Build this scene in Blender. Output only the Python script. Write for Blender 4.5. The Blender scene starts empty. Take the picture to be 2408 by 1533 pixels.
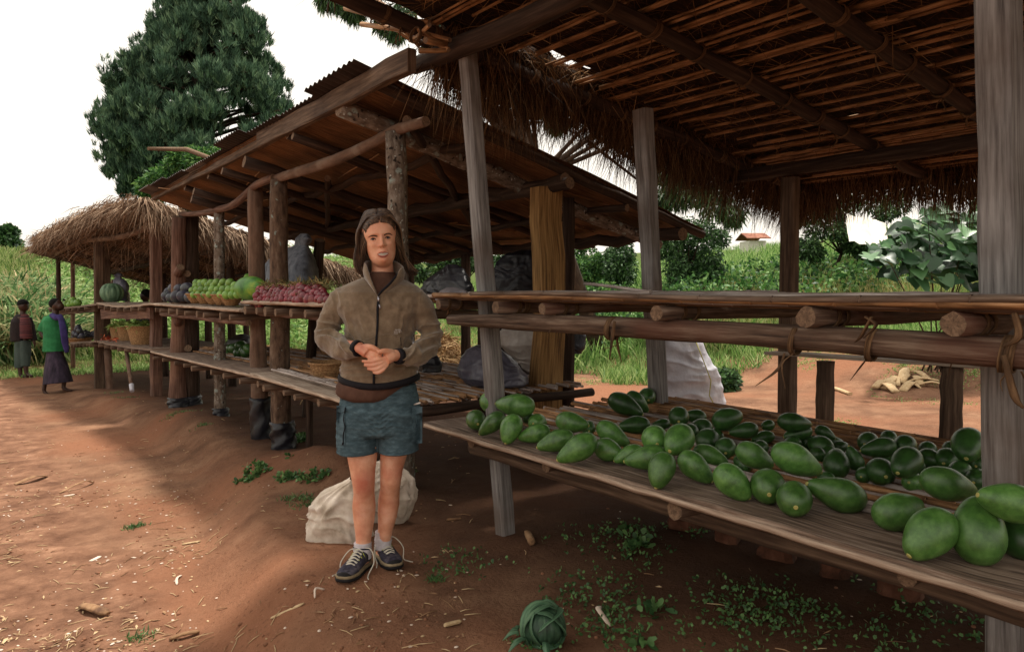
import bpy, math, random
import numpy as np
from mathutils import Vector, Matrix
from mathutils.bvhtree import BVHTree
random.seed(7); rng = np.random.default_rng(11)
SC = bpy.context.scene
COL = SC.collection
R_ = math.radians

# ---------------- camera ----------------
FPX, CX, CY = 1717.0, 1204.0, 766.5            # lens in units of a 2408 px wide picture
YAW, PITCH = R_(36.8), R_(3.05)
CAM = Vector((0, 0, 1.34))
cF = Vector((math.sin(YAW)*math.cos(PITCH), math.cos(YAW)*math.cos(PITCH), -math.sin(PITCH)))
cR = Vector((math.cos(YAW), -math.sin(YAW), 0))
cU = cR.cross(cF)
cam_d = bpy.data.cameras.new('camera'); cam = bpy.data.objects.new('camera', cam_d); COL.objects.link(cam)
cam_d.sensor_width = 36; cam_d.lens = FPX/2408*36; cam_d.clip_end = 2000; cam_d.clip_start = 0.05
cam.matrix_world = Matrix((( cR.x, cU.x, -cF.x, CAM.x), (cR.y, cU.y, -cF.y, CAM.y), (cR.z, cU.z, -cF.z, CAM.z), (0,0,0,1)))
SC.camera = cam

# ---------------- sky, sun, exposure ----------------
SUN_EL, SUN_AZ = R_(75), R_(62)                # azimuth measured from +Y (row direction) towards +X (behind the stalls)
world = bpy.data.worlds.new('World'); SC.world = world; world.use_nodes = True
wn, wl = world.node_tree.nodes, world.node_tree.links
bg = wn['Background']; bg.inputs['Strength'].default_value = 0.12
sky = wn.new('ShaderNodeTexSky'); sky.sky_type = 'NISHITA'; sky.sun_disc = False
sky.sun_elevation = SUN_EL; sky.sun_rotation = SUN_AZ; sky.air_density = 1.0; sky.dust_density = 6.0; sky.ozone_density = 1.0
hs = wn.new('ShaderNodeHueSaturation'); hs.inputs['Saturation'].default_value = 0.25
mx = wn.new('ShaderNodeMix'); mx.data_type = 'RGBA'; mx.inputs[0].default_value = 0.8
wl.new(sky.outputs[0], hs.inputs['Color']); wl.new(hs.outputs[0], mx.inputs[6])
mx.inputs[7].default_value = (6.6, 6.1, 5.35, 1)   # bright even cloud cover
wl.new(mx.outputs[2], bg.inputs['Color'])
sd = bpy.data.lights.new('sun', 'SUN'); sd.energy = 2.9; sd.angle = R_(5); sd.color = (1, .94, .84)
so = bpy.data.objects.new('sun', sd); COL.objects.link(so)
sdir = Vector((math.sin(SUN_AZ)*math.cos(SUN_EL), math.cos(SUN_AZ)*math.cos(SUN_EL), math.sin(SUN_EL)))
so.rotation_euler = sdir.to_track_quat('Z', 'Y').to_euler()
SC.view_settings.view_transform = 'Standard'; SC.view_settings.look = 'None'
SC.view_settings.exposure = 0.85; SC.view_settings.gamma = 1
SC.cycles.max_bounces = 8; SC.cycles.diffuse_bounces = 6; SC.cycles.transparent_max_bounces = 6
SC.cycles.use_denoising = True

# ---------------- pixel <-> world ----------------
def ray(px, py): return cF + cR*((px-CX)/FPX) - cU*((py-CY)/FPX)
def W(px, py, d): return CAM + ray(px, py)*d
def WX(px, py, X): r = ray(px, py); return CAM + r*((X-CAM.x)/r.x)
def WY(px, py, Y): r = ray(px, py); return CAM + r*((Y-CAM.y)/r.y)
def WZ(px, py, Z): r = ray(px, py); return CAM + r*((Z-CAM.z)/r.z)
def depth(p): return (Vector(p)-CAM).dot(cF)
def proj(P):
    v = P - np.array(CAM); z = v @ np.array(cF)
    return CX + FPX*(v @ np.array(cR))/z, CY - FPX*(v @ np.array(cU))/z

# ---------------- numpy noise ----------------
def _h(ix, iy, iz, s):
    n = (ix*374761393 + iy*668265263 + iz*1274126177 + s*974634777) & 0x7fffffff
    n = ((n ^ (n >> 13))*1274126177) & 0x7fffffff
    return ((n ^ (n >> 16)) & 0xffff)/65535.0
def vnoise(P, s=0):
    P = np.asarray(P, float); i = np.floor(P).astype(np.int64); f = P-i; f = f*f*(3-2*f); r = 0
    for a in (0, 1):
        for b in (0, 1):
            for c in (0, 1):
                w = (f[..., 0] if a else 1-f[..., 0])*(f[..., 1] if b else 1-f[..., 1])*(f[..., 2] if c else 1-f[..., 2])
                r = r + w*_h(i[..., 0]+a, i[..., 1]+b, i[..., 2]+c, s)
    return r*2-1
def fbm(P, o=4, s=0):
    P = np.asarray(P, float); r = 0; a = 1
    for k in range(o): r = r + a*vnoise(P, s+k); P = P*2.03+7.1; a *= .5
    return r/1.9
def sst(a, b, x): t = np.clip((x-a)/(b-a), 0, 1); return t*t*(3-2*t)

# ---------------- mesh building ----------------
class MB:
    def __init__(s): s.v = []; s.f = []; s.uv = []; s.m = []; s.sm = []
    def add(s, vs, fs, uvs=None, mat=0, smooth=True):
        o = len(s.v); s.v.extend([tuple(p) for p in vs])
        for k, f in enumerate(fs):
            s.f.append([o+i for i in f]); s.m.append(mat); s.sm.append(smooth)
            s.uv.extend(uvs[k] if uvs else [(0, 0)]*len(f))
    def mesh(s, name, origin=(0, 0, 0)):
        me = bpy.data.meshes.new(name); o = Vector(origin)
        me.from_pydata([Vector(p)-o for p in s.v], [], s.f)
        uvl = me.uv_layers.new(name='UVMap'); uvl.data.foreach_set('uv', np.array(s.uv, 'f').ravel())
        me.polygons.foreach_set('material_index', np.array(s.m, 'i')); me.polygons.foreach_set('use_smooth', np.array(s.sm, bool))
        me.update(); return me
def link(name, me, mats, parent=None, loc=(0, 0, 0)):
    o = bpy.data.objects.new(name, me)
    for m in (mats if isinstance(mats, (list, tuple)) else [mats]): me.materials.append(m)
    COL.objects.link(o); o.location = loc
    if parent is not None: o.parent = parent
    return o
def worldloc(o):
    l = Vector(o.location)
    while o.parent is not None: o = o.parent; l = l+o.location
    return l
def build(name, mb, mats, parent=None, origin=None):
    """mb is in world coordinates; unrotated parents"""
    base = worldloc(parent) if parent is not None else Vector((0, 0, 0))
    if origin is None:
        a = np.array(mb.v); c = (a.min(0)+a.max(0))/2; origin = Vector((c[0], c[1], a[:, 2].min()))
    return link(name, mb.mesh(name, origin), mats, parent, Vector(origin)-base)
def tag(o, label=None, cat=None, group=None, kind=None):
    if label: o['label'] = label
    if cat: o['category'] = cat
    if group: o['group'] = group
    if kind: o['kind'] = kind
    return o
def thing(name, loc, label, cat, group=None):
    o = bpy.data.objects.new(name, None); COL.objects.link(o); o.location = loc; o.empty_display_size = .1
    return tag(o, label, cat, group)
def npmesh(name, V, F, mats, parent=None, UV=None, smooth=False, mi=None):
    me = bpy.data.meshes.new(name); k = F.shape[1]
    me.vertices.add(len(V)); me.vertices.foreach_set('co', V.astype('f').ravel())
    me.loops.add(F.size); me.loops.foreach_set('vertex_index', F.astype('i').ravel())
    me.polygons.add(len(F)); me.polygons.foreach_set('loop_start', np.arange(len(F), dtype='i')*k)
    me.polygons.foreach_set('loop_total', np.full(len(F), k, 'i'))
    if UV is not None: l = me.uv_layers.new(name='UVMap'); l.data.foreach_set('uv', UV[F.ravel()].astype('f').ravel())
    if mi is not None: me.polygons.foreach_set('material_index', mi.astype('i'))
    me.update(); me.validate(); me.polygons.foreach_set('use_smooth', np.full(len(me.polygons), smooth))
    base = worldloc(parent) if parent is not None else Vector((0, 0, 0))
    return link(name, me, mats, parent, -base)
def strand_arrays(P, D, L, Wd, bend=.3, prof=(1, .8, .12), side=None):
    """ribbons: root P, direction D, length L, width Wd, sag bend"""
    n = len(P); D = D/np.linalg.norm(D, axis=1, keepdims=True)
    L = np.broadcast_to(L, n)[:, None]; Wd = np.broadcast_to(Wd, n)[:, None]; bend = np.broadcast_to(bend, n)[:, None]
    if side is None: side = rng.normal(size=(n, 3))
    S = np.cross(D, side); S /= np.linalg.norm(S, axis=1, keepdims=True)+1e-9
    k = len(prof); rows = []; uv = []; r = rng.random(n)
    for j, w in enumerate(prof):
        t = j/(k-1); c = P + D*L*t + np.array([0, 0, -1.])*bend*L*t*t
        rows += [c-S*Wd*w/2, c+S*Wd*w/2]; uv += [np.stack([r, np.full(n, t)], 1)]*2
    V = np.stack(rows, 1).reshape(-1, 3); UV = np.stack(uv, 1).reshape(-1, 2)
    b = (np.arange(n)*2*k)[:, None]; F = []
    for j in range(k-1): F.append(b+np.array([2*j, 2*j+1, 2*j+3, 2*j+2]))
    return V, np.stack(F, 1).reshape(-1, 4), UV
def strands(name, mats, parent=None, *a, **k):
    V, F, UV = strand_arrays(*a, **k); return npmesh(name, V, F, mats, parent, UV)
def joinarr(lst, mis=None):
    o = 0; Vs, Fs, Us, Ms = [], [], [], []
    for i, (V, F, U) in enumerate(lst): Vs.append(V); Fs.append(F+o); Us.append(U); o += len(V); Ms.append(np.full(len(F), mis[i] if mis else 0))
    return np.concatenate(Vs), np.concatenate(Fs), np.concatenate(Us), np.concatenate(Ms)

def frames(pts):
    pts = [Vector(p) for p in pts]; T = []
    for i in range(len(pts)):
        T.append((pts[min(i+1, len(pts)-1)]-pts[max(i-1, 0)]).normalized())
    ref = Vector((0, 0, 1)) if abs(T[0].z) < .9 else Vector((1, 0, 0))
    N = (ref - T[0]*ref.dot(T[0])).normalized(); out = []
    for t in T:
        N = (N - t*N.dot(t)).normalized(); out.append((N, t.cross(N)))
    return pts, T, out
def tube(mb, pts, rad, n=10, mat=0, cap=None, jit=0.0, flat=1.0, seed=None, smooth=True, closed=True):
    pts, T, fr = frames(pts); k = len(pts)
    if not hasattr(rad, '__len__'): rad = [rad]*k
    rd = random.Random(seed if seed is not None else random.random())
    vs = []; ln = 0; L = []
    ang = [1+jit*rd.uniform(-1, 1) for _ in range(n)]
    for i, p in enumerate(pts):
        if i: ln += (p-pts[i-1]).length
        L.append(ln)
        for j in range(n):
            a = 2*math.pi*j/n; r = rad[i]*ang[j]*(1+jit*.5*rd.uniform(-1, 1))
            vs.append(p+fr[i][0]*(math.cos(a)*r)*flat+fr[i][1]*(math.sin(a)*r))
    fs = []; uvs = []; ro = rd.random()*5; rr = sum(rad)/k
    for i in range(k-1):
        for j in range(n):
            j2 = (j+1) % n; fs.append([i*n+j, i*n+j2, (i+1)*n+j2, (i+1)*n+j])
            u0, u1 = j/n*6.28*rr+ro, (j+1)/n*6.28*rr+ro
            uvs.append([(u0, L[i]+ro), (u1, L[i]+ro), (u1, L[i+1]+ro), (u0, L[i+1]+ro)])
    mb.add(vs, fs, uvs, mat, smooth)
    if closed:
        o = len(mb.v)-len(vs); c = mat if cap is None else cap
        for ring, rev in ((list(range(n)), True), (list(range((k-1)*n, k*n)), False)):
            idx = [o+q for q in ring]; cp = pts[0] if rev else pts[-1]
            cv = len(mb.v); mb.v.append(tuple(cp))
            for j in range(n):
                a, b = idx[j], idx[(j+1) % n]
                f = [cv, b, a] if rev else [cv, a, b]
                mb.f.append(f); mb.m.append(c); mb.sm.append(False)
                an = 2*math.pi*j/n; mb.uv.extend([(ro, ro), (ro+rr*math.cos(an), ro+rr*math.sin(an)), (ro+rr*math.cos(an+.5), ro+rr*math.sin(an+.5))])
def curve(pts, k=4):
    """Catmull-Rom resampling"""
    P = [Vector(p) for p in pts]; P = [P[0]*2-P[1]]+P+[P[-1]*2-P[-2]]; out = []
    for i in range(1, len(P)-2):
        for j in range(k):
            t = j/k; a, b, c, d = P[i-1], P[i], P[i+1], P[i+2]
            out.append(.5*((2*b)+(c-a)*t+(2*a-5*b+4*c-d)*t*t+(3*b-a-3*c+d)*t**3))
    out.append(P[-2]); return out
def lerps(vals, m):
    x = np.linspace(0, len(vals)-1, m); return list(np.interp(x, range(len(vals)), vals))
def log(mb, p0, p1, r0, r1=None, n=10, seg=None, wob=.006, jit=.06, mat=0, cap=None, flat=1.0):
    p0, p1 = Vector(p0), Vector(p1); r1 = r0 if r1 is None else r1
    L = (p1-p0).length; seg = seg or max(2, int(L/.25)); pts = []; rad = []
    for i in range(seg+1):
        t = i/seg; w = Vector((random.uniform(-1, 1), random.uniform(-1, 1), random.uniform(-1, 1)))*wob*(0 if i in (0,) else 1)
        pts.append(p0.lerp(p1, t)+w); rad.append((r0+(r1-r0)*t)*(1+random.uniform(-1, 1)*.05))
    tube(mb, pts, rad, n, mat, cap, jit, flat)
def plank(mb, p0, p1, w, h, up=(0, 0, 1), seg=None, jit=.002, mat=0, ch=.12, edge=None):
    """sawn timber: chamfered box from p0 to p1, w across, h along up"""
    p0, p1 = Vector(p0), Vector(p1); t = (p1-p0).normalized(); up = Vector(up); up = (up-t*up.dot(t)).normalized(); s = t.cross(up)
    L = (p1-p0).length; seg = seg or max(1, int(L/.2)); c = min(w, h)*ch
    pr = [(w/2-c, h/2), (w/2, h/2-c), (w/2, -h/2+c), (w/2-c, -h/2), (-w/2+c, -h/2), (-w/2, -h/2+c), (-w/2, h/2-c), (-w/2+c, h/2)]
    vs = []; n = 8; ro = random.random()*5
    for i in range(seg+1):
        p = p0.lerp(p1, i/seg); jx = random.uniform(-1, 1)*jit*2; jy = random.uniform(-1, 1)*jit
        for (a, b) in pr: vs.append(p+s*(a+random.uniform(-1, 1)*jit+(jx if a > 0 else -jx)*.5)+up*(b+random.uniform(-1, 1)*jit*.5+jy))
    fs = []; uvs = []; cu = [0]
    for j in range(n):
        a, b = pr[j], pr[(j+1) % n]; cu.append(cu[-1]+math.hypot(a[0]-b[0], a[1]-b[1]))
    ms = []
    for i in range(seg):
        for j in range(n):
            j2 = (j+1) % n; fs.append([i*n+j, (i+1)*n+j, (i+1)*n+j2, i*n+j2])
            v0, v1 = L*i/seg+ro, L*(i+1)/seg+ro
            uvs.append([(cu[j]+ro, v0), (cu[j]+ro, v1), (cu[j+1]+ro, v1), (cu[j+1]+ro, v0)])
    fs.append(list(range(n))); uvs.append([(ro+a, ro+b) for a, b in pr])
    fs.append(list(range(seg*n+n-1, seg*n-1, -1))); uvs.append([(ro+a, ro+b) for a, b in pr])
    mb.add(vs, fs, uvs, mat, False)
def ell(mb, c, rx, ry, rz, X=(1, 0, 0), Y=(0, 1, 0), Z=(0, 0, 1), nu=16, nv=10, mat=0):
    c = Vector(c); X, Y, Z = Vector(X), Vector(Y), Vector(Z); vs = [c+Z*rz]; fs = []
    for i in range(1, nv):
        th = math.pi*i/nv
        for j in range(nu):
            ph = 2*math.pi*j/nu; vs.append(c+X*(rx*math.sin(th)*math.cos(ph))+Y*(ry*math.sin(th)*math.sin(ph))+Z*(rz*math.cos(th)))
    vs.append(c-Z*rz); e = len(vs)-1
    for j in range(nu):
        j2 = (j+1) % nu; fs.append([0, 1+j, 1+j2]); fs.append([e, e-nu+j2, e-nu+j])
        for i in range(nv-2): a = 1+i*nu; fs.append([a+j, a+nu+j, a+nu+j2, a+j2])
    mb.add(vs, fs, None, mat)
def loft(mb, rings, mat=0, caps=True, close=True):
    n = len(rings[0]); vs = [p for r in rings for p in r]; fs = []
    for i in range(len(rings)-1):
        for j in range(n if close else n-1): j2 = (j+1) % n; fs.append([i*n+j, i*n+j2, (i+1)*n+j2, (i+1)*n+j])
    if caps: fs.append(list(range(n-1, -1, -1))); fs.append([(len(rings)-1)*n+j for j in range(n)])
    mb.add(vs, fs, None, mat)
def remesh(mb, voxel, it=4, disp=None):
    """union of overlapping closed shapes -> one continuous smooth skin"""
    me = mb.mesh('tmp'); o = bpy.data.objects.new('tmp', me); COL.objects.link(o)
    m = o.modifiers.new('r', 'REMESH'); m.mode = 'VOXEL'; m.voxel_size = voxel
    s = o.modifiers.new('s', 'SMOOTH'); s.iterations = it; s.factor = .6
    dg = bpy.context.evaluated_depsgraph_get(); me2 = bpy.data.meshes.new_from_object(o.evaluated_get(dg))
    bpy.data.objects.remove(o); bpy.data.meshes.remove(me)
    n = len(me2.vertices); co = np.empty(n*3, 'f'); me2.vertices.foreach_get('co', co); co = co.reshape(-1, 3).astype(float)
    if disp:
        no = np.empty(n*3, 'f'); me2.vertex_normals.foreach_get('vector', no); no = no.reshape(-1, 3)
        co = co + no*disp(co, no)[:, None]; me2.vertices.foreach_set('co', co.astype('f').ravel()); me2.update()
    me2.polygons.foreach_set('use_smooth', np.ones(len(me2.polygons), bool)); me2.materials.clear()
    return me2
def place(name, me, mats, parent=None, origin=None):
    n = len(me.vertices); co = np.empty(n*3, 'f'); me.vertices.foreach_get('co', co); co = co.reshape(-1, 3)
    if origin is None: origin = Vector(((co[:, 0].min()+co[:, 0].max())/2, (co[:, 1].min()+co[:, 1].max())/2, co[:, 2].min()))
    me.vertices.foreach_set('co', (co-np.array(origin)).astype('f').ravel()); me.update()
    base = worldloc(parent) if parent is not None else Vector((0, 0, 0))
    me.name = name
    return link(name, me, mats, parent, Vector(origin)-base)
def bvh_of(me): return BVHTree.FromPolygons([v.co.copy() for v in me.vertices], [tuple(p.vertices) for p in me.polygons])
def hit(bvh, px, py, lift=.002, fb=None):
    r = ray(px, py).normalized(); l, n, i, d = bvh.ray_cast(CAM, r)
    if l is None: return fb if fb is not None else None
    return l - r*lift

# ---------------- materials ----------------
def lin(h):
    h = h.lstrip('#'); c = [int(h[i:i+2], 16)/255 for i in (0, 2, 4)]
    return tuple((x/12.92 if x <= .04045 else ((x+.055)/1.055)**2.4) for x in c)+(1,)
def mat(name, cols, coord='UV', scale=(20, 20, 20), detail=6, rough=.8, bump=.3, bscale=None, bdist=.004, spec=.3, var=.0,
        spots=None, pos=None, sss=0, trans=0, coat=0, alpha=1, mott=None, sheen=0, dist=0, metal=0):
    m = bpy.data.materials.new(name); m.use_nodes = True; N, L = m.node_tree.nodes, m.node_tree.links
    b = N['Principled BSDF']; b.inputs['Roughness'].default_value = rough; b.inputs['Specular IOR Level'].default_value = spec
    b.inputs['Metallic'].default_value = metal
    tc = N.new('ShaderNodeTexCoord'); mp = N.new('ShaderNodeMapping'); mp.inputs['Scale'].default_value = scale
    oi = N.new('ShaderNodeObjectInfo')
    L.new(tc.outputs[coord], mp.inputs['Vector'])
    if coord == 'Object':
        cm = N.new('ShaderNodeCombineXYZ'); mu = N.new('ShaderNodeMath'); mu.operation = 'MULTIPLY'; mu.inputs[1].default_value = 37
        L.new(oi.outputs['Random'], mu.inputs[0]); L.new(mu.outputs[0], cm.inputs[0]); L.new(mu.outputs[0], cm.inputs[1]); L.new(cm.outputs[0], mp.inputs['Location'])
    nz = N.new('ShaderNodeTexNoise'); nz.inputs['Scale'].default_value = 1; nz.inputs['Detail'].default_value = detail; nz.inputs['Roughness'].default_value = .62
    nz.inputs['Distortion'].default_value = dist
    L.new(mp.outputs[0], nz.inputs['Vector'])
    rp = N.new('ShaderNodeValToRGB'); e = rp.color_ramp.elements; k = len(cols)
    ps = pos or [.3+.4*i/(k-1) if k > 1 else .5 for i in range(k)]
    while len(e) < k: e.new(.5)
    for i, c in enumerate(cols): e[i].position = ps[i]; e[i].color = lin(c)
    L.new(nz.outputs['Fac'], rp.inputs[0]); out = rp.outputs[0]
    if mott:                                                     # large patches of another tone: (colour, scale, lo, hi)
        for (mc, ms, lo, hi) in (mott if isinstance(mott, list) else [mott]):
            n2 = N.new('ShaderNodeTexNoise'); n2.inputs['Scale'].default_value = ms; n2.inputs['Detail'].default_value = 5
            src = N.new('ShaderNodeVectorMath'); src.operation = 'ADD'; src.inputs[1].default_value = (ms, 3.1, 1.7)
            L.new(tc.outputs[coord], src.inputs[0]); L.new(src.outputs[0], n2.inputs['Vector'])
            mr = N.new('ShaderNodeMapRange'); mr.inputs[1].default_value = lo; mr.inputs[2].default_value = hi
            L.new(n2.outputs['Fac'], mr.inputs[0]); mi = N.new('ShaderNodeMix'); mi.data_type = 'RGBA'
            L.new(mr.outputs[0], mi.inputs[0]); L.new(out, mi.inputs[6]); mi.inputs[7].default_value = lin(mc); out = mi.outputs[2]
    if spots:                                                    # small specks: (colour, scale, threshold)
        for (scol, ssc, th) in (spots if isinstance(spots, list) else [spots]):
            vo = N.new('ShaderNodeTexVoronoi'); vo.inputs['Scale'].default_value = ssc; wn_ = N.new('ShaderNodeTexNoise'); wn_.inputs['Scale'].default_value = ssc*1.3; wn_.inputs['Detail'].default_value = 3; L.new(tc.outputs[coord], wn_.inputs['Vector']); wm = N.new('ShaderNodeVectorMath'); wm.operation = 'MULTIPLY_ADD'; wm.inputs[1].default_value = (1.1/ssc,)*3; L.new(wn_.outputs['Color'], wm.inputs[0]); L.new(tc.outputs[coord], wm.inputs[2]); L.new(wm.outputs[0], vo.inputs['Vector'])
            mr = N.new('ShaderNodeMapRange'); mr.inputs[1].default_value = th; mr.inputs[2].default_value = th*.6
            L.new(vo.outputs['Distance'], mr.inputs[0]); mi = N.new('ShaderNodeMix'); mi.data_type = 'RGBA'
            L.new(mr.outputs[0], mi.inputs[0]); L.new(out, mi.inputs[6]); mi.inputs[7].default_value = lin(scol); out = mi.outputs[2]
    if var:
        hv = N.new('ShaderNodeHueSaturation'); m1 = N.new('ShaderNodeMapRange'); m1.inputs[3].default_value = 1-var; m1.inputs[4].default_value = 1+var
        L.new(oi.outputs['Random'], m1.inputs[0]); L.new(m1.outputs[0], hv.inputs['Value']); L.new(out, hv.inputs['Color']); out = hv.outputs[0]
    L.new(out, b.inputs['Base Color'])
    if bump:
        bp = N.new('ShaderNodeBump'); bp.inputs['Strength'].default_value = bump; bp.inputs['Distance'].default_value = bdist
        src = nz.outputs['Fac']
        if bscale:
            n3 = N.new('ShaderNodeTexNoise'); n3.inputs['Scale'].default_value = 1; n3.inputs['Detail'].default_value = 4
            m3 = N.new('ShaderNodeMapping'); m3.inputs['Scale'].default_value = bscale
            L.new(tc.outputs[coord], m3.inputs['Vector']); L.new(m3.outputs[0], n3.inputs['Vector']); src = n3.outputs['Fac']
        L.new(src, bp.inputs['Height']); L.new(bp.outputs[0], b.inputs['Normal'])
    if sss: b.inputs['Subsurface Weight'].default_value = sss; b.inputs['Subsurface Radius'].default_value = (.02, .008, .004); b.inputs['Subsurface Scale'].default_value = .5
    if trans: b.inputs['Transmission Weight'].default_value = trans
    if coat: b.inputs['Coat Weight'].default_value = coat; b.inputs['Coat Roughness'].default_value = .25
    if sheen: b.inputs['Sheen Weight'].default_value = sheen; b.inputs['Sheen Roughness'].default_value = .5
    if alpha < 1: b.inputs['Alpha'].default_value = alpha
    return m
def strandmat(name, cols, rough=.8, spec=.15, translucent=0.0):
    """colour varies from strand to strand (UV.x is a random number per strand)"""
    m = bpy.data.materials.new(name); m.use_nodes = True; N, L = m.node_tree.nodes, m.node_tree.links
    b = N['Principled BSDF']; b.inputs['Roughness'].default_value = rough; b.inputs['Specular IOR Level'].default_value = spec
    uv = N.new('ShaderNodeUVMap'); sx = N.new('ShaderNodeSeparateXYZ'); L.new(uv.outputs[0], sx.inputs[0])
    rp = N.new('ShaderNodeValToRGB'); e = rp.color_ramp.elements
    while len(e) < len(cols): e.new(.5)
    for i, c in enumerate(cols): e[i].position = i/(len(cols)-1); e[i].color = lin(c)
    L.new(sx.outputs[0], rp.inputs[0]); L.new(rp.outputs[0], b.inputs['Base Color'])
    if translucent:
        tr = N.new('ShaderNodeBsdfTranslucent'); L.new(rp.outputs[0], tr.inputs[0]); ms = N.new('ShaderNodeMixShader'); ms.inputs[0].default_value = translucent
        L.new(b.outputs[0], ms.inputs[1]); L.new(tr.outputs[0], ms.inputs[2]); L.new(ms.outputs[0], N['Material Output'].inputs[0])
    return m
M = {}
M['grey_wood'] = mat('weathered_grey_wood', ['#494443', '#7a7674', '#989492'], scale=(60, 3, 1), bump=.5, rough=.85, mott=('#57463b', 2.0, .45, .7))
M['grey_log'] = mat('weathered_log', ['#2b1f18', '#5d493c', '#8a7767'], scale=(46, 2.6, 1), bump=1, bdist=.01, rough=.85, mott=('#5c3427', 2.2, .55, .8))
M['dark_wood'] = mat('dark_brown_wood', ['#1f1611', '#392a21', '#524237'], scale=(45, 2.5, 1), bump=.6, rough=.9)
M['brown_wood'] = mat('brown_wood', ['#33251c', '#574436', '#786352'], scale=(45, 2.5, 1), bump=.6, rough=.88, mott=('#35241b', 3, .5, .8))
M['ruddy_wood'] = mat('reddish_wood', ['#3b2820', '#61463a', '#82665a'], scale=(40, 2.2, 1), bump=.6, rough=.88, mott=('#8d6a55', 2, .55, .8))
M['bark'] = mat('grey_brown_bark', ['#33261d', '#5c483a', '#7a6656'], scale=(22, 7, 1), bump=.9, bdist=.01, rough=.95, spots=[('#78817a', 9, .13), ('#8b908a', 23, .10)])
M['lichen_bark'] = mat('lichened_bark', ['#3b3029', '#6e6054', '#938a80'], scale=(30, 12, 1), bump=.9, bdist=.01, rough=.95, spots=[('#8a958f', 12, .3), ('#a9aca6', 25, .2), ('#2b221c', 17, .25)])
M['plain_bark'] = mat('smooth_brown_bark', ['#46352a', '#6a5142', '#7f6858'], scale=(14, 3, 1), bump=.5, bdist=.006, rough=.9, mott=('#8a7a6c', 5, .55, .8))
M['dark_cane'] = mat('old_dark_cane', ['#3d2f26', '#6f5b4d', '#94806f'], scale=(60, 4, 1), bump=.4, rough=.7)
M['end_grain'] = mat('cut_end_grain', ['#43342a', '#6d5745', '#8a715b'], scale=(60, 60, 1), bump=.2, rough=.9)
M['yellow_wood'] = mat('split_yellow_wood', ['#4a3320', '#8a683f', '#b08c5c'], scale=(90, 2.6, 1), bump=1, bdist=.012, rough=.85, pos=[.32, .48, .7])
M['board'] = mat('worn_shelf_board', ['#2e231c', '#6f5b4d', '#a39080'], scale=(70, 3.2, 1), bump=.9, rough=.75, spec=.35, mott=('#9c8878', 5, .55, .8))
M['pale_board'] = mat('sun_bleached_board', ['#6d5a4c', '#9a8878', '#bdae9f'], scale=(50, 2.4, 1), bump=.5, rough=.8)
M['bleached_edge'] = mat('bleached_split_wood', ['#6b5444', '#a08a78', '#c4b09c'], scale=(60, 4, 1), bump=.8, rough=.85)
M['cane'] = mat('dry_cane', ['#5a3d28', '#a0764f', '#c79f76'], scale=(60, 5, 1), bump=.4, rough=.6, spec=.35, mott=('#3a2416', 4, .5, .75))
M['grey_cane'] = mat('weathered_grey_cane', ['#6a5c55', '#a3968f', '#c6bbb4'], scale=(60, 3, 1), bump=.4, rough=.6, spec=.35, mott=('#6a564a', 3, .5, .75))
M['mat_reed'] = mat('woven_reed_ceiling', ['#452d1c', '#7d583a', '#a27c56'], coord='Object', scale=(6, 70, 6), bump=.8, bdist=.008, rough=.85, mott=('#2f1d10', 1.3, .45, .75))
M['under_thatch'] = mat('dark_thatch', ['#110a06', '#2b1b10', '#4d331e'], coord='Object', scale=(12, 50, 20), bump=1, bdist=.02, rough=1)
M['thatch'] = strandmat('thatch_straw', ['#1f150d', '#43301f', '#65492f', '#84684a'])
M['roof_straw'] = strandmat('roof_straw', ['#3d2f24', '#6d5644', '#99806a', '#bea58c'])
M['straw_pale'] = strandmat('pale_straw', ['#6a5138', '#9a7c58', '#c4a67c'])
M['bark_strip'] = strandmat('bark_strip', ['#2f1c10', '#59391f', '#7d5530'])
M['tin'] = mat('corrugated_iron', ['#3a3431', '#5d5652', '#77706c'], coord='Object', scale=(3, 3, 3), rough=.55, spec=.5, bump=.1, mott=('#4b2f20', 2.5, .5, .7), metal=.3)
M['tin_dark'] = mat('rusty_dark_iron', ['#1d1613', '#2e2420', '#463a34'], coord='Object', scale=(3, 3, 3), rough=.6, bump=.1)
M['black_plastic'] = mat('black_plastic', ['#0c0c10', '#16161c', '#20202a'], coord='Object', scale=(8, 8, 8), rough=.42, spec=.4, bump=.6, bscale=(22, 22, 10), bdist=.008)
M['grey_plastic'] = mat('grey_violet_plastic', ['#3f3d49', '#5b5a68', '#7b7a88'], coord='Object', scale=(6, 6, 6), rough=.35, spec=.5, bump=.8, bscale=(20, 20, 12), bdist=.012)
M['clear_plastic'] = mat('milky_plastic', ['#8f857f', '#aaa29c', '#c5c0bb'], coord='Object', scale=(5, 5, 5), rough=.35, spec=.5, bump=.8, bscale=(22, 22, 8), bdist=.012)
M['white_plastic'] = mat('white_woven_plastic', ['#a9a7b0', '#bcbbc4', '#cdcdd4'], coord='Object', scale=(5, 5, 5), rough=.45, spec=.4, bump=.8, bscale=(9, 9, 7), bdist=.03)
M['sack'] = mat('pale_woven_sack', ['#978876', '#c4b6a6', '#dacec2'], coord='Object', scale=(9, 9, 9), rough=.85, bump=.5, bscale=(150, 150, 150), bdist=.003, mott=('#86705c', 4, .55, .8))
M['blue_sack'] = mat('blue_grey_sack', ['#44464e', '#666a73', '#7d8189'], coord='Object', scale=(16, 16, 9), rough=.8, bump=.6, bdist=.015)
M['cloth_grey'] = mat('grey_cloth', ['#4b4446', '#6d6669', '#857e80'], coord='Object', scale=(9, 9, 9), rough=.9, bump=.5, bdist=.01)
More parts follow.
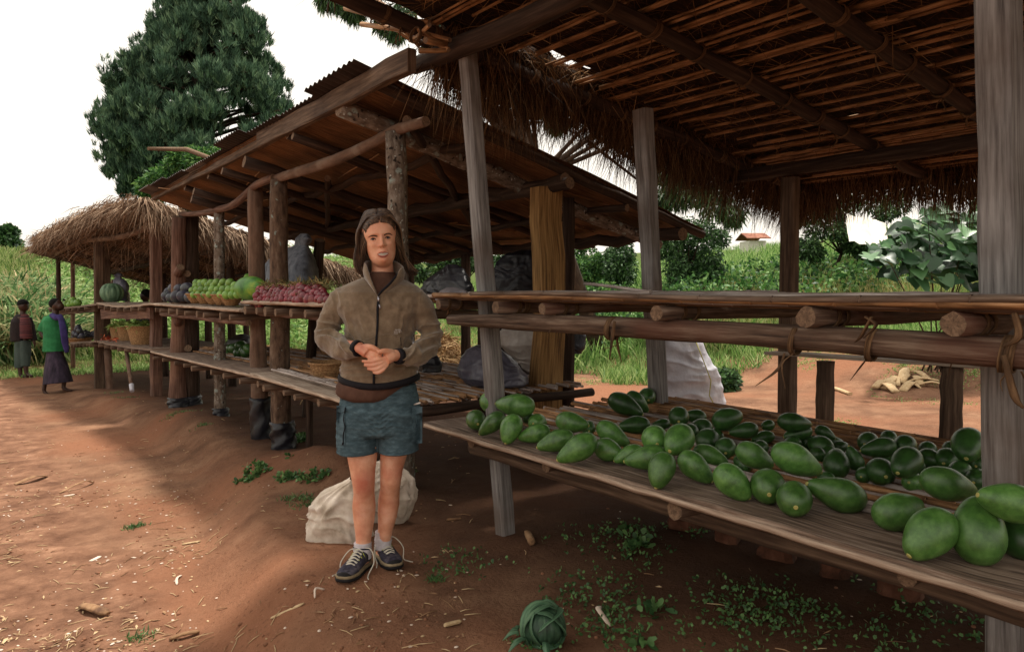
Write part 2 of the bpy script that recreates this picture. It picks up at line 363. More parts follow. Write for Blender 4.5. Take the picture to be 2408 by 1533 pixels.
M['avocado'] = mat('avocado_skin', ['#315324', '#466e31', '#5d8544'], coord='Object', scale=(3.5, 3.5, 3.5), rough=.3, spec=.5, bump=.25, bscale=(160, 160, 160), bdist=.0015, var=.3,
                   spots=[('#7c9a4a', 130, .17), ('#2a2c14', 75, .10)], mott=('#6a8e40', 6, .6, 1.1))
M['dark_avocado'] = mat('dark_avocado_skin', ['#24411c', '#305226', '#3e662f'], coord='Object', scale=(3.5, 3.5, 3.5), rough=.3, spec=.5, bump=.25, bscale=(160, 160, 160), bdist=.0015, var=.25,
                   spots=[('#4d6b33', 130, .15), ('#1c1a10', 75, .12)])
M['stem_scar'] = mat('stem_scar', ['#8f8a4c', '#b5ac68'], coord='Object', scale=(90, 90, 90), rough=.7, bump=.2)
M['lime'] = mat('green_orange_skin', ['#476c26', '#68903a', '#8aab55'], coord='Object', scale=(9, 9, 9), rough=.4, spec=.45, bump=.3, bscale=(300, 300, 300), bdist=.001, var=.2)
M['onion'] = mat('red_onion_skin', ['#430d17', '#6f1c29', '#903b45'], coord='Object', scale=(25, 25, 6), rough=.4, spec=.5, bump=.1, var=.3, mott=('#6b4032', 10, .55, .75))
M['melon'] = mat('papaya_skin', ['#2c5a24', '#4f8434', '#90a23c'], coord='Object', scale=(8, 3, 8), rough=.45, bump=.15)
M['pumpkin'] = mat('striped_pumpkin_skin', ['#3b5540', '#5f7d62', '#8fa886'], coord='Object', scale=(14, 14, 3), rough=.55, bump=.2)
M['dark_fruit'] = mat('dark_purple_fruit', ['#1e1e26', '#343342', '#4b5450'], coord='Object', scale=(9, 9, 9), rough=.4, spec=.4, bump=.1, var=.25)
M['basket'] = mat('woven_basket', ['#5a3f28', '#93704c', '#b39268'], coord='Object', scale=(60, 60, 90), rough=.85, bump=1, bdist=.006)
M['bean'] = strandmat('green_bean', ['#5d7a35', '#88a554', '#aabf78'], rough=.5)
M['chilli'] = strandmat('orange_red_pepper', ['#7d2a1c', '#a9492f', '#b96a48'], rough=.5)
M['banana_leaf'] = mat('banana_leaf', ['#16281a', '#284230', '#4a664c'], coord='UV', scale=(30, 3, 1), rough=.5, spec=.4, bump=.4)
M['brick'] = mat('earth_brick', ['#3c2317', '#5c3929', '#704b3a'], coord='Object', scale=(12, 12, 12), rough=.95, bump=.8, bdist=.01)

# ================= GROUND =================
def gz(x, y):
    x = np.asarray(x, float); y = np.asarray(y, float)
    path = -.16-.023*np.clip(y, -2, 16)
    bank = np.interp(y, [-5, 3, 5, 6.5, 9, 12, 15, 18], [.05, .0, -.03, -.11, -.16, -.3, -.47, -.52])
    xe = np.interp(y, [-2, 0, 3, 4.2, 5.5, 7, 10, 14, 17], [.6, .7, .95, 1.15, 1.55, 1.75, 1.75, 1.3, 1.1])
    t = sst(xe-.24, xe+.24, x)
    z = path*(1-t)+bank*t
    z = z + .07*sst(1.75, 2.6, x)*sst(4, 2.5, y)                       # higher under the near stall
    z = z + .19*np.exp(-((x-2.12)/.26)**2-((y-5.05)/.75)**2)           # mound of earth between the posts
    z = z + .06*np.exp(-((x-2.05)/.3)**2-((y-8.6)/.9)**2)
    back = np.maximum(x-8.7+.25*np.clip(y-6, -6, 40)*.5, (y-18.6)*.9+np.clip(3-x, 0, 6)*-.05)
    z = z + np.where(back > 0, np.minimum(back*.19, 3.2+back*.012), 0)*sst(0, 1.6, back)
    z = z - .25*sst(-6, -30, x)
    P = np.stack([x, y, 0*x], -1)
    fade = sst(45, 12, np.hypot(x, y))
    z = z + fade*(fbm(P*.9, 3, 3)*.035 + np.abs(fbm(P*2.1, 3, 19))*.022 + fbm(P*4.3, 3, 9)*.013 + fbm(P*14, 2, 5)*.0035 + np.abs(fbm(P*7.5, 3, 45))*.010)
    return z
def gzf(x, y): return float(gz(x, y))
def axis(lo, hi, a, b, st):
    c = list(np.arange(a, b, st)); s = st; v = a; left = []
    while v > lo: s *= 1.22; v -= s; left.append(v)
    s = st; v = c[-1]; right = []
    while v < hi: s *= 1.22; v += s; right.append(v)
    return np.array(left[::-1]+c+right)
gx = axis(-500, 700, -2.5, 6.2, .035); gy = axis(-300, 800, .4, 13, .045)
GX, GY = np.meshgrid(gx, gy, indexing='ij'); GZ = gz(GX, GY)
V = np.stack([GX, GY, GZ], -1).reshape(-1, 3); ny = len(gy)
I = (np.arange(len(gx)-1)[:, None]*ny+np.arange(ny-1)[None]).ravel()
F = np.stack([I, I+ny, I+ny+1, I+1], 1)
soil = bpy.data.materials.new('red_soil'); soil.use_nodes = True
def soilnodes(m):
    N, L = m.node_tree.nodes, m.node_tree.links; b = N['Principled BSDF']; b.inputs['Roughness'].default_value = .95; b.inputs['Specular IOR Level'].default_value = .12
    tc = N.new('ShaderNodeTexCoord')
    def noise(s, d=6, r=.6, off=0, dist=0):
        n = N.new('ShaderNodeTexNoise'); n.inputs['Scale'].default_value = s; n.inputs['Detail'].default_value = d; n.inputs['Roughness'].default_value = r; n.inputs['Distortion'].default_value = dist
        a = N.new('ShaderNodeVectorMath'); a.operation = 'ADD'; a.inputs[1].default_value = (off, off*.7, 0); L.new(tc.outputs['Object'], a.inputs[0]); L.new(a.outputs[0], n.inputs['Vector']); return n.outputs['Fac']
    def ramp(f, ps, cs):
        r = N.new('ShaderNodeValToRGB'); e = r.color_ramp.elements
        while len(e) < len(cs): e.new(.5)
        for i in range(len(cs)): e[i].position = ps[i]; e[i].color = lin(cs[i])
        L.new(f, r.inputs[0]); return r.outputs[0]
    def mix(f, a, b2, mode='MIX'):
        m_ = N.new('ShaderNodeMix'); m_.data_type = 'RGBA'; m_.blend_type = mode
        if isinstance(f, float): m_.inputs[0].default_value = f
        else: L.new(f, m_.inputs[0])
        L.new(a, m_.inputs[6])
        if isinstance(b2, str): m_.inputs[7].default_value = lin(b2)
        else: L.new(b2, m_.inputs[7])
        return m_.outputs[2]
    def mr(f, a, b_):
        q = N.new('ShaderNodeMapRange'); q.inputs[1].default_value = a; q.inputs[2].default_value = b_; L.new(f, q.inputs[0]); return q.outputs[0]
    c = ramp(noise(2.2, 8, .65), [.3, .5, .72], ['#5a4031', '#7e5c47', '#9c785e'])
    c = mix(mr(noise(.6, 4, .5, 5), .45, .62), c, '#8a5e46')
    c = mix(mr(noise(38, 5, .7, 9), .56, .72), c, '#5c3b2a')
    c = mix(mr(noise(90, 3, .7, 2), .63, .7), c, '#a07a60')
    vo = N.new('ShaderNodeTexVoronoi'); vo.inputs['Scale'].default_value = 26; vo.inputs['Randomness'].default_value = 1; L.new(tc.outputs['Object'], vo.inputs['Vector'])
    # under the stalls: damp earth trodden with litter, darkened further to paint in shade
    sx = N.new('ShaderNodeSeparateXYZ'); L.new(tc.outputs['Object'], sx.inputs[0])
    damp_shade = mr(sx.outputs[0], 1.5, 2.3); damp_shade_back = mr(sx.outputs[0], 6.0, 5.2); mu = N.new('ShaderNodeMath'); mu.operation = 'MULTIPLY'; L.new(damp_shade, mu.inputs[0]); L.new(damp_shade_back, mu.inputs[1])
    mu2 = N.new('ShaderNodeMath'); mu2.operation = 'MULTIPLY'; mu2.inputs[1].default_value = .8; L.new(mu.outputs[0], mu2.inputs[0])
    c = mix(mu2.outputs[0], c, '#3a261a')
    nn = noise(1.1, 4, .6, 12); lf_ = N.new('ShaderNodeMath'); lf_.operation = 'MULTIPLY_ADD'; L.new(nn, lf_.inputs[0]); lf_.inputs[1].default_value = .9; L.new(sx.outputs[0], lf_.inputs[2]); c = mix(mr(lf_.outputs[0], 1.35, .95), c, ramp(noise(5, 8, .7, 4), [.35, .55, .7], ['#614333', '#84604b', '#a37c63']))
    # grass roots tint on the far slope
    gr = mr(sx.outputs[0], 10.4, 11.8); c = mix(gr, c, '#4c5a2b')
    gr2 = mr(sx.outputs[1], 18.6, 20.0); c = mix(gr2, c, '#4c5a2b')
    L.new(c, b.inputs['Base Color'])
    bp = N.new('ShaderNodeBump'); bp.inputs['Strength'].default_value = .9; bp.inputs['Distance'].default_value = .03
    h1 = noise(9, 9, .7, 3, .4); h2 = noise(60, 4, .7, 8); ad = N.new('ShaderNodeMath'); ad.operation = 'MULTIPLY_ADD'; L.new(h2, ad.inputs[0]); ad.inputs[1].default_value = .3; L.new(h1, ad.inputs[2])
    L.new(ad.outputs[0], bp.inputs['Height']); L.new(bp.outputs[0], b.inputs['Normal'])
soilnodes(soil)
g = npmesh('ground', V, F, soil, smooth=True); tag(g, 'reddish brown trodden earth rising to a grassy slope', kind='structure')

# ================= STALL PARTS =================
def P3(x, y, z): return Vector((x, y, z))
def post_sawn(stall, bot, top, w, h, m='grey_wood', label=None):
    mb = MB(); plank(mb, bot, top, w, h, up=(1, 0, 0), jit=.0025); o = build('post', mb, M[m], stall)
    if label: o['label'] = label
    return o
def post_round(stall, bot, top, r0, r1, m='bark', label=None, n=14, bow=(0, 0), knots=0):
    mb = MB(); bot, top = Vector(bot), Vector(top); pts = []; rad = []
    k = 12
    for i in range(k+1):
        t = i/k; pts.append(bot.lerp(top, t)+Vector((bow[0]*math.sin(3.14*t), bow[1]*math.sin(3.14*t), 0))+Vector((random.uniform(-1, 1), random.uniform(-1, 1), 0))*r0*.05)
        rad.append((r0+(r1-r0)*t)*(1+random.uniform(-.045, .045)))
    tube(mb, pts, rad, n, 0, 1, .07)
    o = build('post', mb, [M[m], M['end_grain']], stall)
    for q in range(knots):                                       # sawn-off branch stubs
        t = random.uniform(.25, .9); p = bot.lerp(top, t); dr = -(cF.copy()); dr.z = 0; dr = (dr+Vector((random.uniform(-.7, .7), random.uniform(-.7, .7), .35))).normalized()
        kb = MB(); tube(kb, [p, p+dr*(r0*1.25)], [r0*.55, r0*.4], 10, 0, 1, .08); kk = build('branch_stub', kb, [M[m], M['end_grain']], o)
    if label: o['label'] = label
    return o
def logpart(stall, name, p0, p1, r0, r1=None, m='dark_wood', **k):
    mb = MB(); log(mb, p0, p1, r0, r1, cap=1, **k); return build(name, mb, [M[m], M['end_grain']], stall)
def canes(mb, x0, x1, y0, y1, zf, r=.009, gap=.021, miss=.0, mats=(0,), yj=.12, along='y', zj=.003, step=.28):
    """a mat of canes lying along y, one beside the other in x (zf(x,y) = height of the bed)"""
    a = x0
    while a < x1:
        if random.random() > miss:
            ya, yb = y0+random.uniform(-yj, yj), y1+random.uniform(-yj, yj); rr = r*random.uniform(.75, 1.25); n = max(2, int(abs(yb-ya)/step)); pts = []; rad = []
            sk = random.uniform(-.012, .012); zo = random.uniform(0, zj)
            for i in range(n+1):
                yy = ya+(yb-ya)*i/n; xx = a+sk*i/n+random.uniform(-.002, .002); p = (xx, yy, zf(xx, yy)+rr+zo) if along == 'y' else (yy, xx, zf(yy, xx)+rr+zo)
                p = Vector(p); d = Vector((0, 1, 0)) if along == 'y' else Vector((1, 0, 0))
                pts += [p-d*.006, p, p+d*.006]; rad += [rr, rr*1.18, rr]
            tube(mb, pts, rad, 6, random.choice(mats))
        a += gap*random.uniform(.85, 1.2)
def strips(stall, pts_dirs, m='bark_strip', name='binding'):
    """dry bark ties knotted round the poles with loose curling tails"""
    for (p, r, ax) in pts_dirs:
        mb = MB()
        p = Vector(p); ax = Vector(ax).normalized(); u = ax.orthogonal().normalized(); v = ax.cross(u)
        for w in range(random.choice((1, 2))):
            o = ax*random.uniform(-.02, .02); ring = [p+o+(u*math.cos(a)+v*math.sin(a))*r*1.08+ax*.01*math.sin(a) for a in np.linspace(0, 6.28, 13)]
            [tube(mb, [q+ax*dx for q in ring], [.0042]*13, 4, 0, closed=False) for dx in (-.006, 0, .006)]
        for w in range(random.choice((1, 1, 2))):
            q = p+Vector((random.uniform(-r, r), random.uniform(-r, r), -r*.9)); L = random.uniform(.03, .10); dd = Vector((random.uniform(-1, 1), random.uniform(-1, 1), -.7)).normalized()
            c = curve([q, q+dd*L*.5+Vector((0, 0, -.01)), q+dd*L+Vector((random.uniform(-.04, .04), random.uniform(-.04, .04), -random.uniform(.0, .06)))], 3)
            tube(mb, c, lerps([.004, .006, .0015], len(c)), 4, 0, flat=.35, closed=False)
        build(name, mb, M['brown_strip'], stall)
M['brown_strip'] = mat('dry_bark_tie', ['#2e2014', '#5a422c', '#826548'], scale=(50, 8, 1), rough=.8, bump=.4)

# ================= NEAR STALL (thatched, avocados) =================
SA = thing('market_stall', (3.4, 1.6, gzf(3.4, 1.6)), 'nearest open stall of grey squared posts under a thatched cane roof, laden with avocados', 'market stall', 'market stalls in the row')
def zA(x): return 2.80-.165*(x-2.2)                 # underside of the cane battens
# posts
p1b = WX(1190, 1290, 2.27); p1b.z = gzf(p1b.x, p1b.y)-.05
o = post_sawn(SA, p1b, WX(1099, 112, 2.27), .085, .085, label='pale grey squared post at the front left corner')
p2t = WY(1511, 258, 3.17); p2b = WY(1548, 940, 3.17); d_ = (p2b-p2t); p2b = p2b+d_*(.62/2.0); post_sawn(SA, p2b, p2t, .10, .10, 'grey_wood', 'grey squared post behind the avocados')
p4t = WY(1859, 418, 3.17); post_sawn(SA, P3(p4t.x+.02, p4t.y, -.1), p4t, .115, .10, 'brown_wood', 'slim brown rear corner post')
p5t = WX(2342, -330, 2.42); post_sawn(SA, WX(2374, 1560, 2.42), p5t, .09, .118, 'grey_wood', 'broad silvery grey post nearest the camera')
p6 = P3(5.0, -.9, 0); post_sawn(SA, P3(5, -.9, -.1), P3(5, -.9, zA(5)-.08), .11, .1, 'brown_wood')
# front, middle and rear beams
fb = MB(); c = curve([WX(972, 158, 2.2), WX(1080, 112, 2.2), WX(1300, 17, 2.2), P3(2.2, 1.2, 2.69), P3(2.2, -1.2, 2.71)], 5)
tube(fb, c, lerps([.045, .055, .052, .05, .05], len(c)), 12, 0, 1, .08); build('front_beam', fb, [M['dark_wood'], M['dark_wood']], SA)
#logpart(SA, 'middle_beam', P3(3.39, 3.75, zA(3.39)-.11), P3(3.39, -1.2, zA(3.39)-.1), .045)
logpart(SA, 'rear_beam', P3(5.0, 3.75, zA(5)-.11), P3(5.0, -1.3, zA(5)-.1), .05)
RAF = []
# rafters: run front to back down the slope
for (px, py, x, y) in ((1178, 82, 0, 3.58), (0, 0, 0, 2.62), (1560, 92, 0, 1.80), (2100, 140, 0, .95), (0, 0, 0, .25), (0, 0, 0, -.6)):
    y = y+random.uniform(-.04, .04)
    x0 = 1.05+random.uniform(-.1, .1); RAF.append((P3(x0, y+.05, zA(x0)-.045), P3(6.25, y-.04, zA(6.25)-.04))); logpart(SA, 'rafter', *RAF[-1], .046, .04, wob=.008)
logpart(SA, 'rafter', P3(1.72, 4.02, 3.0), P3(2.5, 3.86, 2.78), .032, .03, 'brown_wood', wob=.015)
logpart(SA, 'rafter', P3(2.15, 3.86, 2.80), P3(4.3, 3.72, 2.37), .02, .018, 'dark_wood', wob=.02)
# bare ends of the cane battens at the front left corner, tied to the outer rafter
mb = MB()
for (a, b, r) in (((812, 20), (1010, 60), .018), ((850, 58), (1090, 75), .016), ((905, 20), (985, 110), .014), ((880, 0), (1120, 88), .016), ((1000, 95), (1180, 40), .017), ((985, 120), (1150, 75), .014), ((830, 0), (960, 90), .012), ((1010, 60), (960, 100), .012)):
    p = WX(a[0], a[1], 1.95); q = WX(b[0], b[1], 2.12); q.y = max(q.y, 3.4); log(mb, p, q, r, r*.9, n=7, cap=1, wob=.012)
build('bare_battens', mb, [M['cane'], M['end_grain']], SA)
# battens: pairs of canes lying along the row above the rafters
mb = MB(); x = .95
while x < 6.15:
    k = random.choice((1, 2, 2, 3)); yl = 3.72+random.uniform(-.22, .1)
    if x < 2.1: yl = 3.45+random.uniform(-.3, .1)
    for j in range(k):
        xa = x+j*.024; ya, yb = yl-random.uniform(0, .25), -1.4; n = 18; pts = []; rad = []; r = random.uniform(.007, .012); sk = random.uniform(-.09, .09)
        for i in range(n+1):
            yy = ya+(yb-ya)*i/n+random.uniform(-.05, .05)*(0 < i < n); xx = xa+sk*i/n+random.uniform(-.003, .003)
            for e, q in ((-.006, 1), (0, 1.2), (.006, 1)): pts.append(P3(xx, yy+e, zA(xx)+.012+random.uniform(-.002, .002))); rad.append(r*q)
        tube(mb, pts[::-1] if False else pts, rad, 6)
    x += k*.022+random.choice((.03, .06, .08, .11, .13))
build('cane_battens', mb, M['cane'], SA)
# thatch: a shaggy slab over the battens, strands poking down, fringe at the back and left edge
nx, ny_ = 90, 80; X = np.linspace(.75, 6.3, nx); Y = np.linspace(-1.6, 3.72, ny_)
XX, YY = np.meshgrid(X, Y, indexing='ij'); n1 = fbm(np.stack([XX*3, YY*3, 0*XX], -1), 3, 31)
edge = .10*fbm(np.stack([XX*5, 0*XX, 0*XX], -1), 3, 35)
YY2 = YY+edge*(YY > 3.6)
lo = 2.80-.165*(XX-2.2)+.045+.018*n1; hi = lo+.10+.05*fbm(np.stack([XX*2, YY*2, 0*XX], -1), 3, 77)
V = np.concatenate([np.stack([XX, YY2, lo], -1).reshape(-1, 3), np.stack([XX, YY2, hi], -1).reshape(-1, 3)])
I = (np.arange(nx-1)[:, None]*ny_+np.arange(ny_-1)[None]).ravel(); O = nx*ny_
cxs = XX[:-1, :-1].ravel(); cys = YY[:-1, :-1].ravel()
hole = (vnoise(np.stack([cxs*9, cys*9, 0*cxs], -1), 5) > .93)          # pinholes of daylight
hole |= ((cxs-2.95)**2/.10+(cys-3.5)**2/.02 < 1)
I = I[~hole]
Fb = np.stack([I, I+1, I+ny_+1, I+ny_], 1); Ft = np.stack([I+O, I+ny_+O, I+ny_+1+O, I+1+O], 1)
b0 = np.arange(nx-1)*ny_; b1 = b0+ny_-1; Fe = np.concatenate([np.stack([b0, b0+O, b0+ny_+O, b0+ny_], 1), np.stack([b1, b1+ny_, b1+ny_+O, b1+O], 1)])
c0 = np.arange(ny_-1); c1 = c0+(nx-1)*ny_; Fe2 = np.concatenate([np.stack([c0, c0+1, c0+1+O, c0+O], 1), np.stack([c1, c1+O, c1+1+O, c1+1], 1)])
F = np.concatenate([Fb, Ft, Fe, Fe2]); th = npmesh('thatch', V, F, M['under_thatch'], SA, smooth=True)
n = 15000; px_ = rng.uniform(.9, 6.2, n); py_ = rng.uniform(-1.4, 3.75, n); Pn = np.stack([px_, py_, 2.80-.165*(px_-2.2)+.05], 1)
D = rng.normal(size=(n, 3))*[1, 1, .12]; D[:, 0] += .6; D[:, 2] -= .12
A1 = strand_arrays(Pn, D, rng.uniform(.08, .3, n), .0042, .12)
n = 11000; py_ = rng.uniform(-1.6, 3.72, n); px_ = rng.uniform(5.7, 6.4, n); Pn = np.stack([px_, py_, 2.80-.165*(px_-2.2)+rng.uniform(-.02, .08, n)], 1)
D = np.stack([rng.normal(.15, .25, n), rng.normal(0, .16, n), -np.ones(n)], 1); lng = .16+.2*np.abs(vnoise(np.stack([py_*2.5, py_*0, py_*0], 1), 8))
A2 = strand_arrays(Pn, D, lng*rng.uniform(.4, 1.3, n), .006, .05)
n = 9000; px_ = rng.uniform(2.25, 6.3, n); Pn = np.stack([px_, rng.uniform(3.55, 3.85, n), 2.80-.165*(px_-2.2)+rng.uniform(.0, .12, n)], 1)
D = np.stack([rng.normal(.2, .4, n), rng.normal(.5, .4, n), rng.normal(-.8, .4, n)], 1)
A3 = strand_arrays(Pn, D, rng.uniform(.12, .42, n)*(.8+.4*(px_ < 3)), .0055, .35)
n = 1700; cen = rng.integers(0, 5, n); cxs = np.array([2.55, 2.75, 4.1, 4.35, 4.55])[cen]; Pn = np.stack([cxs+rng.normal(0, .13, n), 3.72+rng.normal(0, .07, n), 2.80-.165*(cxs-2.2)-rng.uniform(-.05, .05, n)], 1)
D = np.stack([rng.normal(0, .35, n), rng.normal(.15, .3, n), -np.ones(n)], 1); A4 = strand_arrays(Pn, D, rng.uniform(.12, .4, n), .005, .1)
M['thatch_in'] = strandmat('ceiling_straw', ['#2e1e12', '#5f432b', '#876645', '#a9845c']); npmesh('ceiling_strands', A1[0], A1[1], M['thatch_in'], th, A1[2]); V, F, UV, mi = joinarr([A2, A3, A4]); npmesh('thatch_strands', V, F, M['thatch'], th, UV)
# drooping ragged eave of thatch along the left edge
ex = np.linspace(2.35, 6.3, 70); ec = [ (0, .10), (.14, .05), (.24, -.06), (.27, -.18), (.22, -.14), (.12, -.02), (0, .0)]
rr_ = []
for x_ in ex:
    k_ = .75+.35*float(fbm(np.array([x_*2.2, 1., 2.]), 3, 91)); b_ = 2.80-.165*(x_-2.2)+.05
    rr_.append([P3(x_, 3.62+a_*k_, b_+h_*k_+.02*float(vnoise(np.array([x_*7, a_*20, 3.]), 4))) for a_, h_ in ec])
mbe = MB(); loft(mbe, rr_); build('thatch_eave', mbe, M['under_thatch'], SA)
n = 7000; px_ = rng.uniform(2.3, 6.3, n); t_ = rng.random(n); Pn = np.stack([px_, 3.66+.24*t_, 2.80-.165*(px_-2.2)+.12-.22*t_**2+rng.normal(0, .02, n)], 1)
D = np.stack([rng.normal(.1, .35, n), rng.normal(.25, .25, n), -np.ones(n)*rng.uniform(.2, 1.2, n)], 1); strands('eave_strands', M['thatch'], SA, Pn, D, rng.uniform(.12, .36, n)*(.8+.4*np.abs(vnoise(np.stack([px_*2, px_*0, px_*0], 1), 12))), .006, .3)
bd = []
for a_, b_ in RAF[:5]:
    for t_ in np.arange(.08, .95, .068): bd.append((a_.lerp(b_, t_+random.uniform(-.01, .01)), .045, b_-a_))
strips(SA, bd)
strips(SA, [(WX(905, 45, 1.95), .035, (1, .2, 0)), (WX(950, 60, 1.98), .035, (0, 1, 0)), (WX(985, 85, 2.0), .04, (1, 0, 0)), (WX(870, 20, 1.95), .03, (1, 0, 0))])

# lower shelf: front board on posts and bearers, cane mat behind
ZS = .58
mb = MB(); plank(mb, P3(2.19, 3.52, ZS-.005), P3(2.19, .2, ZS+.005), .34, .032, jit=.003, seg=24); fbrd = build('front_board', mb, M['board'], SA)
mb = MB(); c = [P3(2.017+random.uniform(-.003, .003), y, ZS-.006+random.uniform(-.003, .003)) for y in np.linspace(3.5, .2, 30)]; tube(mb, c, [.013]*30, 6, 0, jit=.2); build('board_edge', mb, M['bleached_edge'], SA)
for (a, b, y, r) in ((2.12, 3.8, 3.2, .035), (2.1, 3.85, 2.55, .03), (2.05, 3.9, 1.75, .035), (2.1, 3.8, .95, .03)):
    logpart(SA, 'shelf_bearer', P3(a, y, ZS-.055), P3(b, y-.03, ZS-.05), r, r*.9, 'brown_wood')
logpart(SA, 'shelf_rail', P3(2.2, 3.3, ZS-.12), P3(2.3, .2, ZS-.12), .035, .04, 'brown_wood')
logpart(SA, 'shelf_rail', P3(3.7, 3.45, ZS-.12), P3(3.7, .2, ZS-.12), .035, .04, 'brown_wood')
logpart(SA, 'shelf_bearer', WZ(1525, 985, ZS-.04), WZ(1640, 948, ZS-.04), .03, .03, 'dark_wood')
mb = MB(); canes(mb, 2.38, 3.82, 3.36, .1, lambda x, y: ZS-.005, r=.011, gap=.024, miss=.05, yj=.16, zj=.012, mats=(0, 0, 0, 1)); canes(mb, 2.5, 3.7, 3.0, .6, lambda x, y: ZS+.012, r=.010, gap=.11, yj=.4, zj=.012, mats=(0, 1))
build('cane_shelf', mb, [M['cane'], M['grey_cane']], SA)
mb = MB(); log(mb, P3(2.40, 2.15, ZS+.026), P3(2.36, .3, ZS+.03), .014, .016, n=7, seg=14); build('edge_cane', mb, M['grey_cane'], SA)
for (y0) in (3.15,):
    pass
# short legs under the far bench, bench plank
mb = MB(); plank(mb, WX(1812, 829, 4.88), WX(2330, 862, 4.88), .16, .022, seg=10); build('rear_bench', mb, M['pale_board'], SA)
for px in (1942, 2240):
    t = WX(px, 845, 4.9); post_round(SA, P3(t.x, t.y, -.05), P3(t.x, t.y, t.z-.012), .066, .06, 'brown_wood', 'short stump leg under the rear bench')
# upper shelf
ZU = 1.295
mb = MB(); c = curve([WX(1060, 752, 2.15), WX(1300, 762, 2.15), WX(1800, 790, 2.15), WX(2300, 826, 2.15), P3(2.15, .2, 1.165)], 6); tube(mb, c, lerps([.030, .043, .040, .043, .041], len(c)), 14, 0, 1, .16)
build('shelf_log', mb, [M['grey_log'], M['end_grain']], SA)
CPB = []
for i, (px, py, ln, r) in enumerate(((1165, 722, 1.1, .031), (1275, 727, 1.0, .028), (1543, 736, 1.1, .032), (1895, 746, 1.1, .034), (2240, 762, 1.1, .034), (1030, 716, .7, .028))):
    p = WX(px, py, 2.07); logpart(SA, 'cross_pole', p, P3(p.x+ln, p.y-.02, 1.235), r, r*.85, 'grey_log', n=12, jit=.1); CPB += [(p.lerp(P3(p.x+ln, p.y-.02, 1.235), t_), r*1.02, (1, 0, 0)) for t_ in (.10, .16)]
mb = MB(); canes(mb, 2.07, 3.25, 3.42, .0, lambda x, y: 1.268, r=.012, gap=.030, miss=.16, yj=.25, zj=.016, mats=(0, 0, 1, 2)); canes(mb, 2.06, 2.3, 3.40, .0, lambda x, y: 1.283+.006*math.sin(y*3), r=.0115, gap=.036, yj=.3, zj=.014, mats=(0, 0, 0, 1))
for k in range(26):
    y = random.uniform(.3, 3.2); a = random.uniform(-.06, .06); x = random.uniform(2.06, 3.0); log(mb, P3(x, y, 1.305), P3(x+a, max(y-random.uniform(.4, 1.3), -.1), 1.309+random.uniform(-.004, .01)), .010, .009, n=6, seg=4, wob=.008)
log(mb, WX(1375, 667, 2.6), WX(1530, 688, 2.3), .009, .008, n=6)
build('upper_cane_shelf', mb, [M['grey_cane'], M['dark_cane'], M['cane']], SA)
strips(SA, [(P3(2.15, WX(px, 760, 2.15).y, 1.168), .044, (0, 1, 0)) for px in (1440, 1880, 2045, 2372)]+CPB)
mb = MB()
for (pp) in ([(2050, 745), (2025, 790), (2010, 805)], [(2035, 745), (2060, 765), (2030, 795)], [(2385, 735), (2395, 790), (2360, 815)], [(2360, 835), (2385, 930), (2407, 960)], [(1445, 755), (1440, 790), (1433, 845)], ):
    c = curve([WX(a, b, 2.085) for a, b in pp], 4); mb = MB(); tube(mb, c, lerps([.008, .011, .003], len(c)), 5, flat=.4); build('loose_tie', mb, M['brown_strip'], SA)
# earth bricks under the near stall
for i, (px, py, s) in enumerate(((1375, 1190, .17), (1450, 1215, .13), (1560, 1260, .16), (1505, 1200, .12), (1690, 1240, .15))):
    p = WY(px, py, 2.35 - .25*i); x = max(3.0, p.x); mb = MB(); q = P3(x, 2.5-.28*i, gzf(x, 2.5-.28*i)-.02); plank(mb, q, q+Vector((.02, .0, .16+.05*(i % 2))), s*.9, .12, up=(1, .2, 0), ch=.2, jit=.012, seg=4)
    o = build('earth_brick', mb, M['brick']); tag(o, ['reddish earth brick leaning under the near shelf beside the left post', 'small earth brick second from left in the dark under the near shelf', 'broad earth brick in the middle of the row below the near board', 'low earth brick fourth from left among the weeds below the board', 'rightmost earth brick in the deep shade below the near board'][i], 'brick', 'earth bricks under the near stall')

# ================= MIDDLE STALL (iron roof) =================
SB = thing('market_stall', (3.3, 7.3, gzf(3.3, 7.3)), 'middle stall under a rusty iron roof, with onions and green oranges on its shelves', 'market stall', 'market stalls in the row')
def zB(x, y): return 2.60-.262*(x-1.95)-.014*(y-4)
nx, ny_ = 40, 90; X = np.linspace(1.98, 5.0, nx); Y = np.linspace(4.0, 10.55, ny_); XX, YY = np.meshgrid(X, Y, indexing='ij')
lo = zB(XX, YY)+.02*fbm(np.stack([XX*1.6, YY*1.6, 0*XX], -1), 3, 41)+.012
V = np.concatenate([np.stack([XX, YY, lo], -1).reshape(-1, 3), np.stack([XX, YY, lo+.02], -1).reshape(-1, 3)]); I = (np.arange(nx-1)[:, None]*ny_+np.arange(ny_-1)[None]).ravel(); O = nx*ny_
F = np.concatenate([np.stack([I, I+1, I+ny_+1, I+ny_], 1), np.stack([I+O, I+ny_+O, I+ny_+1+O, I+1+O], 1)]); npmesh('ceiling_mat', V, F, M['mat_reed'], SB, smooth=True)
def tin(x0, x1, y0, y1, dz, m, per=.076, amp=.009, dx=0):
    ys = np.arange(y0, y1, per/6); xs = np.linspace(x0, x1, 6); XX, YY = np.meshgrid(xs, ys, indexing='ij')
    Z = 2.668-.262*(XX-1.9)-.014*(YY-4)+dz+amp*np.sin(YY/per*6.283); a, b = XX.shape
    V = np.concatenate([np.stack([XX, YY, Z], -1).reshape(-1, 3), np.stack([XX, YY, Z+.0015], -1).reshape(-1, 3)]); I = (np.arange(a-1)[:, None]*b+np.arange(b-1)[None]).ravel(); O = a*b
    F = np.concatenate([np.stack([I, I+1, I+b+1, I+b], 1), np.stack([I+O, I+b+O, I+b+1+O, I+1+O], 1)]); return npmesh('roof_sheet', V, F, m, SB, smooth=True)
yy = 4.06; i = 0
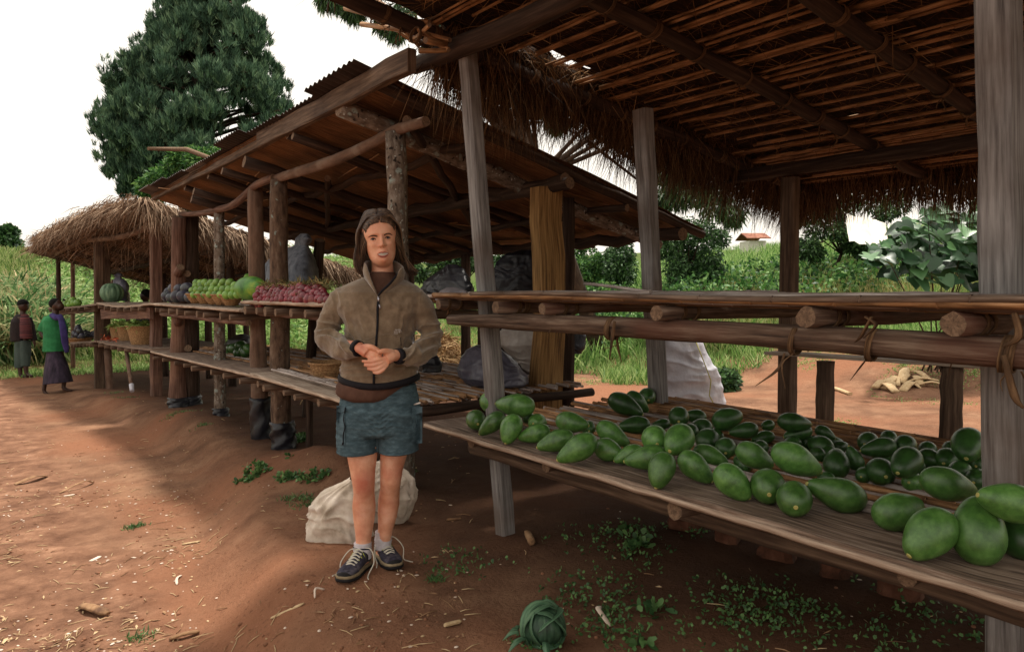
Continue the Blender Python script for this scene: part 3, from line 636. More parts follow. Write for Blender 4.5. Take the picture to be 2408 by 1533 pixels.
while yy < 10.3:
    w = .74; tin(1.87+random.uniform(-.03, .08), 5.1, yy, min(yy+w+.05, 10.6), .004*(i % 2), M['tin'] if i in (5, 8) else M['tin_dark']); yy += w; i += 1
# fascia beam, rafters with cut ends, purlins
mb = MB(); plank(mb, WX(968, 142, 2.0), WX(612, 330, 2.0), .05, .13, jit=.004, seg=10, up=(0, 0, 1)); plank(mb, WX(625, 328, 2.02), WX(362, 462, 2.02), .05, .10, jit=.005, seg=10)
build('fascia_beam', mb, M['brown_wood'], SB)
for (px, py, r) in ((798, 252, .065), (688, 320, .03), (574, 380, .055), (522, 402, .038), (455, 450, .045), (450, 468, .045)):
    p = WX(px, py, 1.99); q = P3(5.0, p.y-.05, zB(5.0, p.y)-r-.01); logpart(SB, 'rafter', p, q, r, r*.85, 'lichen_bark' if px == 798 else 'dark_wood', wob=.012)
logpart(SB, 'rafter', P3(2.0, 4.05, zB(2.0, 4.05)-.02), P3(5.02, 4.02, zB(5, 4)-.02), .04, .035, 'dark_wood', wob=.012)
for y in (5.6, 7.9, 8.9): logpart(SB, 'rafter', P3(2.03, y, zB(2.03, y)-.045), P3(5, y+.1, zB(5, y)-.04), .035, .03, 'dark_wood')
for x, r in ((2.75, .03), (3.47, .045), (4.1, .03), (4.75, .05)):
    logpart(SB, 'purlin', P3(x, 4.0, zB(x, 4)-.09), P3(x+.1, 10.5, zB(x, 10.5)-.09), r, r, 'dark_wood', wob=.025)
logpart(SB, 'purlin', P3(2.3, 4.2, zB(2.3, 4.2)-.10), P3(4.6, 6.6, zB(4.6, 6.6)-.08), .03, .03, 'dark_wood'); logpart(SB, 'purlin', P3(2.6, 6.2, zB(2.6, 6.2)-.1), P3(3.6, 8.6, zB(3.6, 8.6)-.08), .03, .03, 'dark_wood')
mb = MB()
for k in range(22):
    x = random.uniform(2.1, 4.8); y = random.uniform(4.1, 9); a = random.uniform(-.5, .5)*(.4 if k % 3 else 3); q = P3(x+.8*math.sin(a), y+1.1*math.cos(a), 0); q.z = zB(q.x, q.y)-.012; log(mb, P3(x, y, zB(x, y)-.012), q, .007, .006, n=5)
build('ceiling_laths', mb, M['cane'], SB)
# lintel branch on the post heads
mb = MB(); c = curve([WX(*p, 2.27) for p in ((1002, 286), (930, 308), (880, 335), (800, 372), (735, 395), (690, 408), (640, 424))], 5); tube(mb, c, lerps([.03, .036, .034, .04, .042, .04, .036], len(c)), 12, 0, 1, .09)
build('front_lintel', mb, [M['plain_bark'], M['end_grain']], SB)
mb = MB(); c = curve([WX(*p, 2.24) for p in ((645, 418), (602, 436), (575, 462), (545, 484), (510, 494), (470, 502), (425, 504))], 5); tube(mb, c, lerps([.036, .036, .04, .038, .036, .034, .03], len(c)), 12, 0, 1, .09)
build('front_lintel', mb, [M['ruddy_wood'], M['end_grain']], SB)
logpart(SB, 'rear_lintel', P3(3.47, 3.95, 2.08), P3(3.5, 10.4, 2.0), .045, .04, 'dark_wood')
def gp(px, py, X, off=-.06): p = WX(px, py, X); p.z = gzf(p.x, p.y)+off; return p
post_round(SB, gp(949, 1100, 2.27), WX(930, 312, 2.27), .078, .066, 'lichen_bark', 'lichen speckled round post rising behind the woman\'s head')
post_round(SB, gp(663, 1058, 2.27), WX(655, 424, 2.27), .090, .072, 'bark', 'round bark post with white lichen spots left of the onions', bow=(0, .02))
post_round(SB, gp(612, 1040, 2.27), WX(600, 444, 2.27), .086, .074, 'plain_bark', 'smooth brown round post with a sawn branch scar near its top')
post_round(SB, gp(517, 980, 2.27), WX(515, 495, 2.27), .062, .055, 'lichen_bark', 'thin lichen covered post by the green orange baskets')
post_round(SB, gp(417, 945, 2.2), WX(420, 510, 2.2), .115, .085, 'ruddy_wood', 'gnarled reddish trunk with sawn branch stubs', bow=(.03, .07), knots=3)
post_round(SB, gp(446, 945, 2.36), WX(447, 508, 2.36), .12, .10, 'dark_wood', 'dark thick trunk standing right beside the gnarled one', knots=2)
post_round(SB, gp(722, 1060, 3.1), WX(752, 565, 2.9), .055, .05, 'dark_wood', 'leaning dark prop behind the onions')
# split yellow squared post: irregular slab
mb = MB(); t = WY(1296, 438, 4.15); pts = []
for i, (a, b, wl_, wr) in enumerate(((1296, 438, 27, 27), (1293, 520, 26, 27), (1297, 600, 24, 32), (1300, 680, 25, 29), (1303, 770, 26, 27), (1298, 860, 30, 27), (1296, 940, 34, 26), (1297, 1030, 34, 26), (1297, 1110, 33, 26))):
    l, r = WY(a-wl_, b, 4.15), WY(a+wr, b, 4.15); dd = Vector((0, .11, 0)); md = (l+r)/2+Vector((0, -.012, 0)); pts.append([l, md, r, r+dd, l+dd])
rings = pts[::-1]; vs = [p for r in rings for p in r]; fs = []; uvs = []
for i in range(len(rings)-1):
    for j in range(5):
        j2 = (j+1) % 5; fs.append([i*5+j, i*5+j2, (i+1)*5+j2, (i+1)*5+j]); q = [(j*.08, rings[i][0].z), (j*.08+.08, rings[i][0].z), (j*.08+.08, rings[i+1][0].z), (j*.08, rings[i+1][0].z)]; uvs.append(q)
fs.append([4, 3, 2, 1, 0]); uvs.append([(0, 0)]*5); k = (len(rings)-1)*5; fs.append([k+j for j in range(5)]); uvs.append([(0.1*j, .03*j) for j in range(5)])
mb.add(vs, fs, uvs, 0, False); o = build('post', mb, M['yellow_wood'], SB); o['label'] = 'split yellowish slab post in the middle of the picture'
for (px, x, py, r) in ((1337, 3.75, 480, .05), (1095, 4.75, 570, .06), (965, 4.6, 560, .05), (1135, 3.6, 500, .05), (540, 3.6, 560, .07), (485, 3.8, 560, .07), (740, 4.4, 570, .06), (575, 4.6, 560, .06)):
    t = WX(px, py, x); t.z = zB(t.x, t.y)-.1; post_round(SB, P3(t.x, t.y, gzf(t.x, t.y)-.05), t, r, r*.9, 'dark_wood')
# plastic wrapped round the post feet
def wrap(px, y0, y1, X, r, lab):
    t, b = WX(px, y0, X), WX(px+4, y1, X); rg = []; 
    for i in range(15):
        p = t.lerp(b, i/14); rg.append([p+Vector((math.cos(a)*r*(1+.10*random.uniform(-1, 1)+.08*math.sin(3*a+i*.9)), math.sin(a)*r*(1+.10*random.uniform(-1, 1)+.08*math.sin(3*a+i*.9)), random.uniform(-.006, .006))) for a in np.linspace(0, 6.283, 25)[:-1]])
    mb = MB(); loft(mb, rg[::-1]); o = build('post_wrap', mb, M['black_plastic'], SB); o['label'] = lab
wrap(612, 935, 1047, 2.27, .102, 'black plastic wrapped round the foot of the smooth post'); wrap(664, 992, 1062, 2.27, .106, 'black plastic wound round the foot of the lichen spotted post')
wrap(518, 960, 990, 2.27, .085, 'black plastic at the foot of the thin post'); wrap(419, 935, 962, 2.2, .135, 'black plastic at the foot of the gnarled trunk'); wrap(447, 930, 958, 2.36, .135, 'black plastic at the foot of the dark trunk')
# shelves of the middle stall
def shelf(st, A, B, zf, wid, th=.03, m='board', depthx=1.6, canez=True, yj=.1):
    """A,B = front edge ends (world), board first, cane mat behind"""
    mb = MB(); o_ = Vector((wid/2, 0, -th/2)); plank(mb, A+o_, B+o_, wid, th, jit=.004, seg=14); build('front_board', mb, M[m], st)
    mb = MB(); tube(mb, [A.lerp(B, i/20)+Vector((-.001+random.uniform(-.002, .002), 0, -th/2+random.uniform(-.002, .002))) for i in range(21)], [th*.46]*21, 6, jit=.25); build('board_edge', mb, M['bleached_edge'], st)
    if canez:
        mb = MB(); y0, y1 = max(A.y, B.y), min(A.y, B.y); f = lambda x, y: A.z+(B.z-A.z)*(y-A.y)/(B.y-A.y)-.008
        canes(mb, A.x+wid*.9, A.x+depthx, y0, y1, f, r=.010, gap=.024, yj=yj, miss=.04, zj=.014, mats=(0, 0, 1)); build('cane_shelf', mb, [M['cane'], M['grey_cane']], st)
def bearers(st, A, B, n, r, length, drop=.05, m='brown_wood', out=.03):
    for i in range(n):
        t = (i+.5+random.uniform(-.15, .15))/n; p = A.lerp(B, t)+Vector((out*-1+random.uniform(-.02, .04), 0, -drop-r)); rr = r*random.uniform(.8, 1.2)
        logpart(st, 'shelf_bearer', p, p+Vector((length, random.uniform(-.05, .05), 0)), rr, rr*.9, m)
A, B = WX(588, 877, 2.0), P3(2.0, 4.12, .59); shelf(SB, A, B, None, .24, m='pale_board', depthx=1.72); bearers(SB, A, B, 7, .028, 1.7)
logpart(SB, 'shelf_rail', P3(2.18, 6.7, .46), P3(2.2, 4.1, .47), .035, .035, 'brown_wood')
mb = MB(); canes(mb, 2.1, 3.66, 4.0, 6.4, lambda x, y: .60, r=.010, gap=.045, yj=.06, miss=.2, zj=.01, mats=(0, 1))
for k in range(120):                                             # short broken canes lie across the end of the mat
    x = random.uniform(2.15, 3.6); y = random.uniform(4.0, 5.9); a = random.uniform(-.25, .25); q = P3(x+.1*math.sin(a), y+random.uniform(.15, .4), .617); log(mb, P3(x, y, .617), q, .010, .009, n=5, seg=2, mat=random.choice((0, 1)))
build('loose_canes', mb, [M['cane'], M['grey_cane']], SB)
logpart(SB, 'shelf_end_pole', P3(2.15, 4.03, .55), P3(3.72, 3.98, .56), .035, .03, 'dark_wood')
A, B = WX(355, 825, 2.0), WX(592, 871, 2.0); B.z = .575; shelf(SB, A, B, None, .42, m='board', depthx=1.5); bearers(SB, A, B, 8, .03, 1.5)
A, B = WX(568, 708, 2.0), P3(2.0, 4.15, 1.235); A.z += .005; shelf(SB, A, B, None, .34, m='pale_board', depthx=.9); bearers(SB, A, B, 9, .034, .95, m='brown_wood')
logpart(SB, 'shelf_rail', P3(2.12, 6.6, 1.11), P3(2.14, 4.1, 1.12), .03, .03, 'ruddy_wood')
A, B = WX(355, 713, 2.0), WX(566, 727, 2.0); shelf(SB, A, B, None, .4, m='pale_board', depthx=1.0); bearers(SB, A, B, 9, .034, .95)
logpart(SB, 'shelf_rail', WX(380, 738, 2.1), WX(585, 760, 2.1), .028, .028, 'ruddy_wood')
post_round(SB, WX(728, 1060, 2.45)*1, WX(728, 935, 2.45), .03, .03, 'dark_wood')

# ================= FAR STALL (straw roof, at the left) =================
def XC(y): return 2.24-.125*(y-11.6)
def WCc(px, py, off=0): r = ray(px, py); return CAM+r*((2.24+1.45+off)/(r.x+.125*r.y))
SCs = thing('market_stall', (3.0, 14.2, gzf(3.0, 14.2)), 'far left stall under a shaggy straw roof with a pumpkin and bean baskets', 'market stall', 'market stalls in the row')
def zC(x, y): return 2.46-.05*np.maximum(12.6-y, 0)-.30*(x-XC(y)+.3)-.045*(y-12.2)-.05*np.maximum(y-15, 0)*.6
nx, ny_ = 40, 60; U = np.linspace(0, 1, nx); Y = np.linspace(10.95, 18.4, ny_); UU, YY = np.meshgrid(U, Y, indexing='ij'); XX = XC(YY)-.35+UU*3.3
lo = zC(XX, YY)+.03*fbm(np.stack([XX*1.6, YY*1.6, 0*XX], -1), 3, 51); hi = lo+.03+.05*np.clip(sst(16.8, 14.5, YY), 0, 1)*(1+.6*fbm(np.stack([XX*2, YY*2, 0*XX], -1), 3, 57))
V = np.concatenate([np.stack([XX, YY, lo], -1).reshape(-1, 3), np.stack([XX, YY, hi], -1).reshape(-1, 3)]); I = (np.arange(nx-1)[:, None]*ny_+np.arange(ny_-1)[None]).ravel(); O = nx*ny_
b0 = np.arange(nx-1)*ny_; b1 = b0+ny_-1; c0 = np.arange(ny_-1); c1 = c0+(nx-1)*ny_
F = np.concatenate([np.stack([I, I+1, I+ny_+1, I+ny_], 1), np.stack([I+O, I+ny_+O, I+ny_+1+O, I+1+O], 1), np.stack([b0, b0+ny_, b0+ny_+O, b0+O], 1), np.stack([b1, b1+O, b1+ny_+O, b1+ny_], 1), np.stack([c0, c0+O, c0+1+O, c0+1], 1), np.stack([c1, c1+1, c1+1+O, c1+O], 1)])
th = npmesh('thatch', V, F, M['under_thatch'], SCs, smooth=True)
n = 15000; y = rng.uniform(11.0, 18.3, n); keep = rng.random(n) < np.clip(1.25-(y-11)*.16, .12, 1); y = y[keep]; n = len(y); u = rng.beta(.8, 1.6, n)*3.3; x = XC(y)-.35+u
Pn = np.stack([x, y, zC(x, y)+.03+rng.uniform(0, .09, n)*sst(17, 14.5, y)], 1); D = np.stack([rng.normal(-.3, .7, n), rng.normal(0, .7, n), rng.normal(-.22, .13, n)], 1)
A1 = strand_arrays(Pn, D, rng.uniform(.15, .45, n), .012, .25)
n = 3200; y = rng.uniform(11.0, 17.3, n); x = XC(y)-.38+rng.normal(0, .06, n); Pn = np.stack([x, y, zC(x, y)+rng.uniform(.0, .13, n)], 1)
D = np.stack([rng.normal(-.5, .3, n), rng.normal(0, .5, n), rng.normal(-.55, .35, n)], 1); A2 = strand_arrays(Pn, D, rng.uniform(.07, .28, n)*(.6+.8*np.abs(vnoise(np.stack([y*2, y*0, y*0], 1), 9))), .010, .35)
n = 5200; u = rng.uniform(0, 3.3, n); y = 11.05+rng.normal(0, .08, n); x = XC(y)-.35+u; Pn = np.stack([x, y, zC(x, y)+rng.uniform(.02, .12, n)], 1)
D = np.stack([rng.normal(.25, .35, n), rng.normal(-.55, .3, n), rng.normal(-.7, .3, n)], 1); A3 = strand_arrays(Pn, D, rng.uniform(.15, .45, n), .012, .4)
V, F, UV, mi = joinarr([A1, A2, A3]); npmesh('straw_cover', V, F, M['roof_straw'], th, UV)
def gC(px, py, off): p = WCc(px, py, off); p.z = gzf(p.x, p.y)-.05; return p
mb = MB(); plank(mb, gC(368, 938, .05), WCc(367, 536, .05), .19, .15, up=(1, 0, 0), jit=.006); o = build('post', mb, M['ruddy_wood'], SCs); o['label'] = 'broad reddish brown squared post'
for (px, pt, w) in ((232, 562, .15), (250, 570, .12)):
    mb = MB(); plank(mb, gC(px+1, 890, .02 if px < 240 else .3), WCc(px, pt, .02 if px < 240 else .3), w, w, up=(1, 0, 0), jit=.004); build('post', mb, M['brown_wood'], SCs)
post_round(SCs, gC(171, 862, .5), WCc(171, 588, .5), .045, .04, 'plain_bark'); post_round(SCs, gC(139, 865, .1), WCc(137, 602, .1), .05, .045, 'dark_wood')
for px, of in ((304, 2.0), (330, 2.6), (390, 1.6), (188, 2.2)): p = gC(px, 870, of); post_round(SCs, p, P3(p.x, p.y, zC(p.x, p.y)-.05), .06, .055, 'dark_wood')
mb = MB(); c = curve([WCc(*p, -.05) for p in ((132, 596), (165, 580), (205, 566), (245, 562), (290, 556), (335, 540), (368, 522))], 4); tube(mb, c, [.045]*len(c), 10, 0, 1, .08); build('front_lintel', mb, [M['plain_bark'], M['end_grain']], SCs)
for px, py in ((130, 563), (152, 556), (280, 480)): p = WCc(px, py, -.3); logpart(SCs, 'rafter', p, P3(p.x+2.8, p.y-.2, zC(p.x+2.8, p.y-.2)-.06), .05, .045, 'brown_wood')
for y in (12.2, 13.6, 15.2, 16.8): logpart(SCs, 'rafter', P3(XC(y)-.25, y, zC(XC(y)-.25, y)-.05), P3(XC(y)+2.8, y, zC(XC(y)+2.8, y)-.05), .045, .04, 'dark_wood')
for off, r in ((1.0, .04), (2.0, .04)): logpart(SCs, 'purlin', P3(XC(11.2)+off, 11.2, zC(XC(11.2)+off, 11.2)-.09), P3(XC(18)+off, 18, zC(XC(18)+off, 18)-.09), r, r, 'dark_wood')
mb = MB()
for y in np.arange(11.4, 18, .22): x = XC(y)-.25; log(mb, P3(x, y, zC(x, y)-.012), P3(x+2.9, y+random.uniform(-.2, .2), zC(x+2.9, y)-.012), .012, .012, n=5, seg=3)
build('ceiling_laths', mb, M['cane'], SCs)
def shelfC(pa, pb, depthx, th, m, sag=.03):
    a, b = WCc(*pa, -.2), WCc(*pb, -.2); k = 16; ed = []; 
    mb = MB(); path = [a.lerp(b, i/k)+Vector((0, 0, -sag*math.sin(math.pi*i/k)+random.uniform(-.006, .006))) for i in range(k+1)]
    wv = Vector((depthx, 0, 0)); vs = []; fs = []; uvs = []
    for i, p in enumerate(path): vs += [p, p+wv, p+wv-Vector((0, 0, th)), p-Vector((0, 0, th))]
    for i in range(k):
        for j in range(4): j2 = (j+1) % 4; fs.append([i*4+j, i*4+j2, (i+1)*4+j2, (i+1)*4+j]); uvs.append([(j, i*.2), (j+1, i*.2), (j+1, i*.2+.2), (j, i*.2+.2)])
    fs += [[0, 3, 2, 1], [k*4, k*4+1, k*4+2, k*4+3]]; uvs += [[(0, 0)]*4]*2; mb.add(vs, fs, uvs, 0, False); build('shelf_board', mb, M[m], SCs)
    for i in range(7): p = path[1+int(i*2.1)]+Vector((-.02, 0, -th-.035)); logpart(SCs, 'shelf_bearer', p, p+Vector((depthx, 0, 0)), .035, .03, 'brown_wood')
    return path
cu = shelfC((227, 711), (356, 711), 1.0, .03, 'pale_board', .05); cl = shelfC((228, 801), (358, 820), 1.3, .03, 'board', .02)
cu2 = shelfC((112, 723), (226, 713), .9, .03, 'board', .02); cl2 = shelfC((165, 805), (226, 801), 1.1, .03, 'board', .0)
mb = MB(); plank(mb, WCc(240, 738, -.1), WCc(357, 736, -.1), .05, .17, up=(0, 0, 1), jit=.006); build('shelf_rail', mb, M['ruddy_wood'], SCs)
mb = MB(); plank(mb, WCc(125, 735, -.1), WCc(226, 725, -.1), .05, .12, up=(0, 0, 1), jit=.006); build('shelf_rail', mb, M['brown_wood'], SCs)
post_round(SCs, gC(258, 905, .1), WCc(253, 822, .1), .06, .06, 'plain_bark')
o = None; mb = MB(); tube(mb, [WCc(297, 826, -.1), WCc(309, 905, -.28)], [.03, .028], 10, 0, 1); tube(mb, [WCc(309, 904, -.28), WCc(310.5, 920, -.30)], [.034, .03], 10, 2, 2)
build('shelf_prop', mb, [M['plain_bark'], M['end_grain'], M['white_plastic']], SCs)
# long bamboo pole lying out over the iron roof
mb = MB(); tube(mb, [WX(348, 350, 1.9), WX(385, 351, 2.1), WX(440, 352, 2.3), P3(2.7, 8.3, 2.56)], [.02, .025, .03, .03], 8, 0); o = build('bamboo_pole', mb, M['straw_pale2'] if 'straw_pale2' in M else M['end_grain']); tag(o, 'long pale bamboo pole sticking out over the edge of the iron roof', 'pole')

# ================= PRODUCE =================
def av_mesh(name, seed, bulge, neck, bend, m='avocado'):
    """avocado/pear shape, unit width (diameter 1) about the origin, stem towards +X"""
    rd = random.Random(seed); mb = MB(); nu, nv = 20, 18; L = bulge; vs = []
    for i in range(nv+1):
        t = i/nv; th = math.pi*t; x = -math.cos(th)*L/2
        u = (x/L+.5)                                      # 0 butt .. 1 stem
        r = .5*math.sin(th)**.82*(1-neck*sst(.3, 1.0, u))*1.04
        for j in range(nu):
            a = 6.283*j/nu; vs.append((x, r*math.cos(a)+bend*(u-.4)**2*1.2, r*math.sin(a)))
    fs = []
    for i in range(nv):
        for j in range(nu): j2 = (j+1) % nu; fs.append([i*nu+j, i*nu+j2, (i+1)*nu+j2, (i+1)*nu+j])
    mb.add(vs, fs); me = mb.mesh(name); me.materials.append(M[m]); sm = MB()
    tip = L/2; tube(sm, [(tip-.03, bend*.36*1.2, 0), (tip+.012, bend*.4*1.2, 0), (tip+.02, bend*.4*1.2, 0)], [.075, .062, .05], 10); s2 = sm.mesh('stem'); s2.materials.append(M['stem_scar']); return me, s2
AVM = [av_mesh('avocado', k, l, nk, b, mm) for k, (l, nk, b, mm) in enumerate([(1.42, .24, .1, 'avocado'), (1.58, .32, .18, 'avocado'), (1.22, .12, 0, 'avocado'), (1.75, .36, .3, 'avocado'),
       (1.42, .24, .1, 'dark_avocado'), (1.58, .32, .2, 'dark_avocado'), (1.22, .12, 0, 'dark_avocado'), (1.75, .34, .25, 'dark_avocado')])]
def c6(x, y): return 1003.3+.4089*x, 627+.4089*y
def c7(x, y): return 1655.4+.4089*x, 627+.4089*y
def c3(x, y): return 1655.4+.4271*x, 877.9+.4271*y
# (crop, tip, butt, width, level, dark, label)
AV = [
 (6, (425, 800), (325, 765), 112, 1, 0, 'light green avocado on top of the leftmost little pile, left of its twin'),
 (6, (395, 790), (612, 805), 132, 1, 0, 'big light green avocado lying across the top of the leftmost pile'),
 (6, (300, 915), (268, 850), 108, 0, 0, 'round avocado at the far left end of the board'),
 (6, (298, 972), (445, 840), 100, 0, 0, 'long avocado second from the left end of the board, stem down to the left'),
 (6, (452, 1008), (512, 860), 122, 0, 0, 'avocado third from the left end, its pale stem scar facing the path'),
 (6, (600, 890), (570, 850), 70, 0, 1, 'small dark avocado half hidden under the leftmost pile'),
 (6, (600, 905), (670, 890), 100, 0, 0, 'short rounded avocado behind the long one near the left end'),
 (6, (500, 995), (735, 930), 105, 0, 0, 'slender light green avocado lying sideways, first of three long ones'),
 (6, (615, 1042), (865, 965), 122, 0, 0, 'curved long avocado lying sideways in the middle of three long ones'),
 (6, (762, 1115), (970, 985), 142, 0, 0, 'large avocado with bright stem scar pointing down left over the board edge'),
 (6, (922, 915), (750, 880), 118, 1, 0, 'pale green avocado lying on top of the curved long one'),
 (6, (935, 950), (925, 905), 78, 0, 1, 'dark avocado squeezed behind the pale top one'),
 (6, (1150, 1020), (990, 910), 118, 0, 0, 'tall avocado leaning right behind the large stem-down one'),
 (6, (1105, 1080), (985, 1030), 126, 0, 0, 'glossy mid green avocado right beside the large stem-down one'),
 (6, (1065, 1118), (1255, 1045), 100, 0, 0, 'yellowish light green avocado lying low in the centre of the front row'),
 (6, (1140, 1125), (1385, 1075), 138, 0, 0, 'long light green avocado under the twin round ones'),
 (6, (1325, 1020), (1300, 960), 142, 1, 0, 'round green avocado, left of the twins on top at the centre'),
 (6, (1408, 1058), (1490, 940), 160, 1, 0, 'glossy avocado with stem scar, right of the twins on top at the centre'),
 (6, (1315, 1262), (1380, 1080), 148, 0, 0, 'upright pear shaped avocado whose stem hangs lowest at the board centre'),
 (6, (1625, 1225), (1470, 1085), 142, 0, 0, 'avocado with its stem pointing right beside the dry husk'),
 (6, (1720, 1120), (1545, 1055), 112, 0, 0, 'elongated avocado lying behind the one pointing at the husk'),
 (6, (1235, 845), (1055, 750), 118, 0, 1, 'dark long avocado at the left of the trio on the rear canes'),
 (6, (1272, 835), (1160, 725), 88, 0, 1, 'slim dark avocado in the middle of the trio on the rear canes'),
 (6, (1275, 765), (1262, 730), 92, 0, 1, 'small round dark avocado at the right of the trio on the rear canes'),
 (6, (1103, 918), (1280, 905), 104, 0, 1, 'single dark avocado lying sideways on bare canes behind the front row'),
 (6, (1450, 895), (1450, 835), 110, 1, 1, 'egg shaped dark avocado standing behind the glossy twin'),
 (6, (1490, 850), (1605, 872), 82, 0, 1, 'narrow dark avocado behind the egg shaped one'),
 (6, (1300, 912), (1400, 900), 62, 0, 1, 'flat looking dark avocado in the shade left of the egg shaped one'),
 (6, (1540, 915), (1620, 930), 98, 0, 1, 'blackish green avocado right of the egg shaped one'),
 (7, (215, 848), (55, 900), 125, 1, 1, 'crooked necked dark avocado whose neck pokes up by the white bag'),
 (6, (1500, 975), (1530, 930), 92, 0, 1, 'dark avocado peeping from behind the glossy twin'),
 (7, (130, 962), (330, 925), 92, 1, 1, 'long dark avocado lying level right of the crooked one'),
 (6, (1600, 1030), (1630, 970), 130, 0, 1, 'plump dark avocado in the middle of the left rear heap'),
 (7, (125, 1065), (125, 1025), 114, 0, 1, 'ball like dark avocado in front of the left rear heap'),
 (7, (245, 1000), (430, 965), 74, 0, 1, 'thin dark avocado under the level long one'),
 (7, (650, 915), (400, 880), 108, 2, 1, 'largest dark avocado crowning the middle of the rear heap'),
 (7, (430, 985), (642, 930), 92, 1, 1, 'dark avocado lying just in front of the crowning one'),
 (7, (330, 920), (400, 905), 62, 1, 1, 'half hidden dark avocado left of the crowning one'),
 (7, (745, 985), (650, 930), 72, 1, 1, 'dark avocado sliding right below the crowning one'),
 (7, (620, 1010), (712, 1050), 118, 0, 1, 'smooth dark avocado behind the biggest light green one'),
 (7, (810, 1012), (680, 1000), 66, 0, 1, 'bluish dark avocado right of the crowning one'),
 (7, (640, 1060), (665, 1100), 84, 0, 1, 'dark avocado tucked behind the shoulder of the biggest one'),
 (7, (830, 1025), (740, 1045), 66, 0, 1, 'small dark avocado touching the narrow upright one'),
 (7, (385, 1145), (200, 1040), 138, 1, 0, 'light green avocado leaning on the left of the biggest one'),
 (7, (697, 1195), (385, 1040), 172, 1, 0, 'biggest bright green avocado resting on top near the middle of the board'),
 (7, (250, 1322), (85, 1160), 168, 0, 0, 'yellow green avocado with its neck pointing at the board, beside the two balls'),
 (7, (372, 1290), (362, 1240), 186, 0, 0, 'left of two ball shaped avocados seen end on'),
 (7, (525, 1365), (515, 1310), 188, 0, 0, 'right of two ball shaped avocados, nearer the board edge'),
 (7, (590, 1250), (945, 1360), 188, 0, 0, 'large speckled avocado lying sideways right of the two balls'),
 (7, (190, 1105), (250, 1160), 84, 0, 1, 'dark avocado in the gap under the light leaning one'),
 (7, (755, 1065), (765, 1190), 138, 0, 1, 'upright olive green avocado in the heap behind the biggest one'),
 (7, (835, 1030), (900, 1185), 88, 0, 1, 'narrow upright dark avocado in the right rear heap'),
 (7, (910, 1030), (975, 985), 108, 1, 1, 'dark avocado at the top left of the right rear heap'),
 (7, (903, 1062), (1110, 1025), 112, 1, 1, 'scarred dark avocado with pale stem pointing left on the right rear heap'),
 (7, (1130, 1050), (1180, 1010), 118, 1, 1, 'dark avocado with grey sheen behind the scarred one'),
 (7, (1058, 1218), (975, 1145), 150, 0, 1, 'dark avocado low in the right rear heap, its yellow stem facing out'),
 (7, (1122, 1188), (1205, 1070), 158, 1, 1, 'rounded dark avocado with stem scar in front of the right rear heap'),
 (7, (1345, 1120), (1260, 1090), 108, 0, 1, 'dark avocado fading into shade right of the rounded one'),
 (7, (1370, 1140), (1420, 1080), 126, 0, 1, 'shadowy avocado left of the tall one by the grey post'),
 (7, (1500, 1098), (1532, 960), 168, 1, 1, 'tall dark avocado against the left side of the broad grey post'),
 (7, (1560, 1150), (1600, 1110), 110, 0, 1, 'dark avocado touching the broad grey post under the tall one'),
 (7, (1160, 1240), (1240, 1240), 112, 0, 0, 'green avocado half hidden behind the speckled one by the post'),
 (7, (1592, 1312), (1245, 1205), 186, 1, 0, 'long speckled avocado whose stem touches its right neighbour'),
 (7, (1275, 1365), (985, 1440), 205, 0, 0, 'heavy avocado lying left of the stem-down one at the right'),
 (3, (1122, 998), (1350, 775), 232, 0, 0, 'big avocado showing a round stem scar over the board at the right'),
 (3, (1500, 705), (1515, 1010), 262, 0, 0, 'largest upright avocado with brown speckled base, nearest the camera'),
 (3, (1518, 668), (1830, 745), 205, 2.2, 0, 'avocado reaching in from the right edge on top of the others'),
 (3, (1640, 830), (1790, 950), 205, 0, 1, 'darker avocado at the right edge under the top one'),
 (7, (670, 1205), (735, 1225), 74, 0, 1, 'small dark avocado between the biggest one and the speckled one'),
 (7, (1440, 1200), (1500, 1160), 120, 0, 1, 'dark avocado in the shadow behind the long speckled one'),
 (7, (1540, 1250), (1600, 1200), 120, 0, 1, 'dark avocado under the shadow of the broad post'),
 (7, (860, 1140), (830, 1090), 96, 0, 1, 'shaded avocado behind the upright olive one'),
 (7, (480, 1040), (540, 1010), 96, 0, 1, 'dark avocado under the crowning one in the rear heap'),
 (7, (560, 1000), (620, 1020), 90, 0, 1, 'dark avocado wedged behind the shoulder of the biggest bright one'),
 (7, (280, 1060), (350, 1030), 90, 0, 1, 'dark avocado below the thin one in the left rear heap'),
 (7, (30, 960), (90, 985), 84, 0, 1, 'dark avocado between the crooked one and the ball like one'),
 (7, (700, 1090), (735, 1050), 80, 0, 1, 'dark avocado at the left foot of the right rear heap'),
 (7, (1000, 1100), (1060, 1080), 110, 0, 1, 'dark avocado buried in the middle of the right rear heap'),
 (7, (1180, 1150), (1250, 1160), 100, 0, 1, 'dark avocado right of the rounded one, low in the heap'),
 (7, (900, 1210), (940, 1190), 90, 0, 1, 'dark avocado at the front foot of the right rear heap'),
 (7, (1090, 1000), (1040, 970), 84, 0, 1, 'dark avocado at the very back of the right rear heap'),
 (7, (1260, 1040), (1310, 1060), 90, 0, 1, 'dark avocado at the back, halfway to the broad post'),
 (7, (1330, 1200), (1390, 1220), 110, 0, 1, 'dark avocado behind the long speckled one near the shade'),
 (7, (1450, 1060), (1400, 1040), 90, 0, 1, 'dark avocado left of the tall one, behind the shadowy one'),
 (7, (1690, 1240), (1640, 1200), 120, 0, 1, 'dark avocado seen just past the broad grey post'),
]
def copy_tree(o, parent=None):
    c = o.copy(); COL.objects.link(c); c.parent = parent
    for ch in o.children: copy_tree(ch, c)
    return c
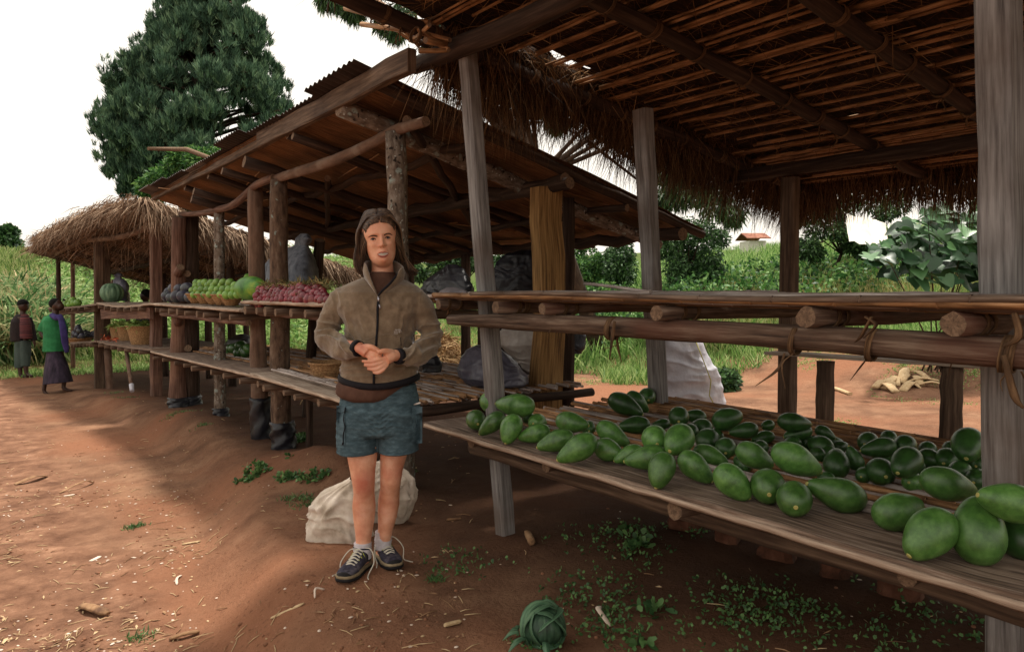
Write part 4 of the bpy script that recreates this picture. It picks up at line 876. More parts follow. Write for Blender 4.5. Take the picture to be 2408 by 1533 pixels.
for n_, (cr, tp, bt, w, lv, dk, lab) in enumerate(AV):
    f = {6: c6, 7: c7, 3: c3}[cr]; tp, bt = f(*tp), f(*bt); w = w*(.4271 if cr == 3 else .4089); cx_, cy_ = (tp[0]+bt[0])/2, (tp[1]+bt[1])/2
    dx, dy = tp[0]-bt[0], tp[1]-bt[1]; pl = math.hypot(dx, dy); k = 0 if pl < 1.45*w else (1 if pl < 1.62*w else 3)
    if pl < .75*w: k = 2
    ba = [1.42, 1.58, 1.22, 1.75][k]; cs = min(1, max(pl/w, .25)/ba) if pl >= .75*w else .35
    im = (cR*dx-cU*dy).normalized(); vw = -ray(cx_, cy_).normalized()*(1 if dy > -5 else -1)
    X_ = (im*cs+vw*math.sqrt(max(0, 1-cs*cs))).normalized()
    r = .06
    for _ in range(8):
        ext = math.sqrt((ba*r*X_.z)**2+r*r*(1-X_.z**2)); z = ZS+.016+ext+lv*1.1*r; p = WZ(cx_, cy_, z); r = w*1.05/2*depth(p)/FPX
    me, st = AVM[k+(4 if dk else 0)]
    o = bpy.data.objects.new('avocado', me); COL.objects.link(o); s_ = bpy.data.objects.new('stem', st); COL.objects.link(s_); s_.parent = o
    Y_ = Vector((0, 0, 1)).cross(X_).normalized()*random.choice((1, -1)); Z_ = X_.cross(Y_)
    S = 2*r; o.matrix_world = Matrix(((X_.x*S, Y_.x*S, Z_.x*S, p.x), (X_.y*S, Y_.y*S, Z_.y*S, p.y), (X_.z*S, Y_.z*S, Z_.z*S, p.z), (0, 0, 0, 1)))
    tag(o, lab, 'avocado', 'avocados on the near stall')

# ---- green oranges in five small baskets, upper shelf of the middle stall ----
def fruit(name, m, r, sx=1, sz=1, seg=18):
    mb = MB(); ell(mb, (0, 0, 0), r*sx, r*sx, r*sz, nu=seg, nv=12); me = mb.mesh(name); me.materials.append(M[m]); return me
def put(name, me, p, lab, cat, grp=None, sc=1, rot=True):
    o = bpy.data.objects.new(name, me); COL.objects.link(o); o.location = p; o.scale = (sc,)*3
    if rot: o.rotation_euler = (random.uniform(0, 6), random.uniform(0, 6), random.uniform(0, 6))
    return tag(o, lab, cat, grp)
def basket(p, r, h, lab, taper=.72, m='basket', grp=None, dark=False, n=28):
    mb = MB(); rg = []
    prof = [(taper*.9, 0), (taper, .02*1), (taper+(1-taper)*.35, h*.35), (taper+(1-taper)*.7, h*.7), (1, h), (1.04, h+.008), (.97, h+.006), (.93, h*.9), (taper*.85, .03)]
    for q, (k, z) in enumerate(prof): rg.append([Vector((p[0]+math.cos(a)*r*k*(1+.02*math.sin(a*14+q*3.1)), p[1]+math.sin(a)*r*k*(1+.02*math.sin(a*14+q*3.1)), p[2]+z)) for a in np.linspace(0, 6.283, n+1)[:-1]])
    loft(mb, rg); o = build('basket', mb, M[m]); 
    rb = MB(); tube(rb, [Vector((p[0]+math.cos(a)*r*1.02, p[1]+math.sin(a)*r*1.02, p[2]+h+.004+.004*math.sin(a*16))) for a in np.linspace(0, 6.283, 33)], [.009]*33, 5, closed=False); build('rim', rb, M[m], o)
    return tag(o, lab, 'basket', grp)
lime = fruit('green_orange', 'lime', .041)
ordn = ['first', 'second', 'third', 'fourth', 'fifth', 'sixth', 'seventh', 'eighth', 'ninth', 'tenth', 'eleventh', 'twelfth', 'thirteenth', 'fourteenth', 'fifteenth']
zsh = 1.155
for i, px in enumerate((463, 484, 505, 524, 545)):
    p = WX(px, 720, 2.13); p.z = zsh; basket(p, .115, .10, 'shallow woven basket under the green oranges, %s from the left' % ordn[i], .6, grp='shallow baskets of green oranges')
rows = [('lowest', 693, [456, 468, 480, 493, 507, 519, 533, 546, 559], 2.06), ('second', 682, [452, 463, 475, 488, 500, 512, 526, 540, 552], 2.09), ('third', 672, [461, 474, 489, 503, 521, 538, 553], 2.13), ('top', 665, [462, 472, 482, 497, 510, 525, 541], 2.14), ('rear', 690, [460, 480, 500, 520, 540], 2.2), ('hidden', 680, [458, 478, 498, 518, 538], 2.25)]
for nm, py, xs, X_ in rows:
    for i, px in enumerate(xs):
        p = WX(px, py+random.uniform(-1, 1), X_); put('green_orange', lime, p, '%s green orange from the left in the %s row of the basket pile' % (ordn[i], nm), 'orange', 'green oranges piled in baskets', random.uniform(.92, 1.12))
# dark papaya-like fruits left of them
dkf = fruit('dark_fruit', 'dark_fruit', .07, 1, 1.15)
for i, (px, py, s) in enumerate(((392, 697, 1.0), (403, 700, .95), (417, 697, 1.15), (431, 696, 1.0), (446, 698, .9), (398, 686, .9), (409, 678, 1.0), (421, 680, .95), (440, 678, 1.05))):
    p = WX(px, py, 2.12 if py > 690 else 2.18); put('dark_fruit', dkf, p, 'dusky purple green fruit, %s from the left in the %s layer by the reddish trunk' % (ordn[i if i < 5 else i-5], 'bottom' if i < 5 else 'upper'), 'fruit', 'dark fruits on the middle stall', s)
# papaya
mb = MB(); a, b = WX(562, 684, 2.1), WX(618, 682, 2.18); c = (a+b)/2; ax = (b-a).normalized(); L_ = (b-a).length; ell(mb, (0, 0, 0), L_/2*1.05, .115, .115, nu=28, nv=16)
me = mb.mesh('papaya'); me.materials.append(M['melon']); o = put('papaya', me, Vector((c.x, c.y, 1.215+.112)), 'large green and yellow papaya between the oranges and the onions', 'papaya', rot=False); o.rotation_euler = (0, 0, math.atan2(ax.y, ax.x))
c = WX(592, 670, 2.5); put('papaya', me, c, 'green papaya half hidden behind the smooth post', 'papaya', sc=.6)
# onions
M['husk_dry'] = mat('onion_neck', ['#5a3a2c', '#86604a'], coord='Object', scale=(60, 60, 60), bump=.2)
on = fruit('red_onion', 'onion', .042, 1, .92, 14); mb = MB(); tube(mb, [(0, 0, .034), (.003, 0, .046), (.012, .005, .060)], [.009, .004, .0015], 6); onneck = mb.mesh('neck'); onneck.materials.append(M['husk_dry'])
def onion(p, lab, s=1):
    o = put('red_onion', on, p, lab, 'onion', 'red onions heaped on the upper shelf', s); k = bpy.data.objects.new('neck', onneck); COL.objects.link(k); k.parent = o
for row, (py, X_, n0) in enumerate(((706, 2.03, 17), (698, 2.06, 17), (690, 2.10, 16), (683, 2.15, 15), (677, 2.2, 13))):
    for i in range(n0):
        px = 602+row*3+i*(178-row*7)/n0*1.0+random.uniform(-2, 2)
        p = WX(px, py+random.uniform(-2, 2), X_+random.uniform(-.02, .02)); onion(p, 'small red onion in the long heap between the papaya and the woman', random.uniform(.7, 1.15))
for i, px in enumerate((596, 606, 613)): onion(WX(px, 719-i, 2.08), 'small red onion in the long heap between the papaya and the woman', .7)
n = 900; px_ = rng.uniform(612, 775, n); Pn = np.array([WX(a, 672+rng.uniform(-6, 10), 2.2+rng.uniform(-.06, .1)) for a in px_]); D = np.stack([rng.normal(0, .8, n), rng.normal(0, .8, n), rng.normal(.5, .5, n)], 1)
M['onion_tops'] = strandmat('dry_onion_tops', ['#4a4a30', '#6d6a42', '#9a7f55', '#5b7048']); o = strands('onion_tops', M['onion_tops'], None, Pn, D, rng.uniform(.03, .11, n), .009, .2); tag(o, 'withered onion tops lying over the red onions', kind='stuff')
# mangoes / dark green fruits on the lower shelf, small basket, bundle
gm = fruit('green_mango', 'dark_avocado', .062, 1, 1.2)
for i in range(24):
    px = random.uniform(538, 588); py = 836-random.uniform(0, 26)*(1-abs(px-563)/60); p = WX(px, py, 2.5+random.uniform(0, .25)); put('green_mango', gm, p, 'dark green mango in the heap on the lower shelf left of the smooth post', 'mango', 'mangoes heaped on the lower shelf', random.uniform(.85, 1.1))
p = WZ(773, 888, .6); basket(p, .155, .12, 'small empty woven basket on the lower shelf left of the woman', .75)
p = WZ(730, 836, .6); basket((p.x+.3, p.y, p.z), .2, .13, 'dark flat basket further back on the lower shelf', .85)

# ---- far stall goods ----
def onC(px, py, off=.1): return WCc(px, py, off)
def gourd(p, r, h, lab, ribs=12, m='pumpkin', cat='pumpkin', name='pumpkin'):
    mb = MB(); rg = []
    for i in range(1, 14):
        th = math.pi*i/14; rg.append([Vector((p.x+math.cos(a)*r*math.sin(th)**.8*(1+.05*math.cos(a*ribs)), p.y+math.sin(a)*r*math.sin(th)**.8*(1+.05*math.cos(a*ribs)), p.z+h/2-h/2*math.cos(th))) for a in np.linspace(0, 6.283, 49)[:-1]])
    loft(mb, rg); o = build(name, mb, M[m]); sb = MB(); tube(sb, [p+Vector((0, 0, h-.01)), p+Vector((.01, 0, h+.06))], [.02, .014], 8); build('stalk', sb, M['plain_bark'], o); return tag(o, lab, cat)
p = onC(264, 712, .12); gourd(p, .18, .34, 'big striped grey green pumpkin on the far stall')
p = onC(240, 710, .1); gourd(p, .12, .24, 'small plain green squash left of the striped pumpkin', 5, 'lime', 'squash', 'squash')
lime2 = fruit('green_fruit', 'lime', .07, 1, 1.1)
for i, (px, py) in enumerate(((158, 715), (166, 716), (175, 713), (161, 708), (171, 707), (183, 712), (150, 717))): put('green_fruit', lime2, onC(px, py, .0), 'small green fruit in the little heap at the far end of the row', 'fruit', 'green fruits at the far end')
pf = fruit('purple_fruit', 'dark_fruit', .055)
for k in range(26):
    t = random.random(); px = 184+random.uniform(-17, 17)*(1-t); py = 795-26*t; put('purple_fruit', pf, onC(px, py, .0+random.uniform(0, .15)), 'small purple fruit in the cone shaped heap on the lower far shelf', 'fruit', 'purple fruits in a cone')
p = onC(187, 807, .05); basket(p, .22, .09, 'flat tray basket under the cone of purple fruits', .8)
for k in range(14): put('dark_fruit', dkf, onC(random.uniform(196, 226), 795-random.uniform(0, 12), .3), 'dark green fruit lying right of the purple cone on the far shelf', 'fruit', 'dark fruits on the far lower shelf', .85)
n = 420; Pn = np.array([onC(rng.uniform(237, 274), 808-abs(rng.normal(0, 6)), .05+rng.uniform(-.1, .3)) for _ in range(n)]); D = rng.normal(size=(n, 3))*[1, 1, .5]
o = strands('peppers', M['chilli'], None, Pn, D, rng.uniform(.05, .09, n), .024, .1, prof=(.5, 1, .2)); tag(o, 'spread of small orange red peppers on the far lower shelf', kind='stuff')
for i, (px, r) in enumerate(((284, .17), (303, .18), (336, .23))):
    p = onC(px, 813+i*1.5, .12+.1*(i < 2)); basket(p, r, .33, ['left', 'middle', 'right, largest'][i]+' of three tall baskets filled with green beans', .68, grp='tall bean baskets')
    n = 260; th = rng.uniform(0, 6.28, n); rr = r*np.sqrt(rng.random(n))*.95; Pn = np.stack([p.x+rr*np.cos(th), p.y+rr*np.sin(th), p.z+.32+.09*(1-rr/r)+rng.uniform(0, .03, n)], 1); D = rng.normal(size=(n, 3))*[1, 1, .35]
    o = strands('green_beans', M['bean'], None, Pn, D, rng.uniform(.08, .14, n), .014, .2, prof=(.7, 1, .7, .2)); tag(o, 'green beans heaped in the %s tall basket' % ['left', 'middle', 'right'][i], kind='stuff')

# ================= SACKS AND BAGS =================
def sack(name, prof, depth_, m, lab, cat='sack', X=None, d=None, seed=1, amp=.03, nr=80, voxel=None, neck=None, fr=6, wr=.5):
    """prof: list of (py, xl, xr) silhouette rows; the bag stands at distance d (or in plane X) and is as deep as depth_ (fraction of width)"""
    rg = []; rows = []
    ys = [q[0] for q in prof]
    for y in np.linspace(ys[0], ys[-1], nr):
        xl = np.interp(y, ys, [q[1] for q in prof]); xr = np.interp(y, ys, [q[2] for q in prof])
        l, r = (WX(xl, y, X), WX(xr, y, X)) if X is not None else (W(xl, y, d), W(xr, y, d))
        c = (l+r)/2; hw = (r-l)/2; fwd = Vector((cF.x, cF.y, 0)).normalized()*hw.length*depth_
        gth = .13*math.exp(-((y-ys[0])/(ys[-1]-ys[0]))*2.6)*(1 if m == 'sack' else 0); hw = hw*1.0
        rg.append([c+(1+gth*math.sin(11*a+2*math.sin(3*a)))*hw*(math.copysign(abs(math.cos(a))**.85, math.cos(a)))+(1+gth*math.sin(11*a+2*math.sin(3*a)))*fwd*(math.copysign(abs(math.sin(a))**.85, math.sin(a))) for a in np.linspace(0, 6.283, 97)[:-1]])
    mb = MB(); loft(mb, rg); a_ = np.array(mb.v); nrm = np.zeros_like(a_)
    for i, ring in enumerate(rg):
        c = np.mean(np.array(ring), 0); q = np.array(ring)-c; nrm[i*96:(i+1)*96] = q/np.maximum(np.linalg.norm(q, axis=1, keepdims=True), 1e-6)
    ns = fbm(a_*fr, 4, seed)*amp; wp = fbm(a_*fr*.8, 2, seed+9)[:, None]*.25; r1 = 1-np.abs(vnoise((a_+wp)*[fr*1.2, fr*1.2, fr*3.2], seed+5)); r2 = 1-np.abs(vnoise((a_+wp)*[fr*3.5, fr*3.5, fr*wr*2], seed+6)); hh = (a_[:, 2]-a_[:, 2].min())/np.ptp(a_[:, 2]); ns = ns*.5+amp*(.75*(r1**2)*(1-.6*hh)+.22*(r2**2)-.45); ns *= np.minimum(1, np.linalg.norm(a_-a_.mean(0), axis=1)*20)
    mb.v = [tuple(p) for p in a_+nrm*ns[:, None]]
    o = build(name, mb, M[m]); return tag(o, lab, cat)
# pale sack behind the woman's legs and its neighbour
o = sack('sack', [(1108, 838, 852), (1118, 832, 858), (1128, 822, 864), (1142, 788, 870), (1160, 752, 872), (1185, 728, 874), (1230, 720, 876), (1270, 730, 876), (1300, 745, 872), (1325, 757, 865), (1338, 768, 855)], .75, 'sack', 'bulging pale woven sack tied at the top, left of the woman\'s shins', d=3.95, seed=3, amp=.05, fr=4.5, wr=.6)
tb = MB(); tube(tb, [W(826, 1124, 3.9), W(842, 1130, 3.86), W(858, 1126, 3.9), W(846, 1120, 3.99), W(826, 1124, 3.9)], .010, 6); tube(tb, [W(840, 1128, 3.87), W(832, 1142, 3.85), W(838, 1158, 3.84)], [.009, .006, .003], 5); build('tie', tb, M['brown_strip'], o)
o = sack('sack', [(1085, 880, 930), (1100, 876, 950), (1125, 872, 972), (1150, 872, 980), (1180, 874, 974), (1210, 880, 962), (1240, 886, 944), (1252, 892, 930)], .5, 'sack', 'smaller frayed sack standing behind the woman\'s right shin', d=4.2, seed=9, amp=.04, fr=6)
o = sack('plastic_bag', [(812, 1118, 1150), (822, 1098, 1180), (840, 1084, 1205), (865, 1076, 1225), (885, 1080, 1238), (900, 1095, 1240), (905, 1105, 1236)], .8, 'grey_plastic', 'grey violet plastic bag lying on the lower cane shelf behind the front left post', 'bag', d=5.3, seed=13, amp=.03)
o = sack('plastic_bag', [(762, 1190, 1290), (785, 1168, 1310), (810, 1170, 1325), (840, 1205, 1335), (870, 1235, 1340), (890, 1275, 1340), (905, 1300, 1330)], .6, 'clear_plastic', 'milky translucent plastic bag slumped behind the yellowish split post', 'bag', d=6.2, seed=17, amp=.03)
o = sack('white_bag', [(775, 1560, 1640), (800, 1558, 1655), (850, 1560, 1672), (885, 1562, 1697), (920, 1560, 1694), (950, 1556, 1700), (985, 1552, 1718)], .5, 'white_plastic', 'tall stiff white woven bag standing on the red earth behind the squared post', 'bag', d=7.2, seed=23, amp=.06, fr=3)
yb = MB(); tube(yb, [W(1635, 800, 6.93), W(1655, 850, 6.93), W(1672, 895, 6.93), W(1668, 930, 6.93), W(1690, 970, 6.93)], .006, 4); M['yellow_line'] = mat('yellow_stripe', ['#b0a850', '#c0b860'], rough=.6, bump=0); build('stripe', yb, M['yellow_line'], o)
o = sack('black_bag', [(622, 1050, 1075), (632, 1040, 1092), (648, 1015, 1100), (662, 998, 1108), (680, 990, 1112), (700, 990, 1112)], .6, 'black_plastic', 'crumpled black plastic heap on the upper shelf right of the woman', 'bag', X=2.55, seed=29, amp=.03)
o = sack('cloth', [(676, 1050, 1075), (684, 1035, 1098), (696, 1026, 1105), (706, 1024, 1106)], .5, 'cloth_grey', 'crumpled grey cloth lying in front of the black plastic heap', 'cloth', X=2.25, seed=31, amp=.012)
o = sack('black_bag', [(832, 1005, 1025), (842, 992, 1036), (858, 984, 1040), (874, 988, 1036)], .7, 'black_plastic', 'small shiny black bag on the lower shelf at the woman\'s elbow', 'bag', d=5.0, seed=37, amp=.02)
o = sack('black_bag', [(770, 1350, 1368), (790, 1346, 1380), (820, 1340, 1375), (832, 1345, 1365)], .5, 'black_plastic', 'black bag hanging behind the split post above the weeds', 'bag', d=8.2, seed=41, amp=.02)
o = sack('sack', [(550, 708, 724), (562, 696, 734), (578, 694, 724), (592, 668, 730), (610, 642, 736), (630, 626, 740), (665, 620, 742), (700, 620, 742)], .6, 'blue_sack', 'tall blue grey striped sack behind the onions', X=2.75, seed=43, amp=.02)
o = sack('plastic_bag', [(642, 276, 282), (648, 268, 290), (652, 272, 284), (660, 266, 296), (675, 262, 302), (690, 266, 302), (708, 272, 300)], .7, 'grey_plastic', 'knotted grey plastic bag behind the striped pumpkin', 'bag', d=13.0, seed=47, amp=.03)
o = sack('black_bag', [(786, 560, 575), (796, 545, 588), (806, 540, 590), (815, 542, 588)], .7, 'black_plastic', 'black plastic behind the mango heap on the lower shelf', 'bag', X=2.95, seed=53, amp=.03)
# banana leaf bundle in the foreground
bc = WZ(1276, 1470, gzf(WZ(1276, 1500, 0).x, WZ(1276, 1500, 0).y)+.075); base = gzf(bc.x, bc.y); root = thing('leaf_bundle', (bc.x, bc.y, base), 'round parcel wrapped in dark green banana leaves lying on the earth at the bottom centre', 'parcel')
mb = MB(); rB = .080; rg = []
for i in range(1, 24):
    th = math.pi*i/24; rg.append([Vector((bc.x, bc.y, base+.068))+Vector((math.cos(a), math.sin(a), 0))*(rB*1.02*math.sin(th)*(1+.05*math.sin(a*7+3*math.cos(th))+.03*math.sin(a*13)))+Vector((0, 0, .070*math.cos(th))) for a in np.linspace(0, 6.283, 61)[:-1]])
loft(mb, rg[::-1]); mb.uv = [(random.Random(i//4 % 60).random()*2, (i//240)*.03) for i in range(len(mb.uv))]; build('parcel', mb, M['banana_leaf'], root)
C0 = Vector((bc.x, bc.y, base+.068))
for k in range(9):
    a = k*2.4; 
    ax = Vector((math.sin(a*1.7), math.cos(a*1.3), 1.2*math.sin(k))).normalized(); u = ax.orthogonal().normalized(); v = ax.cross(u); s0 = random.uniform(0, 6); pts = [C0+(u*math.cos(t)+v*math.sin(t))*(rB*.99)+ax*.015*math.sin(t*2+k) for t in np.linspace(s0, s0+random.uniform(2, 4.2), 14)]
    for q in pts: q.z = max(q.z, base+.004)
    mb = MB(); tube(mb, pts, [.006]+[.019]*12+[.004], 8, flat=.16); build('leaf_strip', mb, M['leaf_strip'] if 'leaf_strip' in M else M.setdefault('leaf_strip', mat('leaf_strip', ['#28432f', '#46654b', '#6b8a6a'], scale=(40, 6, 1), rough=.5, bump=.3)), root)
for k in range(5):
    a = 2.6+k*.5; d_ = -cR*math.cos(k*.4)+Vector((-cF.x, -cF.y, 0))*(.2*k-.3); p = C0+d_.normalized()*.09; p.z = base+.05; q = C0+d_.normalized()*(.12+.015*k); q.z = gzf(q.x, q.y)+.012
    mb = MB(); tube(mb, curve([p, (p+q)/2+Vector((0, 0, .012)), q], 4), lerps([.012, .016, .003], 9), 6, flat=.3); build('leaf_end', mb, M['leaf_strip'], root)

# ================= PEOPLE =================
M['skin'] = mat('tanned_skin', ['#c98869', '#dc9f80', '#e8b498'], coord='Object', scale=(14, 14, 14), rough=.5, spec=.4, bump=.12, bscale=(220, 220, 220), bdist=.001, sss=.15, mott=('#bd6a54', 7, .5, .8))
M['dark_skin'] = mat('dark_brown_skin', ['#2a1710', '#3a2218', '#462b1f'], coord='Object', scale=(14, 14, 14), rough=.45, spec=.45, bump=.05)
M['lip'] = mat('lips', ['#9c4a40', '#b05c50'], coord='Object', scale=(80, 80, 80), rough=.4, bump=0)
M['teeth'] = mat('teeth', ['#b5aa9e', '#c9c0b5'], coord='Object', rough=.3, bump=0)
M['eye_white'] = mat('eye_white', ['#857b75', '#9a908a'], coord='Object', rough=.25, bump=0)
M['iris'] = mat('iris', ['#1d2326', '#2b3336'], coord='Object', rough=.2, bump=0)
M['brow'] = mat('eyebrow', ['#2c1c14', '#42291c'], coord='Object', scale=(200, 200, 200), rough=.9, bump=.3)
M['hair'] = mat('brown_hair', ['#20130d', '#3d281c', '#5a3f2d'], coord='UV', scale=(160, 3, 1), rough=.5, spec=.4, bump=.6, bdist=.003)
M['hairstrand'] = strandmat('brown_hair_strands', ['#1c120c', '#35241a', '#533b2b', '#8a6c52'], rough=.45, spec=.4)
M['black_hair'] = mat('black_hair', ['#0b0908', '#15110f'], coord='Object', scale=(90, 90, 90), rough=.95, bump=1, bdist=.01)
M['fleece'] = mat('brown_fleece', ['#695846', '#7a6855', '#897762'], coord='Object', scale=(30, 30, 30), rough=1, spec=.05, bump=.6, bscale=(330, 330, 330), bdist=.002, sheen=.4, mott=('#655341', 7, .5, .75))
M['trim'] = mat('black_trim', ['#0d0b10', '#18151c'], coord='Object', scale=(40, 40, 40), rough=.8, bump=.2)
M['tshirt'] = mat('brown_tshirt', ['#4a3228', '#5c4034'], coord='Object', scale=(20, 20, 20), rough=.95, bump=.3, bdist=.004)
M['shorts'] = mat('slate_blue_shorts', ['#35454c', '#465860', '#5a6f78'], coord='Object', scale=(25, 25, 60), rough=.92, spec=.1, bump=.5, bscale=(14, 14, 60), bdist=.006, mott=('#5d6f78', 5, .5, .85))
M['sock'] = mat('white_ribbed_sock', ['#b9b0b4', '#cfc8cc'], coord='Object', scale=(60, 60, 60), rough=1, bump=.5)
M['shoe'] = mat('navy_shoe_mesh', ['#1d1b26', '#2f2c3a', '#454252'], coord='Object', scale=(40, 40, 40), rough=.8, bump=.5, mott=('#4f4a52', 28, .5, .6))
M['sole'] = mat('dark_rubber_sole', ['#141214', '#242122'], coord='Object', scale=(30, 30, 30), rough=.8, bump=.3)
M['midsole'] = mat('tan_midsole', ['#7d6d55', '#9a8a6e'], coord='Object', scale=(30, 30, 30), rough=.8, bump=.2)
M['lace'] = mat('pale_lace', ['#b8b0a0', '#d8d2c4'], coord='Object', scale=(50, 50, 50), rough=.9, bump=.2)
M['lace_lime'] = mat('yellow_lace', ['#9aa03c', '#b8bc50'], coord='Object', rough=.9, bump=0)
M['metal'] = mat('zip_metal', ['#9a98a0', '#c4c2c8'], coord='Object', rough=.3, bump=0, metal=.8)
M['logo'] = mat('pale_embroidery', ['#c8c0ba', '#dcd6d0'], coord='Object', rough=.9, bump=0)

D0 = 3.45; fwdH = Vector((cF.x, cF.y, 0)).normalized()
def Q(px, py, off=0): return W(px, py, D0-off)
def U(px): return px*D0/FPX                                   # pixels to metres at the woman
wg = gzf(1.56, 3.13)
WM = thing('person', (1.56, 3.13, wg), 'woman with long brown hair in brown fleece and blue shorts, hands clasped', 'person')
def ringU(cx, y, a, b, oc=0, n=40, e=.9, tilt=0):
    c = Q(cx, y, oc); return [c+cR*(U(a)*math.copysign(abs(math.cos(t))**e, math.cos(t)))+(-fwdH)*(b*math.copysign(abs(math.sin(t))**e, math.sin(t)))+Vector((0, 0, tilt*math.sin(t))) for t in np.linspace(0, 6.283, n+1)[:-1]]
# ---- body: head, neck, trunk, arms, hands, legs as one skin ----
mb = MB()
hz = Vector((0, 0, 1)); th_ = 0
hX = ((cR*math.cos(R_(15))+fwdH*math.sin(R_(15)))*math.cos(R_(6.5))+hz*math.sin(R_(6.5))).normalized(); hY = (-fwdH*math.cos(R_(15))+cR*math.sin(R_(15))).normalized(); hY = (hY-hX*hY.dot(hX)).normalized(); hZ = hX.cross(hY)*-1
if hZ.z < 0: hZ = -hZ
HO = Q(893, 561, .0)
def H(x, y, z): return HO+hX*x+hY*y+hZ*z
def he(c, r, nu=20, nv=14): ell(mb, H(*c), r[0], r[1], r[2], hX, hY, hZ, nu, nv)
def head_mesh(mb):
    """skull and jaw as a smooth union seen from the head's centre, face modelled as relief over it"""
    E = [((0, -.02, .038), (.0775, .098, .090)), ((0, .016, -.045), (.0635, .066, .083)), ((0, .036, -.090), (.040, .046, .038)), ((0, .03, .03), (.067, .058, .065))]
    nu, nv = 150, 120; th = np.linspace(0, math.pi, nv+1); ph = np.linspace(0, 2*math.pi, nu+1)[:-1]; TH, PH = np.meshgrid(th, ph, indexing='ij')
    d = np.stack([np.sin(TH)*np.cos(PH), np.sin(TH)*np.sin(PH), np.cos(TH)], -1); o = np.array([0, .005, -.02]); lo, hi = np.full(TH.shape, .02), np.full(TH.shape, .25)
    def sd(P):
        v = [ (np.sqrt((((P-np.array(c))/np.array(r))**2).sum(-1))-1)*min(r) for c, r in E]; k = .014; return -k*np.log(sum(np.exp(-x/k) for x in v))
    for _ in range(24):
        m = (lo+hi)/2; f = sd(o+d*m[..., None]); lo = np.where(f < 0, m, lo); hi = np.where(f < 0, hi, m)
    P = o+d*lo[..., None]; x, y, z = P[..., 0], P[..., 1], P[..., 2]; G = lambda cx, cz, sx, sz: np.exp(-((x-cx)/sx)**2-((z-cz)/sz)**2)
    ax = np.abs(x); A = lambda cx, cz, sx, sz: np.exp(-((ax-cx)/sx)**2-((z-cz)/sz)**2)
    h = np.interp(z, [-.054, -.047, -.041, -.034, -.02, .0, .014, .03], [0, .004, .019, .025, .018, .009, .004, 0]); w = np.interp(z, [-.047, -.036, -.02, 0, .014], [.013, .0125, .0095, .0075, .010])
    dy = h*np.exp(-(x/w)**2)+.0075*A(.0135, -.038, .0062, .0065)-.0125*A(.034, .001, .017, .011)+.0068*A(.034, .0, .014, .008)+.0045*A(.030, .018, .020, .006)-.004*G(0, .016, .008, .012)*0
    dy = dy+.006*G(0, -.066, .027, .017)+.0025*G(0, -.063, .022, .0035)+.0035*G(0, -.077, .017, .0045)-.002*G(0, -.070, .02, .0022)-.004*G(0, -.090, .017, .006)+.0095*G(0, -.110, .018, .014)
    dy = dy+.0085*A(.044, -.032, .017, .016)-.0030*np.exp(-((ax-(.017+(-.045-z)*.55))/.0035)**2)*np.exp(-((z+.056)/.013)**2)-.002*A(.040, -.068, .010, .02)-.0015*A(.058, .03, .012, .02)
    front = sst(.0, .045, y); P = P.copy(); P[..., 1] += dy*front
    vs = [H(*p) for p in P.reshape(-1, 3)]; fs = []
    for i in range(nv):
        for j in range(nu): j2 = (j+1) % nu; fs.append([i*nu+j, i*nu+j2, (i+1)*nu+j2, (i+1)*nu+j][::-1])
    mb.add(vs, fs)
head_mesh(mb)
for s in (-1, 1): he((s*.077, -.008, -.012), (.006, .016, .029))
tube(mb, [H(0, -.02, -.06), H(.0, -.03, -.12), Q(900, 655, -.04), Q(898, 680, -.05)], [.052, .051, .056, .07], 20)
tor = [(672, 893, 66, .06), (690, 893, 84, .08), (730, 892, 78, .11), (780, 892, 72, .11), (850, 892, 70, .105), (920, 892, 72, .10), (960, 892, 76, .10), (985, 892, 70, .085)]
loft(mb, [ringU(c, y, a, b, -.02) for y, c, a, b in tor][::-1])
armL = [(812, 690, -.02), (782, 740, -.02), (768, 792, .0), (805, 812, .14), (848, 818, .22)]; armR = [(975, 695, -.02), (1000, 745, -.02), (1012, 800, .0), (975, 832, .14), (928, 836, .22)]
for A in (armL, armR): tube(mb, [Q(*p) for p in A], [.045, .036, .03, .028, .026], 14)
# right hand (image left): loose fist, back of the hand towards the camera
tube(mb, [Q(840, 816, .215), Q(852, 822, .235), Q(866, 831, .245)], [.026, .030, .031], 14, flat=.75)
for i, (kx, ky, mx_, my_, tx, ty, r) in enumerate(((888, 824, 894, 834, 888, 842, .0082), (884, 831, 889, 842, 882, 848, .0085), (877, 837, 881, 848, 873, 852, .0082), (869, 842, 871, 852, 863, 854, .0074))):
    tube(mb, curve([Q(865+i*-1.5, 826+i*3, .245), Q(kx, ky, .262), Q(mx_, my_, .258), Q(tx, ty, .238)], 4), lerps([r*1.2, r*1.15, r, r*.85], 13), 10)
tube(mb, curve([Q(856, 816, .235), Q(872, 816, .262), Q(886, 822, .268), Q(895, 829, .262)], 3), lerps([.015, .013, .011, .009], 10), 10)
# left hand (image right): palm up below, fingers wrap under the fist
tube(mb, [Q(934, 835, .215), Q(921, 838, .235), Q(907, 845, .25)], [.026, .030, .031], 14, flat=.8)
for i, (kx, ky, mx_, my_, tx, ty, r) in enumerate(((893, 845, 872, 850, 851, 849, .0078), (893, 854, 874, 859.5, 856, 858.5, .0080), (896, 863, 881, 869, 864, 867, .0076), (900, 871, 889, 877, 877, 875.5, .0070))):
    tube(mb, curve([Q(908+i, 842+i*5, .25), Q(kx, ky, .266), Q(mx_, my_, .272), Q(tx, ty, .268)], 4), lerps([r*1.2, r*1.15, r, r*.8], 13), 10)
tube(mb, curve([Q(922, 829, .235), Q(908, 826, .262), Q(898, 826, .275), Q(889, 829, .276)], 3), lerps([.016, .014, .0115, .009], 10), 10)
